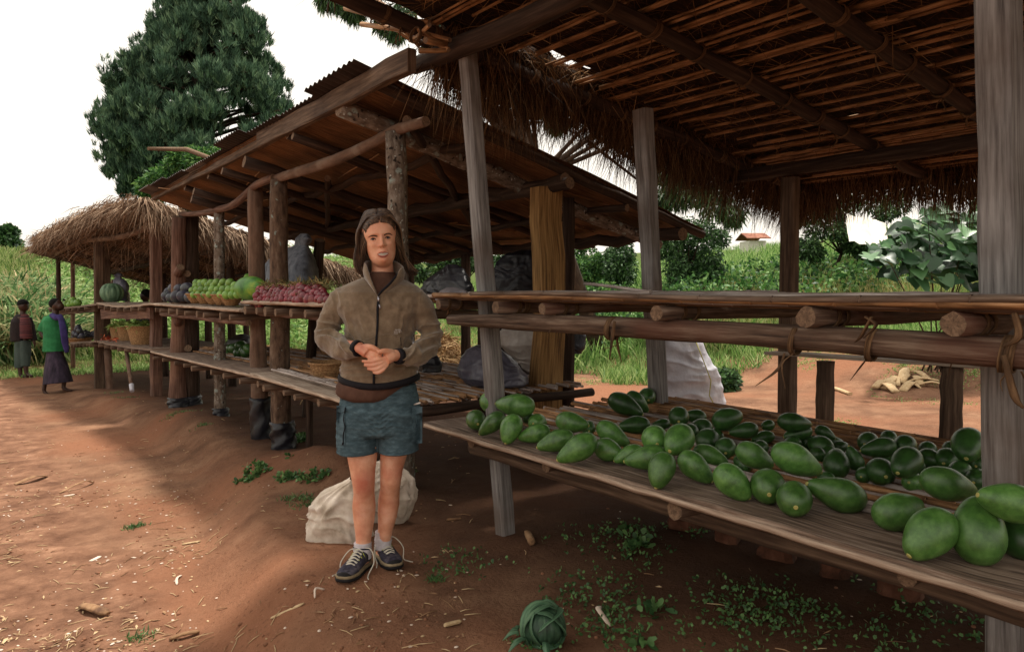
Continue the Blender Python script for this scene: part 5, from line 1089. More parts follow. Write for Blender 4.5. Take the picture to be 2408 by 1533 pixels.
# legs: (px, py, off, r)
def dW(px, py, d): return W(px, py, d)
legL = [(853, 985, 3.45, .085), (852, 1040, 3.44, .074), (852, 1075, 3.43, .069), (853, 1105, 3.42, .059), (855, 1135, 3.42, .052), (856, 1160, 3.44, .049), (856, 1190, 3.46, .055), (856, 1220, 3.46, .050), (855, 1255, 3.45, .039), (854, 1285, 3.45, .033), (853, 1312, 3.45, .035)]
legR = [(932, 985, 3.45, .085), (928, 1040, 3.48, .072), (925, 1070, 3.48, .063), (921, 1100, 3.47, .054), (919, 1125, 3.47, .050), (917, 1150, 3.50, .047), (914, 1180, 3.53, .052), (911, 1210, 3.53, .047), (907, 1240, 3.53, .037), (904, 1262, 3.53, .033), (900, 1292, 3.55, .034)]
for A in (legL, legR): tube(mb, curve([dW(*p[:3]) for p in A], 3), lerps([p[3] for p in A], (len(A)-1)*3+1), 22)
for (px, py, d) in ((855, 1122, 3.375), (920, 1110, 3.425)): ell(mb, W(px, py, d+.012), .025, .016, .028, cR, -fwdH, hz, 14, 10); ell(mb, W(px, py+18, d+.016), .018, .013, .022, cR, -fwdH, hz, 12, 8)
# feet inside the shoes
fl = (W(853, 1330, 3.46), W(806, 1388, 3.26)); fr_ = (W(899, 1305, 3.60), W(930, 1352, 3.40))
for (h_, t_) in (fl, fr_): tube(mb, [h_+Vector((0, 0, .02)), h_.lerp(t_, .5)+Vector((0, 0, .02)), t_+Vector((0, 0, .02))-(t_-h_)*.1], [.034, .034, .028], 14)
bm = remesh(mb, .003, 3); BV = bvh_of(bm); body = place('body', bm, M['skin'], WM)
def surf(px, py, lift, bv=None, fb=.1): return hit(bv or BV, px, py, lift, Q(px, py, fb))
# ---- face ----
c4 = lambda x, y: (689.8+.2862*x, 470.3+.2862*y)
for (ex, ey, w, tl) in ((656, 324, 24, -3), (774, 312, 23, -1)):
    px, py = c4(ex, ey); p = surf(px, py, 0); mbe = MB(); c = p-ray(px, py).normalized()*-.0085; ell(mbe, c, .0135, .0105, .0062, hX, hY, hZ, 18, 12); e_ = build('eye', mbe, M['eye_white'], body)
    ib = MB(); q = c+hY*.0103; tube(ib, [q-hY*.003, q+hY*.0006], [.0064, .006], 14); build('iris', ib, M['iris'], e_)
    lb = MB(); A = [surf(*c4(ex-w, ey+4), .001), surf(*c4(ex-w*.5, ey-6), .0045), surf(*c4(ex, ey-9.5), .0060), surf(*c4(ex+w*.5, ey-6.5), .0045), surf(*c4(ex+w, ey+3), .001)]
    c_ = curve(A, 3); tube(lb, c_, lerps([.0008, .0020, .0026, .0024, .0012], len(c_)), 6); build('eyelid', lb, M['brow'], e_)
    lb = MB(); A = [surf(*c4(ex-w, ey+5), .0005), surf(*c4(ex-w*.5, ey+9), .003), surf(*c4(ex, ey+10), .004), surf(*c4(ex+w*.5, ey+8), .003), surf(*c4(ex+w, ey+4), .0005)]; c_ = curve(A, 3); tube(lb, c_, lerps([.0006, .0012, .0014, .0012, .0006], len(c_)), 6); build('lower_lid', lb, M['skin'], e_)
for pts in (((612, 310), (638, 296), (665, 293), (690, 300)), ((745, 291), (765, 279), (790, 277), (815, 292))):
    b_ = MB(); c_ = curve([surf(*c4(*p), .001) for p in pts], 4); tube(b_, c_, lerps([.0028, .0034, .0028, .0008] if pts[0][0] > 700 else [.0008, .0028, .0036, .0028], len(c_)), 7, flat=.9); build('eyebrow', b_, M['brow'], body)
up = [(689, 446), (706, 437), (722, 431), (735, 433), (748, 429), (766, 431), (783, 437)]; lo_ = [(692, 450), (707, 459), (722, 464), (738, 465), (755, 461), (770, 452), (782, 441)]
tb = MB(); vs = []
for (a, b) in zip(up, lo_): vs += [surf(a[0]*.2862+689.8, a[1]*.2862+470.3, .0038), surf(b[0]*.2862+689.8, (b[1]-5)*.2862+470.3, .0042)]
tb.add(vs, [[2*i, 2*i+1, 2*i+3, 2*i+2] for i in range(6)]+[[2*i+2, 2*i+3, 2*i+1, 2*i] for i in range(0)]); build('teeth', tb, M['teeth'], body)
lb = MB(); c_ = curve([surf(*c4(*p), .0034) for p in up], 3); tube(lb, c_, lerps([.0012, .0022, .0025, .0022, .0025, .0022, .0012], len(c_)), 8); c_ = curve([surf(*c4(*p), .0040) for p in lo_], 3); tube(lb, c_, lerps([.0012, .0030, .0038, .0042, .0038, .003, .0012], len(c_)), 8)
build('lips', lb, M['lip'], body)
nb = MB()
for x in (717, 741): p = surf(*c4(x, 390), -.0008); ell(nb, p, .0026, .002, .0014, hX, hY, hZ, 8, 6)
build('nostrils', nb, M['brow'], body)
# ---- hair: cap plus long locks ----
mb = MB(); ell(mb, H(0, -.026, .040), .086, .108, .096, hX, hY, hZ, 30, 22); ell(mb, H(0, .028, .037), .0765, .071, .080, hX, hY, hZ, 26, 18); ell(mb, H(0, -.05, -.03), .080, .072, .085, hX, hY, hZ, 24, 16)
hm = remesh(mb, .006, 2)
co = np.array([v.co for v in hm.vertices]); loc = co-np.array(HO); lx, ly, lz = loc@np.array(hX), loc@np.array(hY), loc@np.array(hZ)
import bmesh
bmm = bmesh.new(); bmm.from_mesh(hm); bmm.verts.ensure_lookup_table()
dele = [v for i, v in enumerate(bmm.verts) if ly[i] > .008 and lz[i] < .080-.30*abs(lx[i])-2.0*max(0, abs(lx[i])-.045)]; bmesh.ops.delete(bmm, geom=dele, context='VERTS'); bmm.to_mesh(hm); bmm.free()
hair = place('hair', hm, M['hair'], body)
paths = []
for i in range(2300):
    s = -1 if random.random() < .53 else 1; u = random.random(); back = random.random()
    y0 = .062-.17*back; x0 = s*random.uniform(.001, .03)+.004
    zt = .038+.100*math.sqrt(max(.02, 1-(x0/.09)**2-((y0+.026)/.114)**2))
    rr = random.uniform(.0, .010); fall = random.random(); flare = random.uniform(-.012, .016)
    y1 = y0*.75-.012; y2 = y0*.55-.03
    if s < 0: e = [(-.086-rr, y1, .050), (-.098-rr, y2, -.01), (-.101-rr*1.5+flare*.5+.006*math.sin(i), y2-.015, -.07), (-.108-rr+flare, y2-.02, -.11), (-.098-rr+flare, y2-.02, -.14-.02*fall)]
    else: e = [(.086+rr, y1, .045), (.094+rr, y2, -.02), (.094+rr*1.5+flare*.3, y2-.02, -.09), (.115+rr+flare, y2-.02, -.145), (.135+rr+flare*1.4, y2-.02, -.165-.03*fall)]
    if back > .62: e = [(s*(.06+.02*u), -.115+.02*u, .03), (s*(.05+.04*u), -.125, -.05), (s*(.05+.05*u), -.125, -.12), (s*(.04+.06*u), -.12, -.17)]
    w_ = random.uniform(-.004, .004)
    paths.append(curve([H(x0, y0, zt+.002), H(x0+s*.03, y0*.93-.002, zt*.94+.004)]+[H(a+w_, b+w_, c) for a, b, c in e], 4))
for s in (-1, 1):                                               # hair swept off the forehead
    for i in range(520):
        t = random.random(); x0 = s*(.002+.064*t); z0 = .070-.012*t-.05*max(0, t-.6)+random.uniform(-.003, .005); hh_ = BV.ray_cast(H(x0, .3, z0), -hY)[0]; y0 = (hh_-HO).dot(hY)+.002; rr = random.uniform(0, .006)
        paths.append(curve([H(x0, y0, z0), H(x0+s*.008, y0-.004-.006*t, z0+.022-.012*t), H(s*(.058+.022*t), .038-.012*t, .088-.034*t+rr), H(s*(.088+rr), .004, .03), H(s*(.094+rr), -.012, -.04), H(s*(.098+rr), -.03, -.10), H(s*(.10+rr)+.01, -.04, -.14)], 3))
for s in (-1, 1):                                               # locks framing the temples and cheeks
    for i in range(330):
        t = random.random(); x0 = s*(.056+.011*t); z0 = .052-.085*t; hh_ = BV.ray_cast(H(x0, .3, z0), -hY)[0]
        y0 = min((hh_-HO).dot(hY), .05)+.003 if hh_ is not None else .02; rr = random.uniform(0, .010); fw = random.uniform(-.01, .012)
        paths.append(curve([H(x0*.97, y0, z0+.012), H(s*(.070+rr*.6), y0-.008, z0-.012), H(s*(.080+rr), y0*.5+fw*.5, z0-.045), H(s*(.090+rr)+.004*(s > 0), fw-.012, min(z0-.09, -.07)), H(s*(.094+rr)+.012*(s > 0), fw-.02, -.12), H(s*(.094+rr)+.022*(s > 0), fw-.025, -.15-.02*random.random())], 3))
lb = MB()
for c_ in paths: n_ = len(c_); r = random.uniform(.0007, .0015); tube(lb, c_, [r*.25]+[r]*(n_-3)+[r*.8, r*.2], 4, closed=False)
fidx = 0; u_arr = []
for f in lb.f: pass
# one random tone per lock
per = []; k = 0
for c_ in paths: per += [random.random()]*((len(c_)-1)*4)
lb.uv = [(per[i//4], .5) for i in range(len(lb.uv))]
build('hair_locks', lb, M['hairstrand'], hair)
# ---- t-shirt (in the collar opening and under the hem) ----
mb = MB(); loft(mb, [ringU(c, y, a, b, o_, 36) for y, c, a, b, o_ in ((640, 900, 29, .052, -.03), (655, 898, 36, .07, -.03), (672, 894, 60, .085, -.02), (700, 893, 76, .105, -.01), (760, 892, 74, .116, -.01), (850, 892, 74, .116, -.01), (895, 884, 86, .135, 0), (905, 878, 86, .143, 0), (922, 872, 80, .144, 0), (930, 870, 70, .142, 0), (938, 868, 50, .13, 0))][::-1])
tm = remesh(mb, .006, 3, lambda co, no: .004*fbm(co*[18, 18, 9], 3, 3)); build_ts = place('tshirt', tm, M['tshirt'], WM)
# ---- fleece jacket ----
mb = MB(); J = [(650, 898, 34, .066, -.035), (660, 896, 62, .080, -.03), (672, 894, 88, .095, -.02), (688, 893, 104, .112, -.01), (715, 893, 100, .122, 0), (750, 893, 86, .128, 0), (790, 893, 82, .132, 0), (830, 893, 84, .136, 0), (860, 892, 90, .140, 0), (880, 892, 92, .142, 0), (897, 892, 91, .140, 0)]
loft(mb, [ringU(c, y, a, b, o_, 44, .88) for y, c, a, b, o_ in J][::-1])
def sleeve(pts, seed):
    c_ = curve([Q(*p[:3]) for p in pts], 6); rd = lerps([p[3] for p in pts], len(c_)); n_ = len(c_)
    for i in range(n_):
        t = i/(n_-1); rd[i] *= 1+.02*math.sin(i*2.1+seed)*sst(.15, .4, t)*sst(1.0, .85, t)
    tube(mb, c_, rd, 26)
sleeve([(832, 694, -.01, .055), (803, 708, -.01, .064), (783, 745, -.01, .060), (770, 775, .0, .058), (775, 800, .04, .058), (800, 818, .12, .052), (822, 822, .18, .046), (840, 820, .21, .036)], 0)
sleeve([(955, 698, -.01, .055), (984, 716, -.01, .062), (1002, 755, -.01, .056), (1012, 785, .0, .055), (1006, 812, .04, .056), (985, 830, .11, .052), (958, 838, .18, .045), (938, 838, .21, .036)], 2)
def jdisp(co, no):
    px, py = proj(co); d = .0016*fbm(co*60, 2, 5); f1 = fbm(co*[9, 9, 5], 3, 21)
    d = d+.005*f1
    def fold(cx_, cy_, sx, sy, an, L1, L2, am, sd_):
        g_ = np.exp(-((px-cx_)/sx)**2-((py-cy_)/sy)**2); u = (px-cx_)*math.cos(an)+(py-cy_)*math.sin(an); v = -(px-cx_)*math.sin(an)+(py-cy_)*math.cos(an)
        wv = vnoise(np.stack([u/40, v/40, 0*u], 1), sd_+3)*8; n_ = vnoise(np.stack([(v+wv)/L1, u/L2, 0*u], 1), sd_); return 2.1*am*g_*((1-np.abs(n_))**2*1.6-.8)
    for a_ in ((778, 790, 30, 42, .35, 15, 60, .011, 1), (1008, 795, 30, 42, -.35, 15, 60, .011, 2), (812, 818, 34, 26, .95, 16, 45, .008, 3), (972, 835, 34, 26, -.95, 16, 45, .008, 4), (800, 735, 26, 45, 1.25, 17, 60, .008, 5),
               (990, 735, 26, 45, -1.25, 17, 60, .008, 6), (885, 870, 90, 26, .06, 13, 70, .005, 7), (830, 770, 24, 50, 1.35, 15, 60, .006, 8), (960, 770, 24, 50, -1.35, 15, 60, .006, 9), (890, 740, 60, 60, .9, 28, 70, .004, 10)): d = d+fold(*a_)
    return d
jm = remesh(mb, .0045, 3, jdisp)
# open the collar: cut the V at the throat
bmm = bmesh.new(); bmm.from_mesh(jm); co = np.array([v.co for v in bmm.verts]); px, py = proj(co); dep = (co-np.array(CAM))@np.array(cF)
def inV(px, py):
    t = (py-640)/(692-640); l = 868+(889-868)*t; r = 935+(892-935)*t; return (py < 692) & (px > l) & (px < r)
mask = inV(px, py) & (dep < D0+.02); mask |= (py < 657) & (px > 862) & (px < 938)
bmm.verts.ensure_lookup_table(); bmesh.ops.delete(bmm, geom=[bmm.verts[i] for i in np.nonzero(mask)[0]], context='VERTS')
bmm.to_mesh(jm); bmm.free(); jm.polygons.foreach_set('use_smooth', np.ones(len(jm.polygons), bool))
JV = bvh_of(jm); jac = place('jacket', jm, M['fleece'], WM)
def js(px, py, lift=.002, fb=.13): return hit(JV, px, py, lift, Q(px, py, fb))
# collar: standing band with lining
def band(bot, top, th, name, m, parent, k=4, m2=None):
    B, T = curve(bot, k), curve(top, k); mb = MB(); n_ = len(B); cen = sum(B, Vector())/n_; vs = []
    for b, t in zip(B, T):
        o1 = (b-cen); o1.z = 0; o1 = o1.normalized()*th; mid = (b+t)/2+o1*.6
        vs += [b+o1*.5, mid+o1*.4, t+o1*.4, t+Vector((0, 0, th*.3)), t-o1*.6, mid-o1*.6, b-o1*.6]
    fs = []
    for i in range(n_-1):
        for j in range(7): j2 = (j+1) % 7; fs.append([i*7+j, i*7+j2, (i+1)*7+j2, (i+1)*7+j])
    fs += [[0, 1, 2, 3, 4, 5, 6][::-1], [(n_-1)*7+j for j in range(7)]]; mb.add(vs, fs); return build(name, mb, m, parent)
bot = [Q(889, 697, .128), Q(878, 682, .118), Q(866, 664, .085), Q(858, 652, .03), Q(868, 645, -.06), Q(900, 640, -.105), Q(932, 648, -.06), Q(948, 656, .03), Q(936, 668, .085), Q(908, 686, .118), Q(891, 697, .128)]
top = [Q(884, 688, .130), Q(873, 660, .118), Q(862, 630, .075), Q(858, 618, .02), Q(870, 614, -.06), Q(900, 614, -.10), Q(930, 616, -.06), Q(947, 628, .02), Q(942, 634, .075), Q(922, 662, .115), Q(894, 688, .130)]
col_ = band(bot, top, .010, 'collar', M['fleece'], jac)
lb = MB(); tube(lb, curve([Q(889, 696, .136), Q(899, 684, .134), Q(914, 670, .126), Q(928, 654, .108), Q(938, 640, .085)], 4), lerps([.004, .006, .006, .005, .003], 17), 7); build('collar_lining', lb, M['trim'], col_)
# zip, trims, seams, logo
zb = MB(); zp = [(891, 694), (888, 720), (888, 745), (887, 775), (885, 800), (884, 820), (880, 862), (879, 885), (879, 903)]; c_ = [js(x, y, .0015, .14) for x, y in zp]
for i, q in enumerate(c_): c_[i] = q if (q-Q(zp[i][0], zp[i][1], .13)).length < .09 else Q(zp[i][0], zp[i][1], .135)
c_ = curve(c_, 4); tube(zb, c_, [.0056]*len(c_), 8, flat=1); build('zip', zb, M['trim'], jac)
pb = MB(); tube(pb, [js(890.5, 696, .008), js(890, 709, .009)], [.006, .0045], 8); tube(pb, [js(892, 716, .009), js(894, 726, .009)], [.0035, .004], 8); build('zip_pull', pb, M['metal'], jac)
pb = MB(); tube(pb, [js(890, 708, .009), js(892, 718, .009)], [.003, .003], 6); build('zip_cord', pb, M['trim'], jac)
hb = MB(); ring_t = ringU(892, 897, 92, .143, 0, 60, .88); hem = []
for i, p in enumerate(ring_t):
    s_ = max(0, -math.sin(6.283*i/60)*0+math.sin(6.283*i/60)); x_ = (p-Q(892, 897, 0)).dot(cR)/U(92)
    hem.append(p+Vector((0, 0, .030*abs(x_)**2-.004)))
hem = hem+[hem[0]]; band([p-Vector((0, 0, .017)) for p in hem], [p+Vector((0, 0, .012)) for p in hem], .008, 'hem_band', M['trim'], jac, 1)
for (a, b, r) in (((838, 819, .208), (845, 820, .222), .0335), ((941, 838, .208), (934, 838, .222), .0335)):
    cb = MB(); tube(cb, [Q(*a), Q(*b)], [r*1.12, r*1.04], 22); build('cuff', cb, M['trim'], jac)
for pts in (((815, 792), (840, 797), (865, 798), (884, 790)), ((890, 790), (915, 786), (935, 792), (958, 795))):
    sb = MB(); tube(sb, curve([js(*p, .0005) for p in pts], 4), .0014, 5) if 0 else tube(sb, curve([js(*p, .0005) for p in pts], 4), [.0016]*13, 5); build('seam', sb, M['fleece'], jac)
sb = MB(); tube(sb, [js(942, 793, .001), js(943, 812, .001)], [.0022, .0022], 5); build('pocket_zip', sb, M['trim'], jac)
for (px, a, b) in ((972, 793, 808), (981, 870, 884), (800, 868, 880)): sb = MB(); tube(sb, [js(px, a, .003, .08), js(px, b, .003, .08)], [.0026, .003], 6); build('zip_tag', sb, M['metal'], jac)
lg = MB()                                                        # small embroidered chest mark: lettering lines beside a half dome of arcs
for k, rad in enumerate((3.2, 5.6, 8.0)):
    pts = [js(937+rad*math.cos(t), 783-rad*math.sin(t)*1.05, .0016) for t in np.linspace(.1, 1.65, 8)]; tube(lg, pts, [.0012]*8, 4)
build('embroidered_mark', lg, M['logo'], jac)
for k, txt in enumerate(('THE', 'NORTH', 'FACE')):
    cu_ = bpy.data.curves.new('lettering', 'FONT'); cu_.body = txt; cu_.size = .0072; cu_.align_x = 'RIGHT'; cu_.extrude = .0006
    o = bpy.data.objects.new('tmp', cu_); COL.objects.link(o); dg = bpy.context.evaluated_depsgraph_get(); me = bpy.data.meshes.new_from_object(o.evaluated_get(dg)); bpy.data.objects.remove(o)
    P_ = js(935, 777+k*4.2, .006); o = link('lettering', me, M['logo']); o.matrix_world = Matrix(((cR.x, 0, -fwdH.x, 0), (cR.y, 0, -fwdH.y, 0), (0, 1, 0, 0), (0, 0, 0, 1))); o.parent = jac; me.transform(o.matrix_world); o.matrix_world = Matrix(); o.location = P_-worldloc(jac)
# ---- shorts ----
mb = MB(); loft(mb, [ringU(c, y, a, b, o_, 40) for y, c, a, b, o_ in ((902, 893, 84, .112, 0), (930, 893, 91, .120, 0), (960, 893, 96, .135, 0), (990, 893, 99, .135, 0), (1012, 892, 98, .128, 0), (1020, 891, 90, .11, 0))][::-1])
for A in ([(846, 965, 3.45, 50), (842, 1000, 3.45, 50), (841, 1035, 3.45, 48.5), (841, 1061, 3.45, 48)], [(942, 965, 3.45, 50), (941, 1000, 3.46, 50), (938, 1035, 3.46, 48), (936, 1059, 3.46, 46)]):
    rg = []
    for (px, py, d, hw) in A: c = W(px, py, d); rg.append([c+cR*(U(hw)*math.cos(t))-fwdH*(.122*math.sin(t)) for t in np.linspace(0, 6.283, 33)[:-1]])
    loft(mb, rg[::-1])
def sdisp(co, no):
    px, py = proj(co); cr = np.exp(-((px-892)/30)**2)*np.exp(-((py-985)/45)**2)
    return .004*fbm(co*[10, 10, 26], 3, 61)+.0035*np.exp(-((py-985)/50)**2)*((1-np.abs(vnoise(np.stack([px/60, (py+6*np.sin(px*.05))/9, 0*px], 1), 3)))**2*2-1)+.003*cr*np.sin((py+np.abs(px-892)*.7)*.55)
sm_ = remesh(mb, .0048, 2, sdisp); SV = bvh_of(sm_); sho = place('shorts', sm_, M['shorts'], WM)
def ss(px, py, lift=.002): return hit(SV, px, py, lift, Q(px, py, .1))
for s, (xa, xb, y0, y1) in ((-1, (791, 812, 958, 1046)), (1, (968, 993, 960, 1042))):
    cb = MB(); vs = []; ys = np.linspace(y0, y1, 8); xs = np.linspace(xa, xb, 5)
    for y in ys:
        for x in xs: vs.append(ss(x, y, .0075 if xa < x < xb else .004))
    cb.add(vs, [[i*5+j, i*5+j+1, (i+1)*5+j+1, (i+1)*5+j][::-1] for i in range(7) for j in range(4)]); build('cargo_pocket', cb, M['shorts'], sho)
    fb_ = MB(); x_ = [ss(xa, y0-4, .010), ss((xa+xb)/2, y0-5, .012), ss(xb, y0-4, .010)]; y_ = [ss(xa, y0+9, .011), ss((xa+xb)/2, y0+13, .013), ss(xb, y0+9, .011)]; fb_.add(x_+y_, [[0, 3, 4, 1], [1, 4, 5, 2]]); build('pocket_flap', fb_, M['shorts'], sho)
cb = MB(); c_ = curve([ss(x, y, .011) for x, y in ((812, 958), (808, 985), (811, 1005), (807, 1022), (807, 1040))], 4); tube(cb, c_, [.0024]*len(c_), 5); ell(cb, ss(806, 1043, .012), .005, .005, .006); build('drawcord', cb, M['trim'], sho)
cb = MB(); c_ = curve([ss(x, y, .011) for x, y in ((976, 962), (979, 985), (975, 1010))], 4); tube(cb, c_, [.0018]*len(c_), 5); build('drawcord', cb, M['shorts'], sho)
cb = MB(); tube(cb, [ss(974, 951, .004), ss(988, 947, .004)], [.004, .004], 6); build('waist_tab', cb, M['logo'], sho)
for A in ([842, 1058, 47], [937, 1056, 45]):
    c = W(A[0], A[1], 3.455); rb = MB(); rr = [c+cR*(U(A[2])*math.cos(t)*1.01)-fwdH*(.122*math.sin(t)) for t in np.linspace(0, 6.283, 41)]; tube(rb, rr, [.004]*41, 6, closed=False); build('hem', rb, M['shorts'], sho)
# ---- socks and shoes ----
for (pa, pb_, d, r) in (((853, 1274), (853, 1312), 3.45, .040), ((902, 1248), (900, 1290), 3.54, .039)):
    a, b = W(*pa, d), W(*pb_, d); kb = MB(); n_ = 15; tube(kb, [a.lerp(b, i/(n_-1)) for i in range(n_)], [r*(1+.055*(i % 2)+(.05 if 5 < i < 9 else 0)) for i in range(n_)], 24); build('sock', kb, M['sock'], WM)
def shoe(heel, toe, lab, side):
    ax = Vector((toe.x-heel.x, toe.y-heel.y, 0)); L = .285; ax.normalize(); sd_ = Vector((ax.y, -ax.x, 0)); hz_ = Vector((0, 0, 1)); o_ = Vector((heel.x, heel.y, 0))-ax*.035
    def g(p): return gzf(p.x, p.y)
    base = min(g(o_), g(o_+ax*.27))+.004; sl = (g(o_+ax*.25)-g(o_+ax*.03))/.22
    rt = thing('shoe', (0, 0, 0), None, None); COL.objects.unlink(rt); bpy.data.objects.remove(rt)
    def S(u, v, w): p = o_+ax*(u*L)+sd_*v; p.z = g(o_+ax*.03)+sl*(u*L)+w+.004; return p
    mb = MB(); rg = []
    for (u, hw, h, z0) in ((0.0, .022, .062, .018), (.04, .032, .075, .018), (.15, .037, .092, .018), (.28, .038, .094, .018), (.42, .040, .078, .018), (.58, .045, .062, .018), (.74, .048, .050, .018), (.88, .042, .042, .018), (.96, .030, .034, .018), (1.0, .015, .026, .018)):
        rg.append([S(u, hw*math.copysign(abs(math.cos(t))**.8, math.cos(t)), z0+(h-z0)*(.5+.5*math.sin(t))) for t in np.linspace(0, 6.283, 29)[:-1]])
    loft(mb, rg); me = remesh(mb, .004, 2); up_ = place('shoe', me, M['shoe'], WM)
    up_v = bvh_of(me); off = Vector(worldloc(up_))
    for nm, z0, z1, ex, m in (('sole', 0.0, .014, .004, 'sole'), ('midsole', .014, .026, .0025, 'midsole')):
        mb = MB(); rg = []
        for z in (z0, (z0+z1)/2, z1):
            rg.append([S(u, s*(hw+ex), z) for (u, hw, s) in [(-.01, .012, 1), (.03, .030, 1), (.15, .038, 1), (.4, .039, 1), (.6, .045, 1), (.76, .049, 1), (.9, .042, 1), (.98, .028, 1), (1.01, .010, 1), (1.01, .010, -1), (.98, .028, -1), (.9, .042, -1), (.76, .049, -1), (.6, .045, -1), (.4, .039, -1), (.15, .038, -1), (.03, .030, -1), (-.01, .012, -1)]])
        loft(mb, rg); build(nm, mb, M[m], up_)
    mb = MB(); rg = [[S(u, hw*math.cos(t), z+.012*math.sin(t)) for t in np.linspace(0, 6.283, 17)[:-1]] for u, hw, z in ((.86, .040, .028), (.94, .034, .026), (1.0, .018, .024))]; loft(mb, rg); build('toe_cap', mb, M['sole'], up_)
    mb = MB(); tube(mb, [S(.25, .0, .088), S(.2, 0, .112)], [.022, .019], 14, flat=.4); build('tongue', mb, M['lace'], up_)
    mb = MB()
    for i in range(6):
        u = .32+i*.068; z = .093-.0078*i; w = .021+.001*i; tube(mb, curve([S(u, -w, z-.004), S(u+.012, 0, z+.004), S(u+.03, w, z-.006)], 4), [.0026]*9, 6); tube(mb, curve([S(u, w, z-.004), S(u+.012, 0, z+.007), S(u+.03, -w, z-.006)], 4), [.0026]*9, 6)
    c_ = curve([S(.3, .0, .096), S(.28, .05*side, .10), S(.42, .085*side, .055), S(.56, .075*side, .008), S(.72, .088*side, .004), S(.80, .10*side, .004)], 5); tube(mb, c_, [.0026]*len(c_), 6)
    c_ = curve([S(.3, .0, .096), S(.36, -.04*side, .095), S(.52, -.065*side, .05), S(.62, -.06*side, .01), S(.78, -.075*side, .004)], 5); tube(mb, c_, [.0026]*len(c_), 6); build('laces', mb, M['lace'], up_)
    mb = MB()
    for i in range(4):
        u = .36+i*.085
        for s in (-1, 1): tube(mb, [S(u, s*.024, .084-.009*i), S(u+.015, s*.036, .062-.008*i)], [.002, .002], 5)
    build('eyelet_loops', mb, M['lace_lime'], up_)
    mb = MB(); tube(mb, [S(.20+.0*math.cos(t), .0, .0)+ax*(.03*math.cos(t))+sd_*(.037*math.sin(t))+hz_*(.094+.006*math.cos(t)) for t in np.linspace(0, 6.283, 21)], [.006]*21, 7, closed=False); build('ankle_collar', mb, M['shoe'], up_)
shoe(W(856, 1330, 3.47), W(808, 1385, 3.24), 'l', -1); shoe(W(897, 1303, 3.62), W(932, 1350, 3.39), 'r', -1)

# ---- the people further off ----
def figure(d, label, voxel=.012):
    root = None
    def q(px, py, off=0): return W(px, py, d-off)
    return q
def person_far(d, label, parts, skin='dark_skin', voxel=.012, cat='person', groundpx=None):
    """parts: list of (name, material, list of (pts [(px,py,off)], radii px)) ; first is the body skin"""
    gx_ = W(groundpx[0], groundpx[1], d); root = thing('person', (gx_.x, gx_.y, gzf(gx_.x, gx_.y)), label, cat); dz = gzf(gx_.x, gx_.y)-gx_.z; k = d/FPX; bod = None
    for name, m, shapes in parts:
        mb = MB()
        for sh in shapes:
            pts, rad = sh[0], sh[1]; fl = sh[2] if len(sh) > 2 else 1.0
            P = [W(p[0], p[1], d-(p[2] if len(p) > 2 else 0))+Vector((0, 0, dz)) for p in pts]
            if len(P) == 1: ell(mb, P[0], rad[0]*k, rad[2]*k if len(rad) > 2 else rad[0]*k, rad[1]*k, cR, -fwdH, hz)
            else: c_ = curve(P, 3); tube(mb, c_, [r*k for r in lerps(rad, len(c_))], 16, flat=fl)
        me = remesh(mb, voxel, 2, (lambda co, no: .006*fbm(co*[9, 9, 4], 3, 71)) if name not in ('body',) else None)
        par = root if name != 'hair' or bod is None else bod
        o = place(name, me, M[m], par)
        if name == 'body': bod = o
    return root
M['green_shirt'] = mat('green_shirt', ['#1d5c35', '#2b7446', '#3a8455'], coord='Object', scale=(6, 6, 6), rough=.9, bump=.4, bdist=.01)
M['violet_scarf'] = mat('violet_scarf', ['#2d2752', '#443a75'], coord='Object', scale=(8, 8, 8), rough=.85, bump=.4, bdist=.01)
M['dark_skirt'] = mat('dark_pleated_skirt', ['#1f1a24', '#322a38', '#463a48'], coord='Object', scale=(16, 16, 3), rough=.9, bump=.5, bdist=.01)
M['black_coat'] = mat('dark_jacket', ['#191214', '#2a1f20'], coord='Object', scale=(8, 8, 8), rough=.8, bump=.4, bdist=.01)
M['grey_trousers'] = mat('grey_green_trousers', ['#34403c', '#4b5954'], coord='Object', scale=(9, 9, 4), rough=.95, bump=.5, bdist=.01)
M['striped_shirt'] = mat('reddish_striped_shirt', ['#2e2029', '#6b3a3a'], coord='Object', scale=(1, 1, 60), rough=.9, bump=0, pos=[.45, .55])
M['blue_shirt'] = mat('blue_grey_shirt', ['#39435e', '#4d5876'], coord='Object', scale=(8, 8, 8), rough=.9, bump=.3)
M['flipflop'] = mat('sandals', ['#5b3a2a', '#6d4a38'], coord='Object', rough=.8, bump=0)
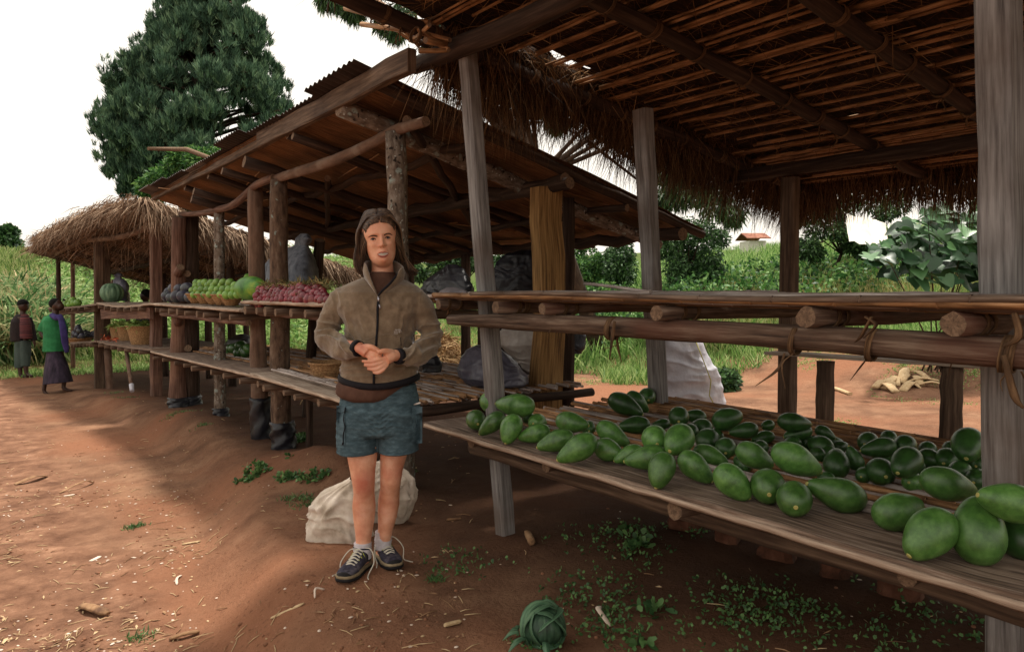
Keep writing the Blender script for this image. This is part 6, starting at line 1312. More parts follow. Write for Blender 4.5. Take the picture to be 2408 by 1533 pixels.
# woman in green, facing right
person_far(12.6, 'person in green shirt, dark skirt and violet scarf before the far stall', [
 ('body', 'dark_skin', [([(134, 718)], (11.5, 14, 13)), ([(141, 722)], (9, 10, 10)), ([(146, 723)], (3, 4, 3)), ([(131, 726), (130, 742)], [6.5, 8]), ([(124, 750), (128, 790), (130, 820)], [13, 14, 14]), ([(112, 752), (98, 775), (101, 790), (118, 800), (143, 803)], [7, 6, 5.5, 4.8, 4]), ([(143, 803, .0), (151, 806), (156, 808)], [4, 3.2, 1.6]), ([(150, 804), (155, 803)], [2, 1.4]), ([(122, 815), (110, 870), (106, 900), (103, 920)], [9, 6.5, 5, 4.5]), ([(103, 921), (110, 927), (118, 929)], [4.5, 4, 2.5]), ([(136, 815), (150, 868), (151, 895), (149, 914)], [9, 6.5, 5, 4.5]), ([(149, 914), (160, 918), (170, 919)], [4.5, 3.8, 2.5])]),
 ('hair', 'black_hair', [([(130, 714)], (13, 12, 14)), ([(126, 716)], (10, 11, 11)), ([(148, 706), (155, 708)], [3.5, 2])]),
 ('shirt', 'green_shirt', [([(128, 742), (126, 755), (128, 790), (129, 828)], [9, 20, 21, 23], 1.1), ([(115, 750), (103, 768), (97, 780)], [11, 10.5, 9]), ([(142, 752), (150, 772), (152, 785)], [9, 9, 8])]),
 ('scarf', 'violet_scarf', [([(122, 742, .1), (134, 748, .2), (146, 744, .15)], [6, 7, 6]), ([(143, 748, .2), (149, 775, .26), (153, 805, .24), (158, 830, .2)], [7, 8, 8, 5], .5)]),
 ('skirt', 'dark_skirt', [([(129, 812), (129, 835), (133, 865), (137, 902)], [20, 24, 33, 42], .75)]),
 ('sandals', 'flipflop', [([(99, 929.5), (118, 932)], [3.6, 3.6], .3), ([(145, 920), (172, 923)], [3.6, 3.6], .3)])], groundpx=(128, 926))
person_far(15.0, 'barefoot person in dark jacket and grey trousers at the far left', [
 ('body', 'dark_skin', [([(55, 716)], (11, 13.5, 12)), ([(58, 720)], (8, 9, 9)), ([(54, 726), (53, 738)], [6, 7]), ([(52, 742), (54, 780)], [13, 13]), ([(51, 775), (47, 850), (48, 879)], [9, 6, 4.5]), ([(48, 879), (56, 883), (66, 884)], [4.5, 4, 2.4]), ([(57, 775), (60, 850), (62, 876)], [9, 6, 4.5]), ([(62, 876), (70, 880), (77, 881)], [4.5, 3.8, 2.4]), ([(58, 748), (72, 768), (79, 795), (81, 806)], [6, 5, 4, 3]), ([(81, 806), (82, 812)], [2.4, 1.6])]),
 ('hair', 'black_hair', [([(54, 710)], (12, 10, 13))]),
 ('striped_shirt', 'striped_shirt', [([(57, 738, .08), (60, 760, .12), (62, 792, .1)], [8, 12, 13])]),
 ('jacket', 'black_coat', [([(50, 738), (46, 755), (44, 780), (45, 800)], [10, 18, 18, 17], 1), ([(38, 748), (33, 775), (34, 798)], [9, 8.5, 8]), ([(66, 745), (73, 768), (80, 798)], [8, 8, 7]), ([(60, 740), (68, 770), (72, 795)], [6, 8, 7])]),
 ('trousers', 'grey_trousers', [([(50, 798), (47, 825), (45, 862)], [14, 12, 10]), ([(58, 798), (60, 825), (60, 858)], [13, 12, 9])])], groundpx=(58, 884))
person_far(13.4, 'person in blue grey shirt seated in shade behind the far stall shelf', [
 ('body', 'dark_skin', [([(341, 672)], (11, 14, 13)), ([(342, 682), (344, 695)], [6, 7]), ([(346, 700), (346, 770)], [14, 16]), ([(332, 672)], (3, 4, 3))]), ('hair', 'black_hair', [([(343, 668)], (12, 13, 13))]),
 ('shirt', 'blue_shirt', [([(345, 694), (345, 706), (344, 740), (346, 775)], [8, 17, 18, 20]), ([(334, 706), (326, 730), (330, 750)], [8, 7, 6])])], groundpx=(345, 880))
person_far(6.6, 'dark silhouette of a person holding black plastic in the deep shade under the iron roof', [
 ('body', 'dark_skin', [([(1195, 552)], (20, 26, 24)), ([(1185, 560)], (12, 14, 14)), ([(1198, 570), (1202, 595)], [12, 15]), ([(1205, 610), (1205, 700), (1205, 780)], [32, 34, 34]), ([(1240, 620, .1), (1250, 650, .25), (1222, 640, .4)], [11, 9, 7])]), ('hair', 'black_hair', [([(1200, 545)], (22, 24, 26))]),
 ('jacket', 'black_coat', [([(1203, 590), (1206, 610), (1208, 680), (1206, 800), (1205, 930)], [20, 46, 46, 44, 30]), ([(1170, 610), (1162, 650, .1), (1190, 665, .3)], [15, 14, 12]), ([(1245, 612), (1262, 650, .1), (1230, 655, .3)], [15, 14, 12])]),
 ('collar', 'blue_shirt', [([(1222, 590, .22), (1232, 598, .22)], [7, 5], .5)])], voxel=.014, groundpx=(1205, 960))
o = sack('black_bag', [(588, 1225, 1262), (600, 1180, 1272), (625, 1165, 1281), (655, 1158, 1282), (680, 1156, 1280), (700, 1160, 1280)], .35, 'black_plastic', 'big shiny black plastic sheet gathered in front of the shaded person', 'bag', d=6.0, seed=59, amp=.04)

# ================= TREES AND PLANTS =================
M['conifer'] = strandmat('conifer_needles', ['#1d2e25', '#36503f', '#547259', '#7f9a78'], rough=.8)
M['leaf_mid'] = strandmat('broad_leaves', ['#1f3a1f', '#36602f', '#56823f', '#7da059'], rough=.55, spec=.35, translucent=.25)
M['leaf_dark'] = strandmat('dark_leaves', ['#182b1b', '#2b4727', '#446638', '#5f834d'], rough=.5, spec=.35, translucent=.2)
M['grass'] = strandmat('grass_blades', ['#3c5226', '#5c773a', '#7b9450', '#9dab68', '#bdb488'], rough=.6, spec=.25, translucent=.35)
M['grass2'] = strandmat('fresh_grass', ['#44692f', '#6b9149', '#93b266', '#b9cb8c'], rough=.55, spec=.3, translucent=.4)
M['stalk'] = strandmat('dry_grass_stalks', ['#8a7a48', '#b3a068', '#cfc08c', '#7d8a4a'], rough=.8, translucent=.3)
M['reed'] = strandmat('reed_leaves', ['#33502e', '#547846', '#7c9a66', '#a8a97c', '#b99f7a'], rough=.6, translucent=.3)
M['weed'] = strandmat('weed_leaves', ['#2c4a28', '#45693a', '#698b50', '#35552f'], rough=.5, spec=.35, translucent=.2)
M['trunk'] = mat('dark_tree_bark', ['#241b15', '#3d3027', '#574739'], coord='Object', scale=(9, 9, 3), rough=1, bump=.8, bdist=.02)
def leafcloud(cen, rad, n, L, Wd, up=.0, out=.6, prof=(.15, 1, .1), bend=.15, hollow=.3, sq=1.0):
    """leaves filling ellipsoidal clumps; cen (k,3), rad (k,)"""
    k = len(cen); i = rng.integers(0, k, n) if not hasattr(n, '__len__') else np.repeat(np.arange(k), n); m = len(i)
    d = rng.normal(size=(m, 3)); d /= np.linalg.norm(d, axis=1, keepdims=True); r = rad[i]*(hollow+(1-hollow)*rng.random(m)**.5)
    P = cen[i]+d*r[:, None]*[1, 1, sq]; D = d*out+rng.normal(size=(m, 3))*.6+[0, 0, up]
    return strand_arrays(P, D, rng.uniform(L*.6, L*1.3, m), rng.uniform(Wd*.7, Wd*1.3, m), bend, prof)
def WD(px, py, d, off=0): return np.array(W(px, py, d-off))
# --- the big conifer ---
dT = 30.0; SY = [-170, -120, -60, 0, 60, 120, 160, 200, 250, 300, 340, 380, 410, 440, 465]
SL = [485, 440, 408, 372, 338, 300, 240, 214, 205, 197, 200, 222, 245, 285, 300]; SR = [490, 560, 592, 608, 635, 655, 672, 700, 706, 700, 700, 690, 640, 560, 480]
tx, ty = W(470, 700, dT).x, W(470, 700, dT).y; tb = gzf(tx, ty); T = thing('pine_tree', (tx, ty, tb), 'tall dense dark blue green conifer rising behind the stalls into the white sky', 'tree')
mb = MB(); tp = [Vector((tx, ty, tb)), Vector((tx, ty, 5)), W(468, 200, dT), W(470, -100, dT)]; c_ = curve(tp, 5); tube(mb, c_, lerps([.42, .35, .2, .06], len(c_)), 12); build('trunk', mb, M['trunk'], T)
cen = []; rad = []; lim = MB()
for i in range(560):
    y = random.choice([random.uniform(-160, 120), random.uniform(60, 460), random.uniform(140, 450)]); xl, xr = np.interp(y, SY, SL), np.interp(y, SY, SR); cx_ = (xl+xr)/2; hw = (xr-xl)/2
    a = random.uniform(0, 6.283); rr = random.uniform(.35, .93)**.6; r_ = random.uniform(16, 34)*(.7 if y < 0 else 1)
    x_ = cx_+math.cos(a)*max(hw-r_*.35, 5)*rr; off = math.sin(a)*hw*rr*dT/FPX*.85
    if y > 395 and random.random() < .3: continue
    if (abs(x_-548) < 26 and abs(y-285) < 45) or (abs(x_-500) < 18 and abs(y-330) < 18): continue
    c = WD(x_, y, dT, off); cen.append(c); rad.append(r_*dT/FPX)
    if random.random() < .55: s0 = W(470, min(y+30+20*rr, 470), dT); tube(lim, [s0, (s0+Vector(c))/2+Vector((0, 0, .15)), Vector(c)], [.09, .06, .03], 5)
for x_, y_, r_ in ((290, 448, 14), (292, 425, 16), (318, 440, 14), (345, 430, 15), (268, 395, 18), (255, 400, 16)): cen.append(WD(x_, y_, dT, .6)); rad.append(r_*dT/FPX)
build('branches', lim, M['trunk'], T)
cen = np.array(cen); rad = np.array(rad); k = len(cen); nt = 40; i = np.repeat(np.arange(k), nt); d = rng.normal(size=(len(i), 3)); d[:, 2] = d[:, 2]*.8+.15; d /= np.linalg.norm(d, axis=1, keepdims=True)
tuft = cen[i]+d*(rad[i]*(.55+.45*rng.random(len(i))))[:, None]; td = d*.35+[0, 0, 1.0]; td /= np.linalg.norm(td, axis=1, keepdims=True); tone = rng.random(len(i))
q = np.repeat(np.arange(len(tuft)), 15); P = tuft[q]+rng.normal(size=(len(q), 3))*.035-td[q]*.15; D = td[q]+rng.normal(size=(len(q), 3))*.26
V, F, UV = strand_arrays(P, D, rng.uniform(.14, .34, len(q)), rng.uniform(.02, .036, len(q)), .05, (.8, 1, .15)); UV[:, 0] = np.clip(np.repeat(tone[q], 6)*.8+rng.random(len(q)).repeat(6)*.2, 0, 1)
npmesh('crown', V, F, M['conifer'], T, UV)
def tree(name, lab, base, clumps, d, L, Wd, n, m='leaf_mid', cat='tree', group=None, trunk=None, tr=.12, offr=.5, up=.1, bend=.3, hollow=.2):
    if cat == 'bush': xs_ = [c[0] for c in clumps]; ym = max(c[1] for c in clumps); clumps = clumps+[(random.uniform(min(xs_), max(xs_)), random.uniform(ym, max(base[1], ym+30)+8), random.uniform(16, 28)) for _ in range(16)]; n = int(n*1.9)
    bx, by = W(base[0], base[1], d).x, W(base[0], base[1], d).y; bz = gzf(bx, by); T = thing(name, (bx, by, bz-.02), lab, cat, group)
    C = np.array([WD(x, y, d, random.uniform(-offr, offr)) for x, y, r in clumps]); R = np.array([r*d/FPX for _, _, r in clumps]); C[:, 2] = np.maximum(C[:, 2], bz+.05)
    mb = MB(); top = Vector(C.mean(0)); tube(mb, [Vector((bx, by, bz-.1)), (Vector((bx, by, bz))+top)/2+Vector((.05, .03, 0)), top], [tr, tr*.75, tr*.4], 9)
    for c in C: tube(mb, [(Vector((bx, by, bz))*.35+top*.65), (top+Vector(c))/2, Vector(c)], [tr*.35, tr*.25, tr*.1], 5)
    build('trunk' if cat == 'tree' else 'stem', mb, M['trunk'], T); V, F, UV = leafcloud(C, R, n, L, Wd, up=up, bend=bend, hollow=hollow); npmesh('crown' if cat == 'tree' else 'foliage', V, F, M[m], T, UV); return T
tree('leafy_tree', 'bright green broadleaved tree between the conifer and the iron roof', (430, 600), [(345, 440, 22), (370, 425, 26), (400, 405, 30), (430, 390, 30), (465, 380, 30), (500, 375, 30), (440, 420, 34), (390, 440, 28), (480, 410, 34), (530, 370, 26), (415, 372, 18), (455, 362, 16)], 24, .16, .07, 9000, tr=.15)
tree('leafy_tree', 'dark leaved tree whose hanging twigs show above the nearest roof\'s bare corner', (1420, 700), [(772, -8, 26), (800, 2, 22), (830, 22, 24), (870, 0, 22), (905, 52, 24), (930, 70, 22), (1040, 60, 26), (1075, 80, 26), (1010, 95, 24), (1060, 40, 24), (950, 30, 30), (1130, 40, 40), (1310, 285, 26), (1575, 410, 34), (1600, 450, 40), (1560, 470, 26), (1640, 440, 40), (1680, 470, 40), (1720, 500, 30), (1200, 60, 40), (1260, 240, 30)], 13.5, .13, .026, 15000, m='leaf_dark', tr=.16, offr=.5, up=-.6, bend=.5)
# --- hill grass ---
def grass_on(x, y, L, Wd, m, name, lab, tuft=4, spread=.04, bend=.5, up=1.0):
    n = len(x); x = np.repeat(x, tuft)+rng.normal(0, spread, n*tuft); y = np.repeat(y, tuft)+rng.normal(0, spread, n*tuft); z = gz(x, y)-.01; L = np.repeat(np.broadcast_to(L, n), tuft)*rng.uniform(.5, 1.2, n*tuft)
    D = np.stack([rng.normal(0, .35, n*tuft), rng.normal(0, .35, n*tuft), np.full(n*tuft, up)], 1); o = strands(name, M[m], None, np.stack([x, y, z], 1), D, L, Wd, L*0+bend*.4, prof=(1, .8, .1)); return tag(o, lab, kind='stuff')
def view_pts(n, x0, x1, d0, d1, pw=1.0):
    px = rng.uniform(x0, x1, n); d = d0+(d1-d0)*rng.random(n)**pw; a = (px-CX)/FPX; return d*(math.sin(YAW)+a*math.cos(YAW)), d*(math.cos(YAW)-a*math.sin(YAW)), px, d
x, y, px, d = view_pts(26000, 900, 2420, 8.5, 30, 1.2); bk = x-8.7+.125*np.clip(y-6, -6, 40); thr = np.interp(px, [1620, 1850], [0, 2.6]); k = bk > thr-.1+.7*vnoise(np.stack([x, y, 0*x], 1), 4)
grass_on(x[k], y[k], .30, .016, 'grass2', 'hill_grass', 'fresh green grass covering the slope behind the stalls', tuft=4)
x, y, px, d = view_pts(5000, 1560, 2420, 13, 18); grass_on(x, y, .85, .012, 'stalk', 'dry_grass', 'tall dry yellow grass stalks on the upper slope', tuft=2, bend=.5)
x, y, px, d = view_pts(6500, 1200, 2420, 13, 26); grass_on(x, y, .75, .03, 'grass2', 'tall_grass', 'tall rank green grass along the crest of the slope', tuft=4, bend=.7)
x, y, px, d = view_pts(7500, 1250, 2420, 6.6, 12.5); k = (x > 5.9) & (vnoise(np.stack([x*1.3, y*1.3, 0*x], 1), 14)+.12*(x-8.2) > .12); grass_on(x[k], y[k], .055, .010, 'grass2', 'short_grass', 'thin short grass dotted over the red earth behind the near stall', tuft=5, spread=.035, bend=1.2, up=.6)
x, y, px, d = view_pts(2600, 900, 1720, 8.6, 10.4); k = (np.abs(x-8.9+.125*np.clip(y-6, -6, 40)) < .75); x, y = x[k], y[k]; z = gz(x, y)
V, F, UV = leafcloud(np.stack([x, y, z+.12], 1), np.full(len(x), .16), 14000, .07, .035, up=.4); o = npmesh('weeds', V, F, M['leaf_dark'], None, UV); tag(o, 'dark leafy weeds along the foot of the grassy bank', kind='stuff')
x, y, px, d = view_pts(3200, 1640, 2420, 12.2, 16); grass_on(x, y, .62, .016, 'grass', 'rank_grass', 'untidy knee high grass at the foot of the slope right of the second post', tuft=5, bend=.6, spread=.1)
x, y, px, d = view_pts(620, 1330, 2420, 13.5, 19); V, F, UV = leafcloud(np.stack([x, y, gz(x, y)+.3+.35*np.abs(vnoise(np.stack([x, y, 0*x], 1), 33))], 1), rng.uniform(.2, .5, len(x)), 26000, .13, .07, up=.5, bend=.3); o = npmesh('undergrowth', V, F, M['leaf_mid'], None, UV); tag(o, 'lush leafy undergrowth tangled along the slope behind the near stall', kind='stuff')
# left field
x, y, px, d = view_pts(12000, -160, 1000, 14.0, 20.5); k = y > 17.6+.5*vnoise(np.stack([x, y, 0*x], 1), 6); grass_on(x[k], y[k], .14, .016, 'grass2', 'verge_grass', 'short green grass along the far edge of the trodden earth', tuft=5, spread=.08)
x, y, px, d = view_pts(15000, -120, 900, 17.5, 45, 1.6); k = (y > 17.9+.3*vnoise(np.stack([x, y, 0*x], 1), 6)); grass_on(x[k], y[k], .34, .03, 'grass', 'field_grass', 'light green grass and crops in the field beyond the far stall', tuft=5, spread=.12)
x, y, px, d = view_pts(1300, 120, 900, 19, 42, 1.3); V, F, UV = leafcloud(np.stack([x, y, gz(x, y)+.35], 1), np.full(len(x), .5), 20000, .34, .06, up=.8, bend=.5); o = npmesh('crops', V, F, M['grass2'], None, UV); tag(o, 'leafy pale green crops in the field', kind='stuff')
def reedclump(name, lab, spots, n, L, Wd, m='reed', cat='reeds', bend=.55):
    x, y, r = spots[:, 0], spots[:, 1], spots[:, 2]; i = rng.integers(0, len(x), n); X_ = x[i]+rng.normal(0, 1, n)*r[i]; Y_ = y[i]+rng.normal(0, 1, n)*r[i]; P = np.stack([X_, Y_, gz(X_, Y_)], 1)
    D = np.stack([rng.normal(0, .38, n), rng.normal(0, .38, n), np.ones(n)], 1); Ls = L*rng.uniform(.5, 1.15, n); V, F, UV = strand_arrays(P, D, Ls, Wd, Ls*0+bend, (.6, 1, .9, .6, .08)); 
    # 5-row strands need their own sag
    o = npmesh(name, V, F, M[m], None, UV); return tag(o, lab, cat)
def sp(lst): return np.array([[W(px, 700, d).x, W(px, 700, d).y, r] for px, d, r in lst])
reedclump('reed_clump', 'tall arching clump of reeds with drooping pale blades at the left edge', sp([(-10, 17.2, .5), (60, 17.0, .4), (-40, 19, .5), (20, 18.5, .45), (70, 18.3, .3), (-100, 19, .6), (40, 20, .5)]), 5200, 2.9, .05)
reedclump('reed_clump', 'lower reed clump right of the big one, drooping over the far people', sp([(105, 18.2, .2), (118, 18.6, .2)]), 500, 1.6, .04)
tree('bush', 'leafy green bush low at the left edge behind the standing people', (20, 850), [(-20, 760, 50), (20, 740, 40), (45, 790, 40), (0, 820, 45), (70, 825, 30), (-60, 800, 60), (95, 835, 22)], 17.6, .10, .05, 9000, m='leaf_mid', cat='bush', tr=.04)
for i, (b, cl, d, n, m, lab) in enumerate((((15, 640), [(0, 560, 26), (20, 548, 16), (32, 575, 14), (-20, 570, 30), (10, 590, 22)], 58, 3500, 'leaf_dark', 'small distant round tree on the skyline at the far left edge'),
   ((85, 640), [(75, 603, 14), (95, 606, 13), (60, 612, 12), (115, 612, 14), (130, 616, 10)], 50, 2500, 'leaf_dark', 'low distant tree on the skyline right of the reed clump'),
   ((185, 660), [(165, 612, 16), (190, 616, 18), (215, 622, 16), (240, 628, 16), (270, 634, 14)], 40, 3500, 'leaf_mid', 'row of distant trees seen between the far stall\'s end posts'),
   ((1375, 640), [(1352, 588, 22), (1385, 600, 26), (1370, 575, 16), (1405, 612, 16), (1340, 610, 18), (1360, 625, 22), (1390, 628, 20)], 21, 4200, 'leaf_mid', 'light green bush on the crest right of the split yellow post'),
   ((1450, 640), [(1450, 590, 22), (1470, 578, 18), (1435, 600, 16), (1478, 598, 16), (1455, 570, 12), (1450, 612, 20), (1470, 615, 14)], 20, 3600, 'leaf_dark', 'small dark rounded bush standing alone against the sky'),
   ((1605, 640), [(1585, 560, 34), (1615, 545, 36), (1640, 575, 30), (1600, 595, 30), (1570, 590, 22), (1655, 540, 26), (1690, 560, 24), (1560, 545, 24), (1590, 625, 30), (1630, 620, 30), (1670, 600, 28)], 17, 9500, 'leaf_dark', 'dense dark tree on the crest right of the second grey post'),
   ((1100, 640), [(1060, 600, 24), (1100, 590, 26), (1140, 600, 24), (1020, 605, 20), (1180, 600, 24), (980, 610, 18)], 20, 4000, 'leaf_dark', 'shady bush seen under the iron roof behind the black plastic'),
   ((1940, 590), [(1900, 500, 28), (1935, 490, 30), (1965, 505, 26), (1990, 480, 30), (2050, 470, 34), (2110, 480, 30), (1870, 520, 20), (2080, 500, 24), (1920, 540, 26), (1970, 545, 22)], 16, 8000, 'leaf_dark', 'dark tree behind the rear thatch fringe of the near stall'))):
    tree('tree' if d > 30 else 'bush', lab, b, cl, d, .10*d/20*(1.6 if d > 30 else 1), .05*d/20*(1.6 if d > 30 else 1), n, m=m, cat='tree' if d > 30 else 'bush', tr=.05)
# big-leaved plant at the right
root = thing('big_leaved_plant', (W(2210, 640, 9.6).x, W(2210, 640, 9.6).y, gzf(W(2210, 640, 9.6).x, W(2210, 640, 9.6).y)), 'bushy plant with large heart shaped leaves on the slope beside the broad post', 'plant')
mb = MB(); Pg = [(2140, 540), (2165, 520), (2190, 500), (2225, 495), (2260, 520), (2290, 540), (2280, 570), (2240, 565), (2200, 560), (2170, 575), (2230, 600), (2270, 595), (2150, 600), (2120, 560), (2300, 500), (2330, 520), (2340, 560), (2360, 600), (2060, 600), (2090, 625), (2080, 590), (2160, 640), (2200, 650), (2240, 640), (2280, 650), (2320, 640), (2130, 620), (2180, 620), (2260, 620), (2300, 600), (2350, 660)]
gb = Vector(root.location); lf = MB()
for k in range(330):
    a, b = random.choice(Pg); c = W(a+random.uniform(-22, 22), b+random.uniform(-22, 22), 9.6+random.uniform(-.6, .5)); s = random.uniform(.07, .15)
    n_ = (Vector((0, 0, .8))-fwdH*.6+Vector((random.uniform(-.6, .6), random.uniform(-.6, .6), random.uniform(-.3, .3)))).normalized(); t = (Vector((random.uniform(-1, 1), random.uniform(-1, 1), -.5))); t = (t-n_*t.dot(n_)).normalized(); u = n_.cross(t)
    out = [(0, -.1), (.32, -.38), (.75, -.25), (.95, .15), (.8, .6), (.45, 1.1), (0, 1.6)]; pts = [c+t*y*s+u*x*s-n_*(.25*s*abs(x)*-1+.12*s*y*y) for x, y in out]+[c+t*y*s-u*x*s-n_*(.25*s*abs(x)*-1+.12*s*y*y) for x, y in out[-2:0:-1]]
    m_ = len(lf.v); ro = random.random(); lf.add([c+t*s*.3]+pts, [[0, 1+j, 1+(j+1) % len(pts)] for j in range(len(pts))], [[(ro, .5)]*3]*len(pts), 0, True)
    if k % 40 == 0: tube(mb, [gb+Vector((random.uniform(-.2, .2), random.uniform(-.2, .2), 0)), (gb+c)/2+Vector((0, 0, .1)), c], [.012, .009, .004], 5)
M['heart_leaf'] = strandmat('heart_leaf', ['#1c3620', '#2c4f30', '#42693f', '#587f4e'], rough=.4, spec=.4, translucent=.1); build('stems', mb, M['trunk'], root); build('leaves', lf, M['heart_leaf'], root)
# hut far up the slope, and a white sheet
hp = W(1770, 560, 27); hz0 = gzf(hp.x, hp.y); hut = thing('hut', (hp.x, hp.y, hz0), 'small pale hut with a rusty roof half hidden by tall grass on the slope', 'hut')
M['limewash'] = mat('limewashed_wall', ['#b9b4aa', '#cfcac0', '#ded9d0'], coord='Object', scale=(3, 3, 3), rough=.9, bump=.2); M['rust_roof'] = mat('rusty_roof', ['#5b3022', '#84503a', '#a1745e'], coord='Object', scale=(4, 4, 4), rough=.8, bump=.2)
zt = W(1770, 568, 27).z; mb = MB(); plank(mb, hp+Vector((-.25, .17, 0))+Vector((0, 0, zt-.6-hp.z)), hp+Vector((.25, -.17, 0))+Vector((0, 0, zt-.6-hp.z)), 1.0, 1.2, ch=.01, jit=0, seg=1); build('wall', mb, M['limewash'], hut)
mb = MB(); a = Vector((-.36, .25, 0)); rr = [hp+a, hp-a]; n_ = Vector((.6, .8, 0)); zz = Vector((0, 0, zt-hp.z+.06))
for sgn in (-1, 1):
    A_, B_ = rr[0]+zz+Vector((0, 0, .22)), rr[1]+zz+Vector((0, 0, .22)); C_, D_ = rr[0]+zz+n_*sgn*.7, rr[1]+zz+n_*sgn*.7; up_ = Vector((0, 0, .03)); mb.add([A_, B_, D_, C_, A_+up_, B_+up_, D_+up_, C_+up_], [[0, 1, 2, 3], [7, 6, 5, 4], [3, 2, 6, 7], [0, 3, 7, 4], [1, 5, 6, 2]], None, 0, False)
build('roof', mb, M['rust_roof'], hut)
mb = MB(); vs = []
for i in range(9):
    for j in range(7): p = W(1985+i*12+j*2, 500+j*11+i*3, 14.2+.25*math.sin(i*1.3)-.2*j); vs.append(p+Vector((0, 0, random.uniform(-.03, .03))))
mb.add(vs, [[i*7+j, i*7+j+1, (i+1)*7+j+1, (i+1)*7+j] for i in range(8) for j in range(6)]); o = build('white_sheet', mb, M['limewash']); tag(o, 'white sheet hung out among the tall grass behind the near stall', 'sheet')
# ================= WEEDS, LITTER =================
def weedpatch(lst, n, L, Wd, lab, name='weeds', m='weed'):
    C = []; R = []
    for (px, py, r) in lst:
        p = WZ(px, py, 0)
        for _ in range(3): p = WZ(px, py, gzf(p.x, p.y))
        for q in range(9): x_, y_ = p.x+random.gauss(0, r*1.3), p.y+random.gauss(0, r*1.3); C.append((x_, y_, gzf(x_, y_)+.012)); R.append(random.uniform(.012, .035))
    V, F, UV = leafcloud(np.array(C), np.array(R), n, L, Wd, up=.7, out=.5, prof=(.3, 1, .5), bend=.2); o = npmesh(name, V, F, M[m], None, UV); return tag(o, lab, kind='stuff')
L1 = [(1060+random.uniform(-30, 60), 1340+random.uniform(-35, 40), .05) for _ in range(7)]+[(1420+random.uniform(-110, 120), 1320+random.uniform(-80, 110), .07) for _ in range(26)]+[(1720+random.uniform(-110, 160), 1440+random.uniform(-50, 60), .08) for _ in range(24)]+[(1430+random.uniform(-40, 60), 1480+random.uniform(-40, 40), .05) for _ in range(10)]+[(1240+random.uniform(-40, 60), 1525, .04) for _ in range(3)]+[(2100+random.uniform(-250, 200), 1480+random.uniform(-60, 60), .07) for _ in range(16)]+[(1560+random.uniform(-120, 120), 1250, .06) for _ in range(8)]
weedpatch(L1, 2600, .018, .012, 'small round leaved weeds scattered on the bank under the near board')
weedpatch([(610, 1100, .05), (600, 1120, .03), (735, 1100, .04), (668, 1130, .03), (705, 1030, .05), (700, 1040, .04)], 900, .035, .022, 'little leafy weeds on the mound between the posts')
weedpatch([(1500, 1270, .03), (1490, 1290, .02), (1530, 1440, .02), (1505, 1520, .02)], 110, .045, .028, 'few broader leaved seedlings on the dark bank')
tf = [(705, 1150, .06), (690, 1160, .05), (730, 1145, .05), (430, 968, .09), (410, 972, .07), (265, 930, .07), (300, 950, .06), (310, 1235, .03), (325, 1230, .03), (330, 1498, .03), (1025, 1365, .02), (480, 1000, .04), (960, 1120, .03)]
x = []; y = []
for (px, py, r) in tf:
    p = WZ(px, py, -.1); p = WZ(px, py, gzf(p.x, p.y)); k = 26; x += list(p.x+rng.normal(0, r, k)); y += list(p.y+rng.normal(0, r, k))
grass_on(np.array(x), np.array(y), .06, .006, 'weed', 'grass_tufts', 'low green grass tufts at the edge of the trodden path', tuft=4, spread=.01, bend=1.0, up=.8)
def gpt(px, py):
    p = WZ(px, py, -.1)
    for _ in range(4): p = WZ(px, py, gzf(p.x, p.y))
    return p
# fine litter: chips, husks, twigs, clods
lit = MB()
for k in range(4200):
    px = random.uniform(-60, 1100)if random.random() < .8 else random.uniform(900, 2450); py = 880+random.random()**.75*680
    if random.random() < .25: px = random.uniform(-60, 650); py = random.uniform(1150, 1560)
    p = gpt(px, py)
    if px > 480 and p.x < 5 and random.random() < .62: continue
    if p.x > 6 or p.y > 17 or (p-CAM).length > 19: continue
    t = random.random()*.86 if random.random() < .8 else random.random(); a = random.uniform(0, 6.28)
    if float(vnoise(np.array([p.x*1.7, p.y*1.7, 0.]), 3)) < random.uniform(-.7, .15): continue
    d_ = Vector((math.cos(a), math.sin(a), 0)); s = Vector((-d_.y, d_.x, 0))
    if t < .25: L_ = random.uniform(.02, .09)*(1.6 if random.random() < .1 else 1); q = p+d_*L_; q.z = gzf(q.x, q.y)+.004; p.z += .003; tube(lit, [p, (p+q)/2+s*random.uniform(-.006, .006)+Vector((0, 0, .003)), q], [.0018, .0022, .0012], 4, mat=random.choice((0, 0, 1)))
    elif t < .55: r = random.uniform(.003, .008); ell(lit, p+Vector((0, 0, r*.3)), r*random.uniform(1, 1.9), r, r*.35, d_, s, nu=6, nv=4, mat=random.choice((0, 2, 2, 1)))
    elif t < .7:
        L_ = random.uniform(.02, .06); w = L_*random.uniform(.15, .35); c = [p+Vector((0, 0, .003)), p+d_*L_*.5+s*w*.5+Vector((0, 0, .008)), p+d_*L_+Vector((0, 0, .004)), p+d_*L_*.5-s*w*.5+Vector((0, 0, .004))]; lit.add(c, [[0, 1, 2, 3]], None, random.choice((0, 1, 1)))
    else: r = random.uniform(.003, .010); ell(lit, p+Vector((0, 0, r*.2)), r*1.2, r, r*.7, d_, s, nu=6, nv=4, mat=3)
M['clod'] = mat('earth_clod', ['#6d4a36', '#8d6249'], coord='Object', scale=(40, 40, 40), rough=1, bump=.5); M['chip'] = mat('pale_chip', ['#a88a64', '#cdb590'], coord='Object', scale=(30, 30, 30), rough=.9, bump=.1); M['husk'] = mat('dry_husk', ['#5a4030', '#8c6a4c', '#b08e6c'], coord='Object', scale=(12, 12, 12), rough=.9, bump=.3); M['peel'] = mat('pale_peel', ['#c9b3a0', '#ddcbbb'], coord='Object', rough=.7, bump=0)
o = build('ground_litter', lit, [M['chip'], M['husk'], M['peel'], M['clod']]); tag(o, 'chips, husks, twigs and clods strewn over the red earth', kind='stuff')
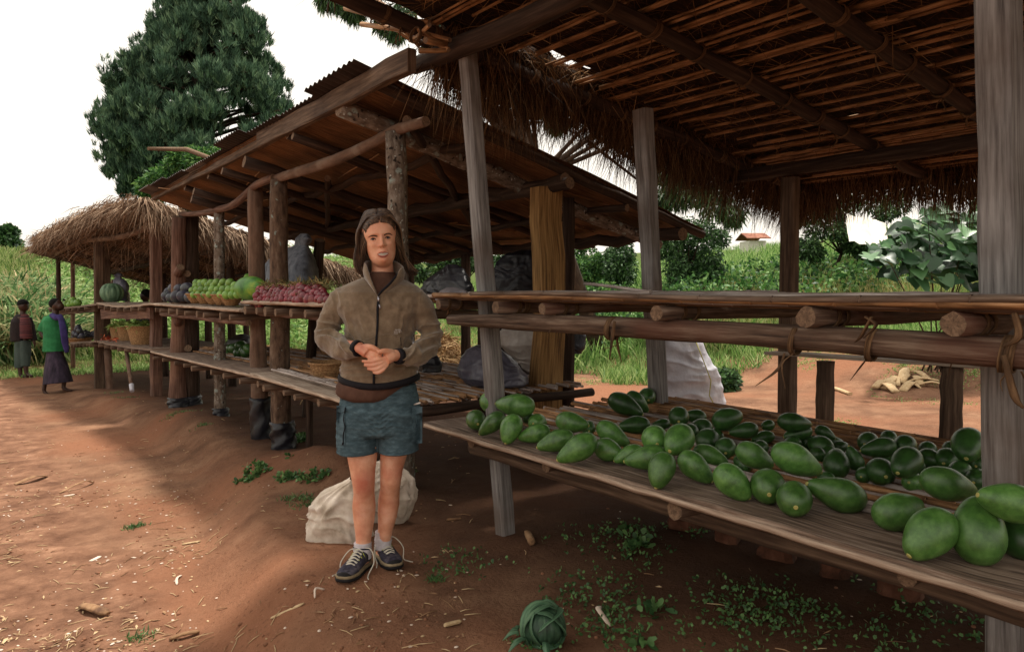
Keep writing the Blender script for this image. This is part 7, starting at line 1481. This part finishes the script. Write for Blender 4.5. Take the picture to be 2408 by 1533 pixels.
def stick(a, b, r, lab, m='chip', cat='stick', flat=1, name='stick', mid=0):
    p, q = gpt(*a), gpt(*b); p.z += r*flat; q.z += r*flat; h = (p+q)/2+Vector((0, 0, mid)); d_ = (q-p).cross(Vector((0, 0, 1))).normalized(); c_ = curve([p, h+d_*mid, q], 4); mb = MB(); n_ = len(c_); tube(mb, c_, [r*.8]+[r]*(n_-2)+[r*.5], 7, flat=flat, jit=.15); return tag(build(name, mb, M[m]), lab, cat)
stick((638, 1455), (715, 1420), .011, 'long pale split stick on the path below the woman', flat=.45)
stick((428, 1281), (472, 1273), .008, 'straight pale stick alone on the bright strip of path', flat=.6)
stick((1240, 1262), (1252, 1286), .022, 'short thick cut cane beside the foot of the front left post', 'husk')
stick((1050, 1225), (1085, 1222), .008, 'thin stick on the dark earth right of the sacks', 'husk')
stick((1885, 905+0), (1900, 900), .02, 'dry stem end', 'chip') if 0 else None
stick((1045, 1475), (1085, 1465), .009, 'small stick lying at the bottom left of the leaf parcel', 'chip')
stick((836, 1300+90), (812, 1398), .003, 'thin curled peel before the woman\'s shoe', 'peel') if 0 else None
stick((763, 1388), (740, 1408), .005, 'thin curved peel on the ground left of the woman\'s front shoe', 'peel', 'peel', name='peel', mid=.02)
stick((1415, 1428), (1436, 1474), .011, 'curved pale pink husk among the weeds right of the leaf parcel', 'peel', 'husk', .4, 'husk', .03)
stick((426, 1353), (416, 1375), .007, 'small white curved shaving in the middle of the path', 'peel', 'peel', .4, 'peel', .01)
stick((195, 1428), (255, 1448), .026, 'rough chunk of bark on the path at the lower left', 'husk', 'bark', .5, 'bark_chunk', .01)
stick((35, 1140), (110, 1120), .03, 'big dry brown leaf curled on the path at the left edge', 'husk', 'leaf', .2, 'dry_leaf', .03)
stick((140, 1160), (220, 1135), .012, 'curled dry strip right of the big brown leaf', 'husk', 'leaf', .3, 'dry_leaf', .05)
stick((400, 1505), (470, 1488), .016, 'cracked brown bark strip at the bottom of the path', 'husk', 'bark', .5, 'bark_chunk', .01)
stick((150, 1167), (176, 1163), .012, 'flat white scrap on the path left of the shadow edge', 'peel', 'scrap', .3, 'scrap')
stick((212, 1320), (236, 1308), .016, 'pale checked scrap of paper on the path', 'peel', 'scrap', .2, 'scrap')
# dry banana stem and leaves on the earth behind the near stall
def husk_at(px, py, d, L, r, lab, a, m='chip', cat='husk', n=1):
    mb = MB(); p0 = W(px, py, d); 
    for k in range(n):
        p = Vector((p0.x+random.gauss(0, .12)*(n > 1), p0.y+random.gauss(0, .12)*(n > 1), 0)); an = a+random.gauss(0, .8)*(n > 1); dd = Vector((math.cos(an), math.sin(an), 0)); l = L*random.uniform(.6, 1.2) if n > 1 else L
        q = p+dd*l; p.z = gzf(p.x, p.y)+r*.5; q.z = gzf(q.x, q.y)+r*.7; tube(mb, curve([p, (p+q)/2+Vector((0, 0, .05*(n > 1))), q], 3), lerps([r, r*1.1, r*.4], 7), 7, flat=.6 if n == 1 else .25)
    return tag(build('dry_husk', mb, M[m]), lab, cat)
husk_at(2000, 897, 9.2, .75, .035, 'pale dry banana stem lying on the earth behind the rear bench', .9); husk_at(2090, 885, 9.4, .4, .06, 'heap of dry yellow banana leaves behind the rear bench', .5, 'chip', 'leaves', 9); husk_at(2160, 880, 9.3, .35, .05, 'second scatter of dry banana leaves nearer the broad post', .5, 'chip', 'leaves', 6)
# straw heap on the slope seen right of the woman
hp = W(1010, 650, 10.5); x = hp.x+rng.normal(0, .5, 3500); y = hp.y+rng.normal(0, .5, 3500); z = gz(x, y)+np.clip(.75-.9*((x-hp.x)**2+(y-hp.y)**2), 0, 1)*rng.random(3500)**.3+.1
o = strands('straw_heap', M['straw_pale'], None, np.stack([x, y, z], 1), rng.normal(size=(3500, 3))*[1, 1, .5], rng.uniform(.15, .4, 3500), .014, .4); tag(o, 'heap of pale dry straw on the grass behind the middle stall', 'straw heap')
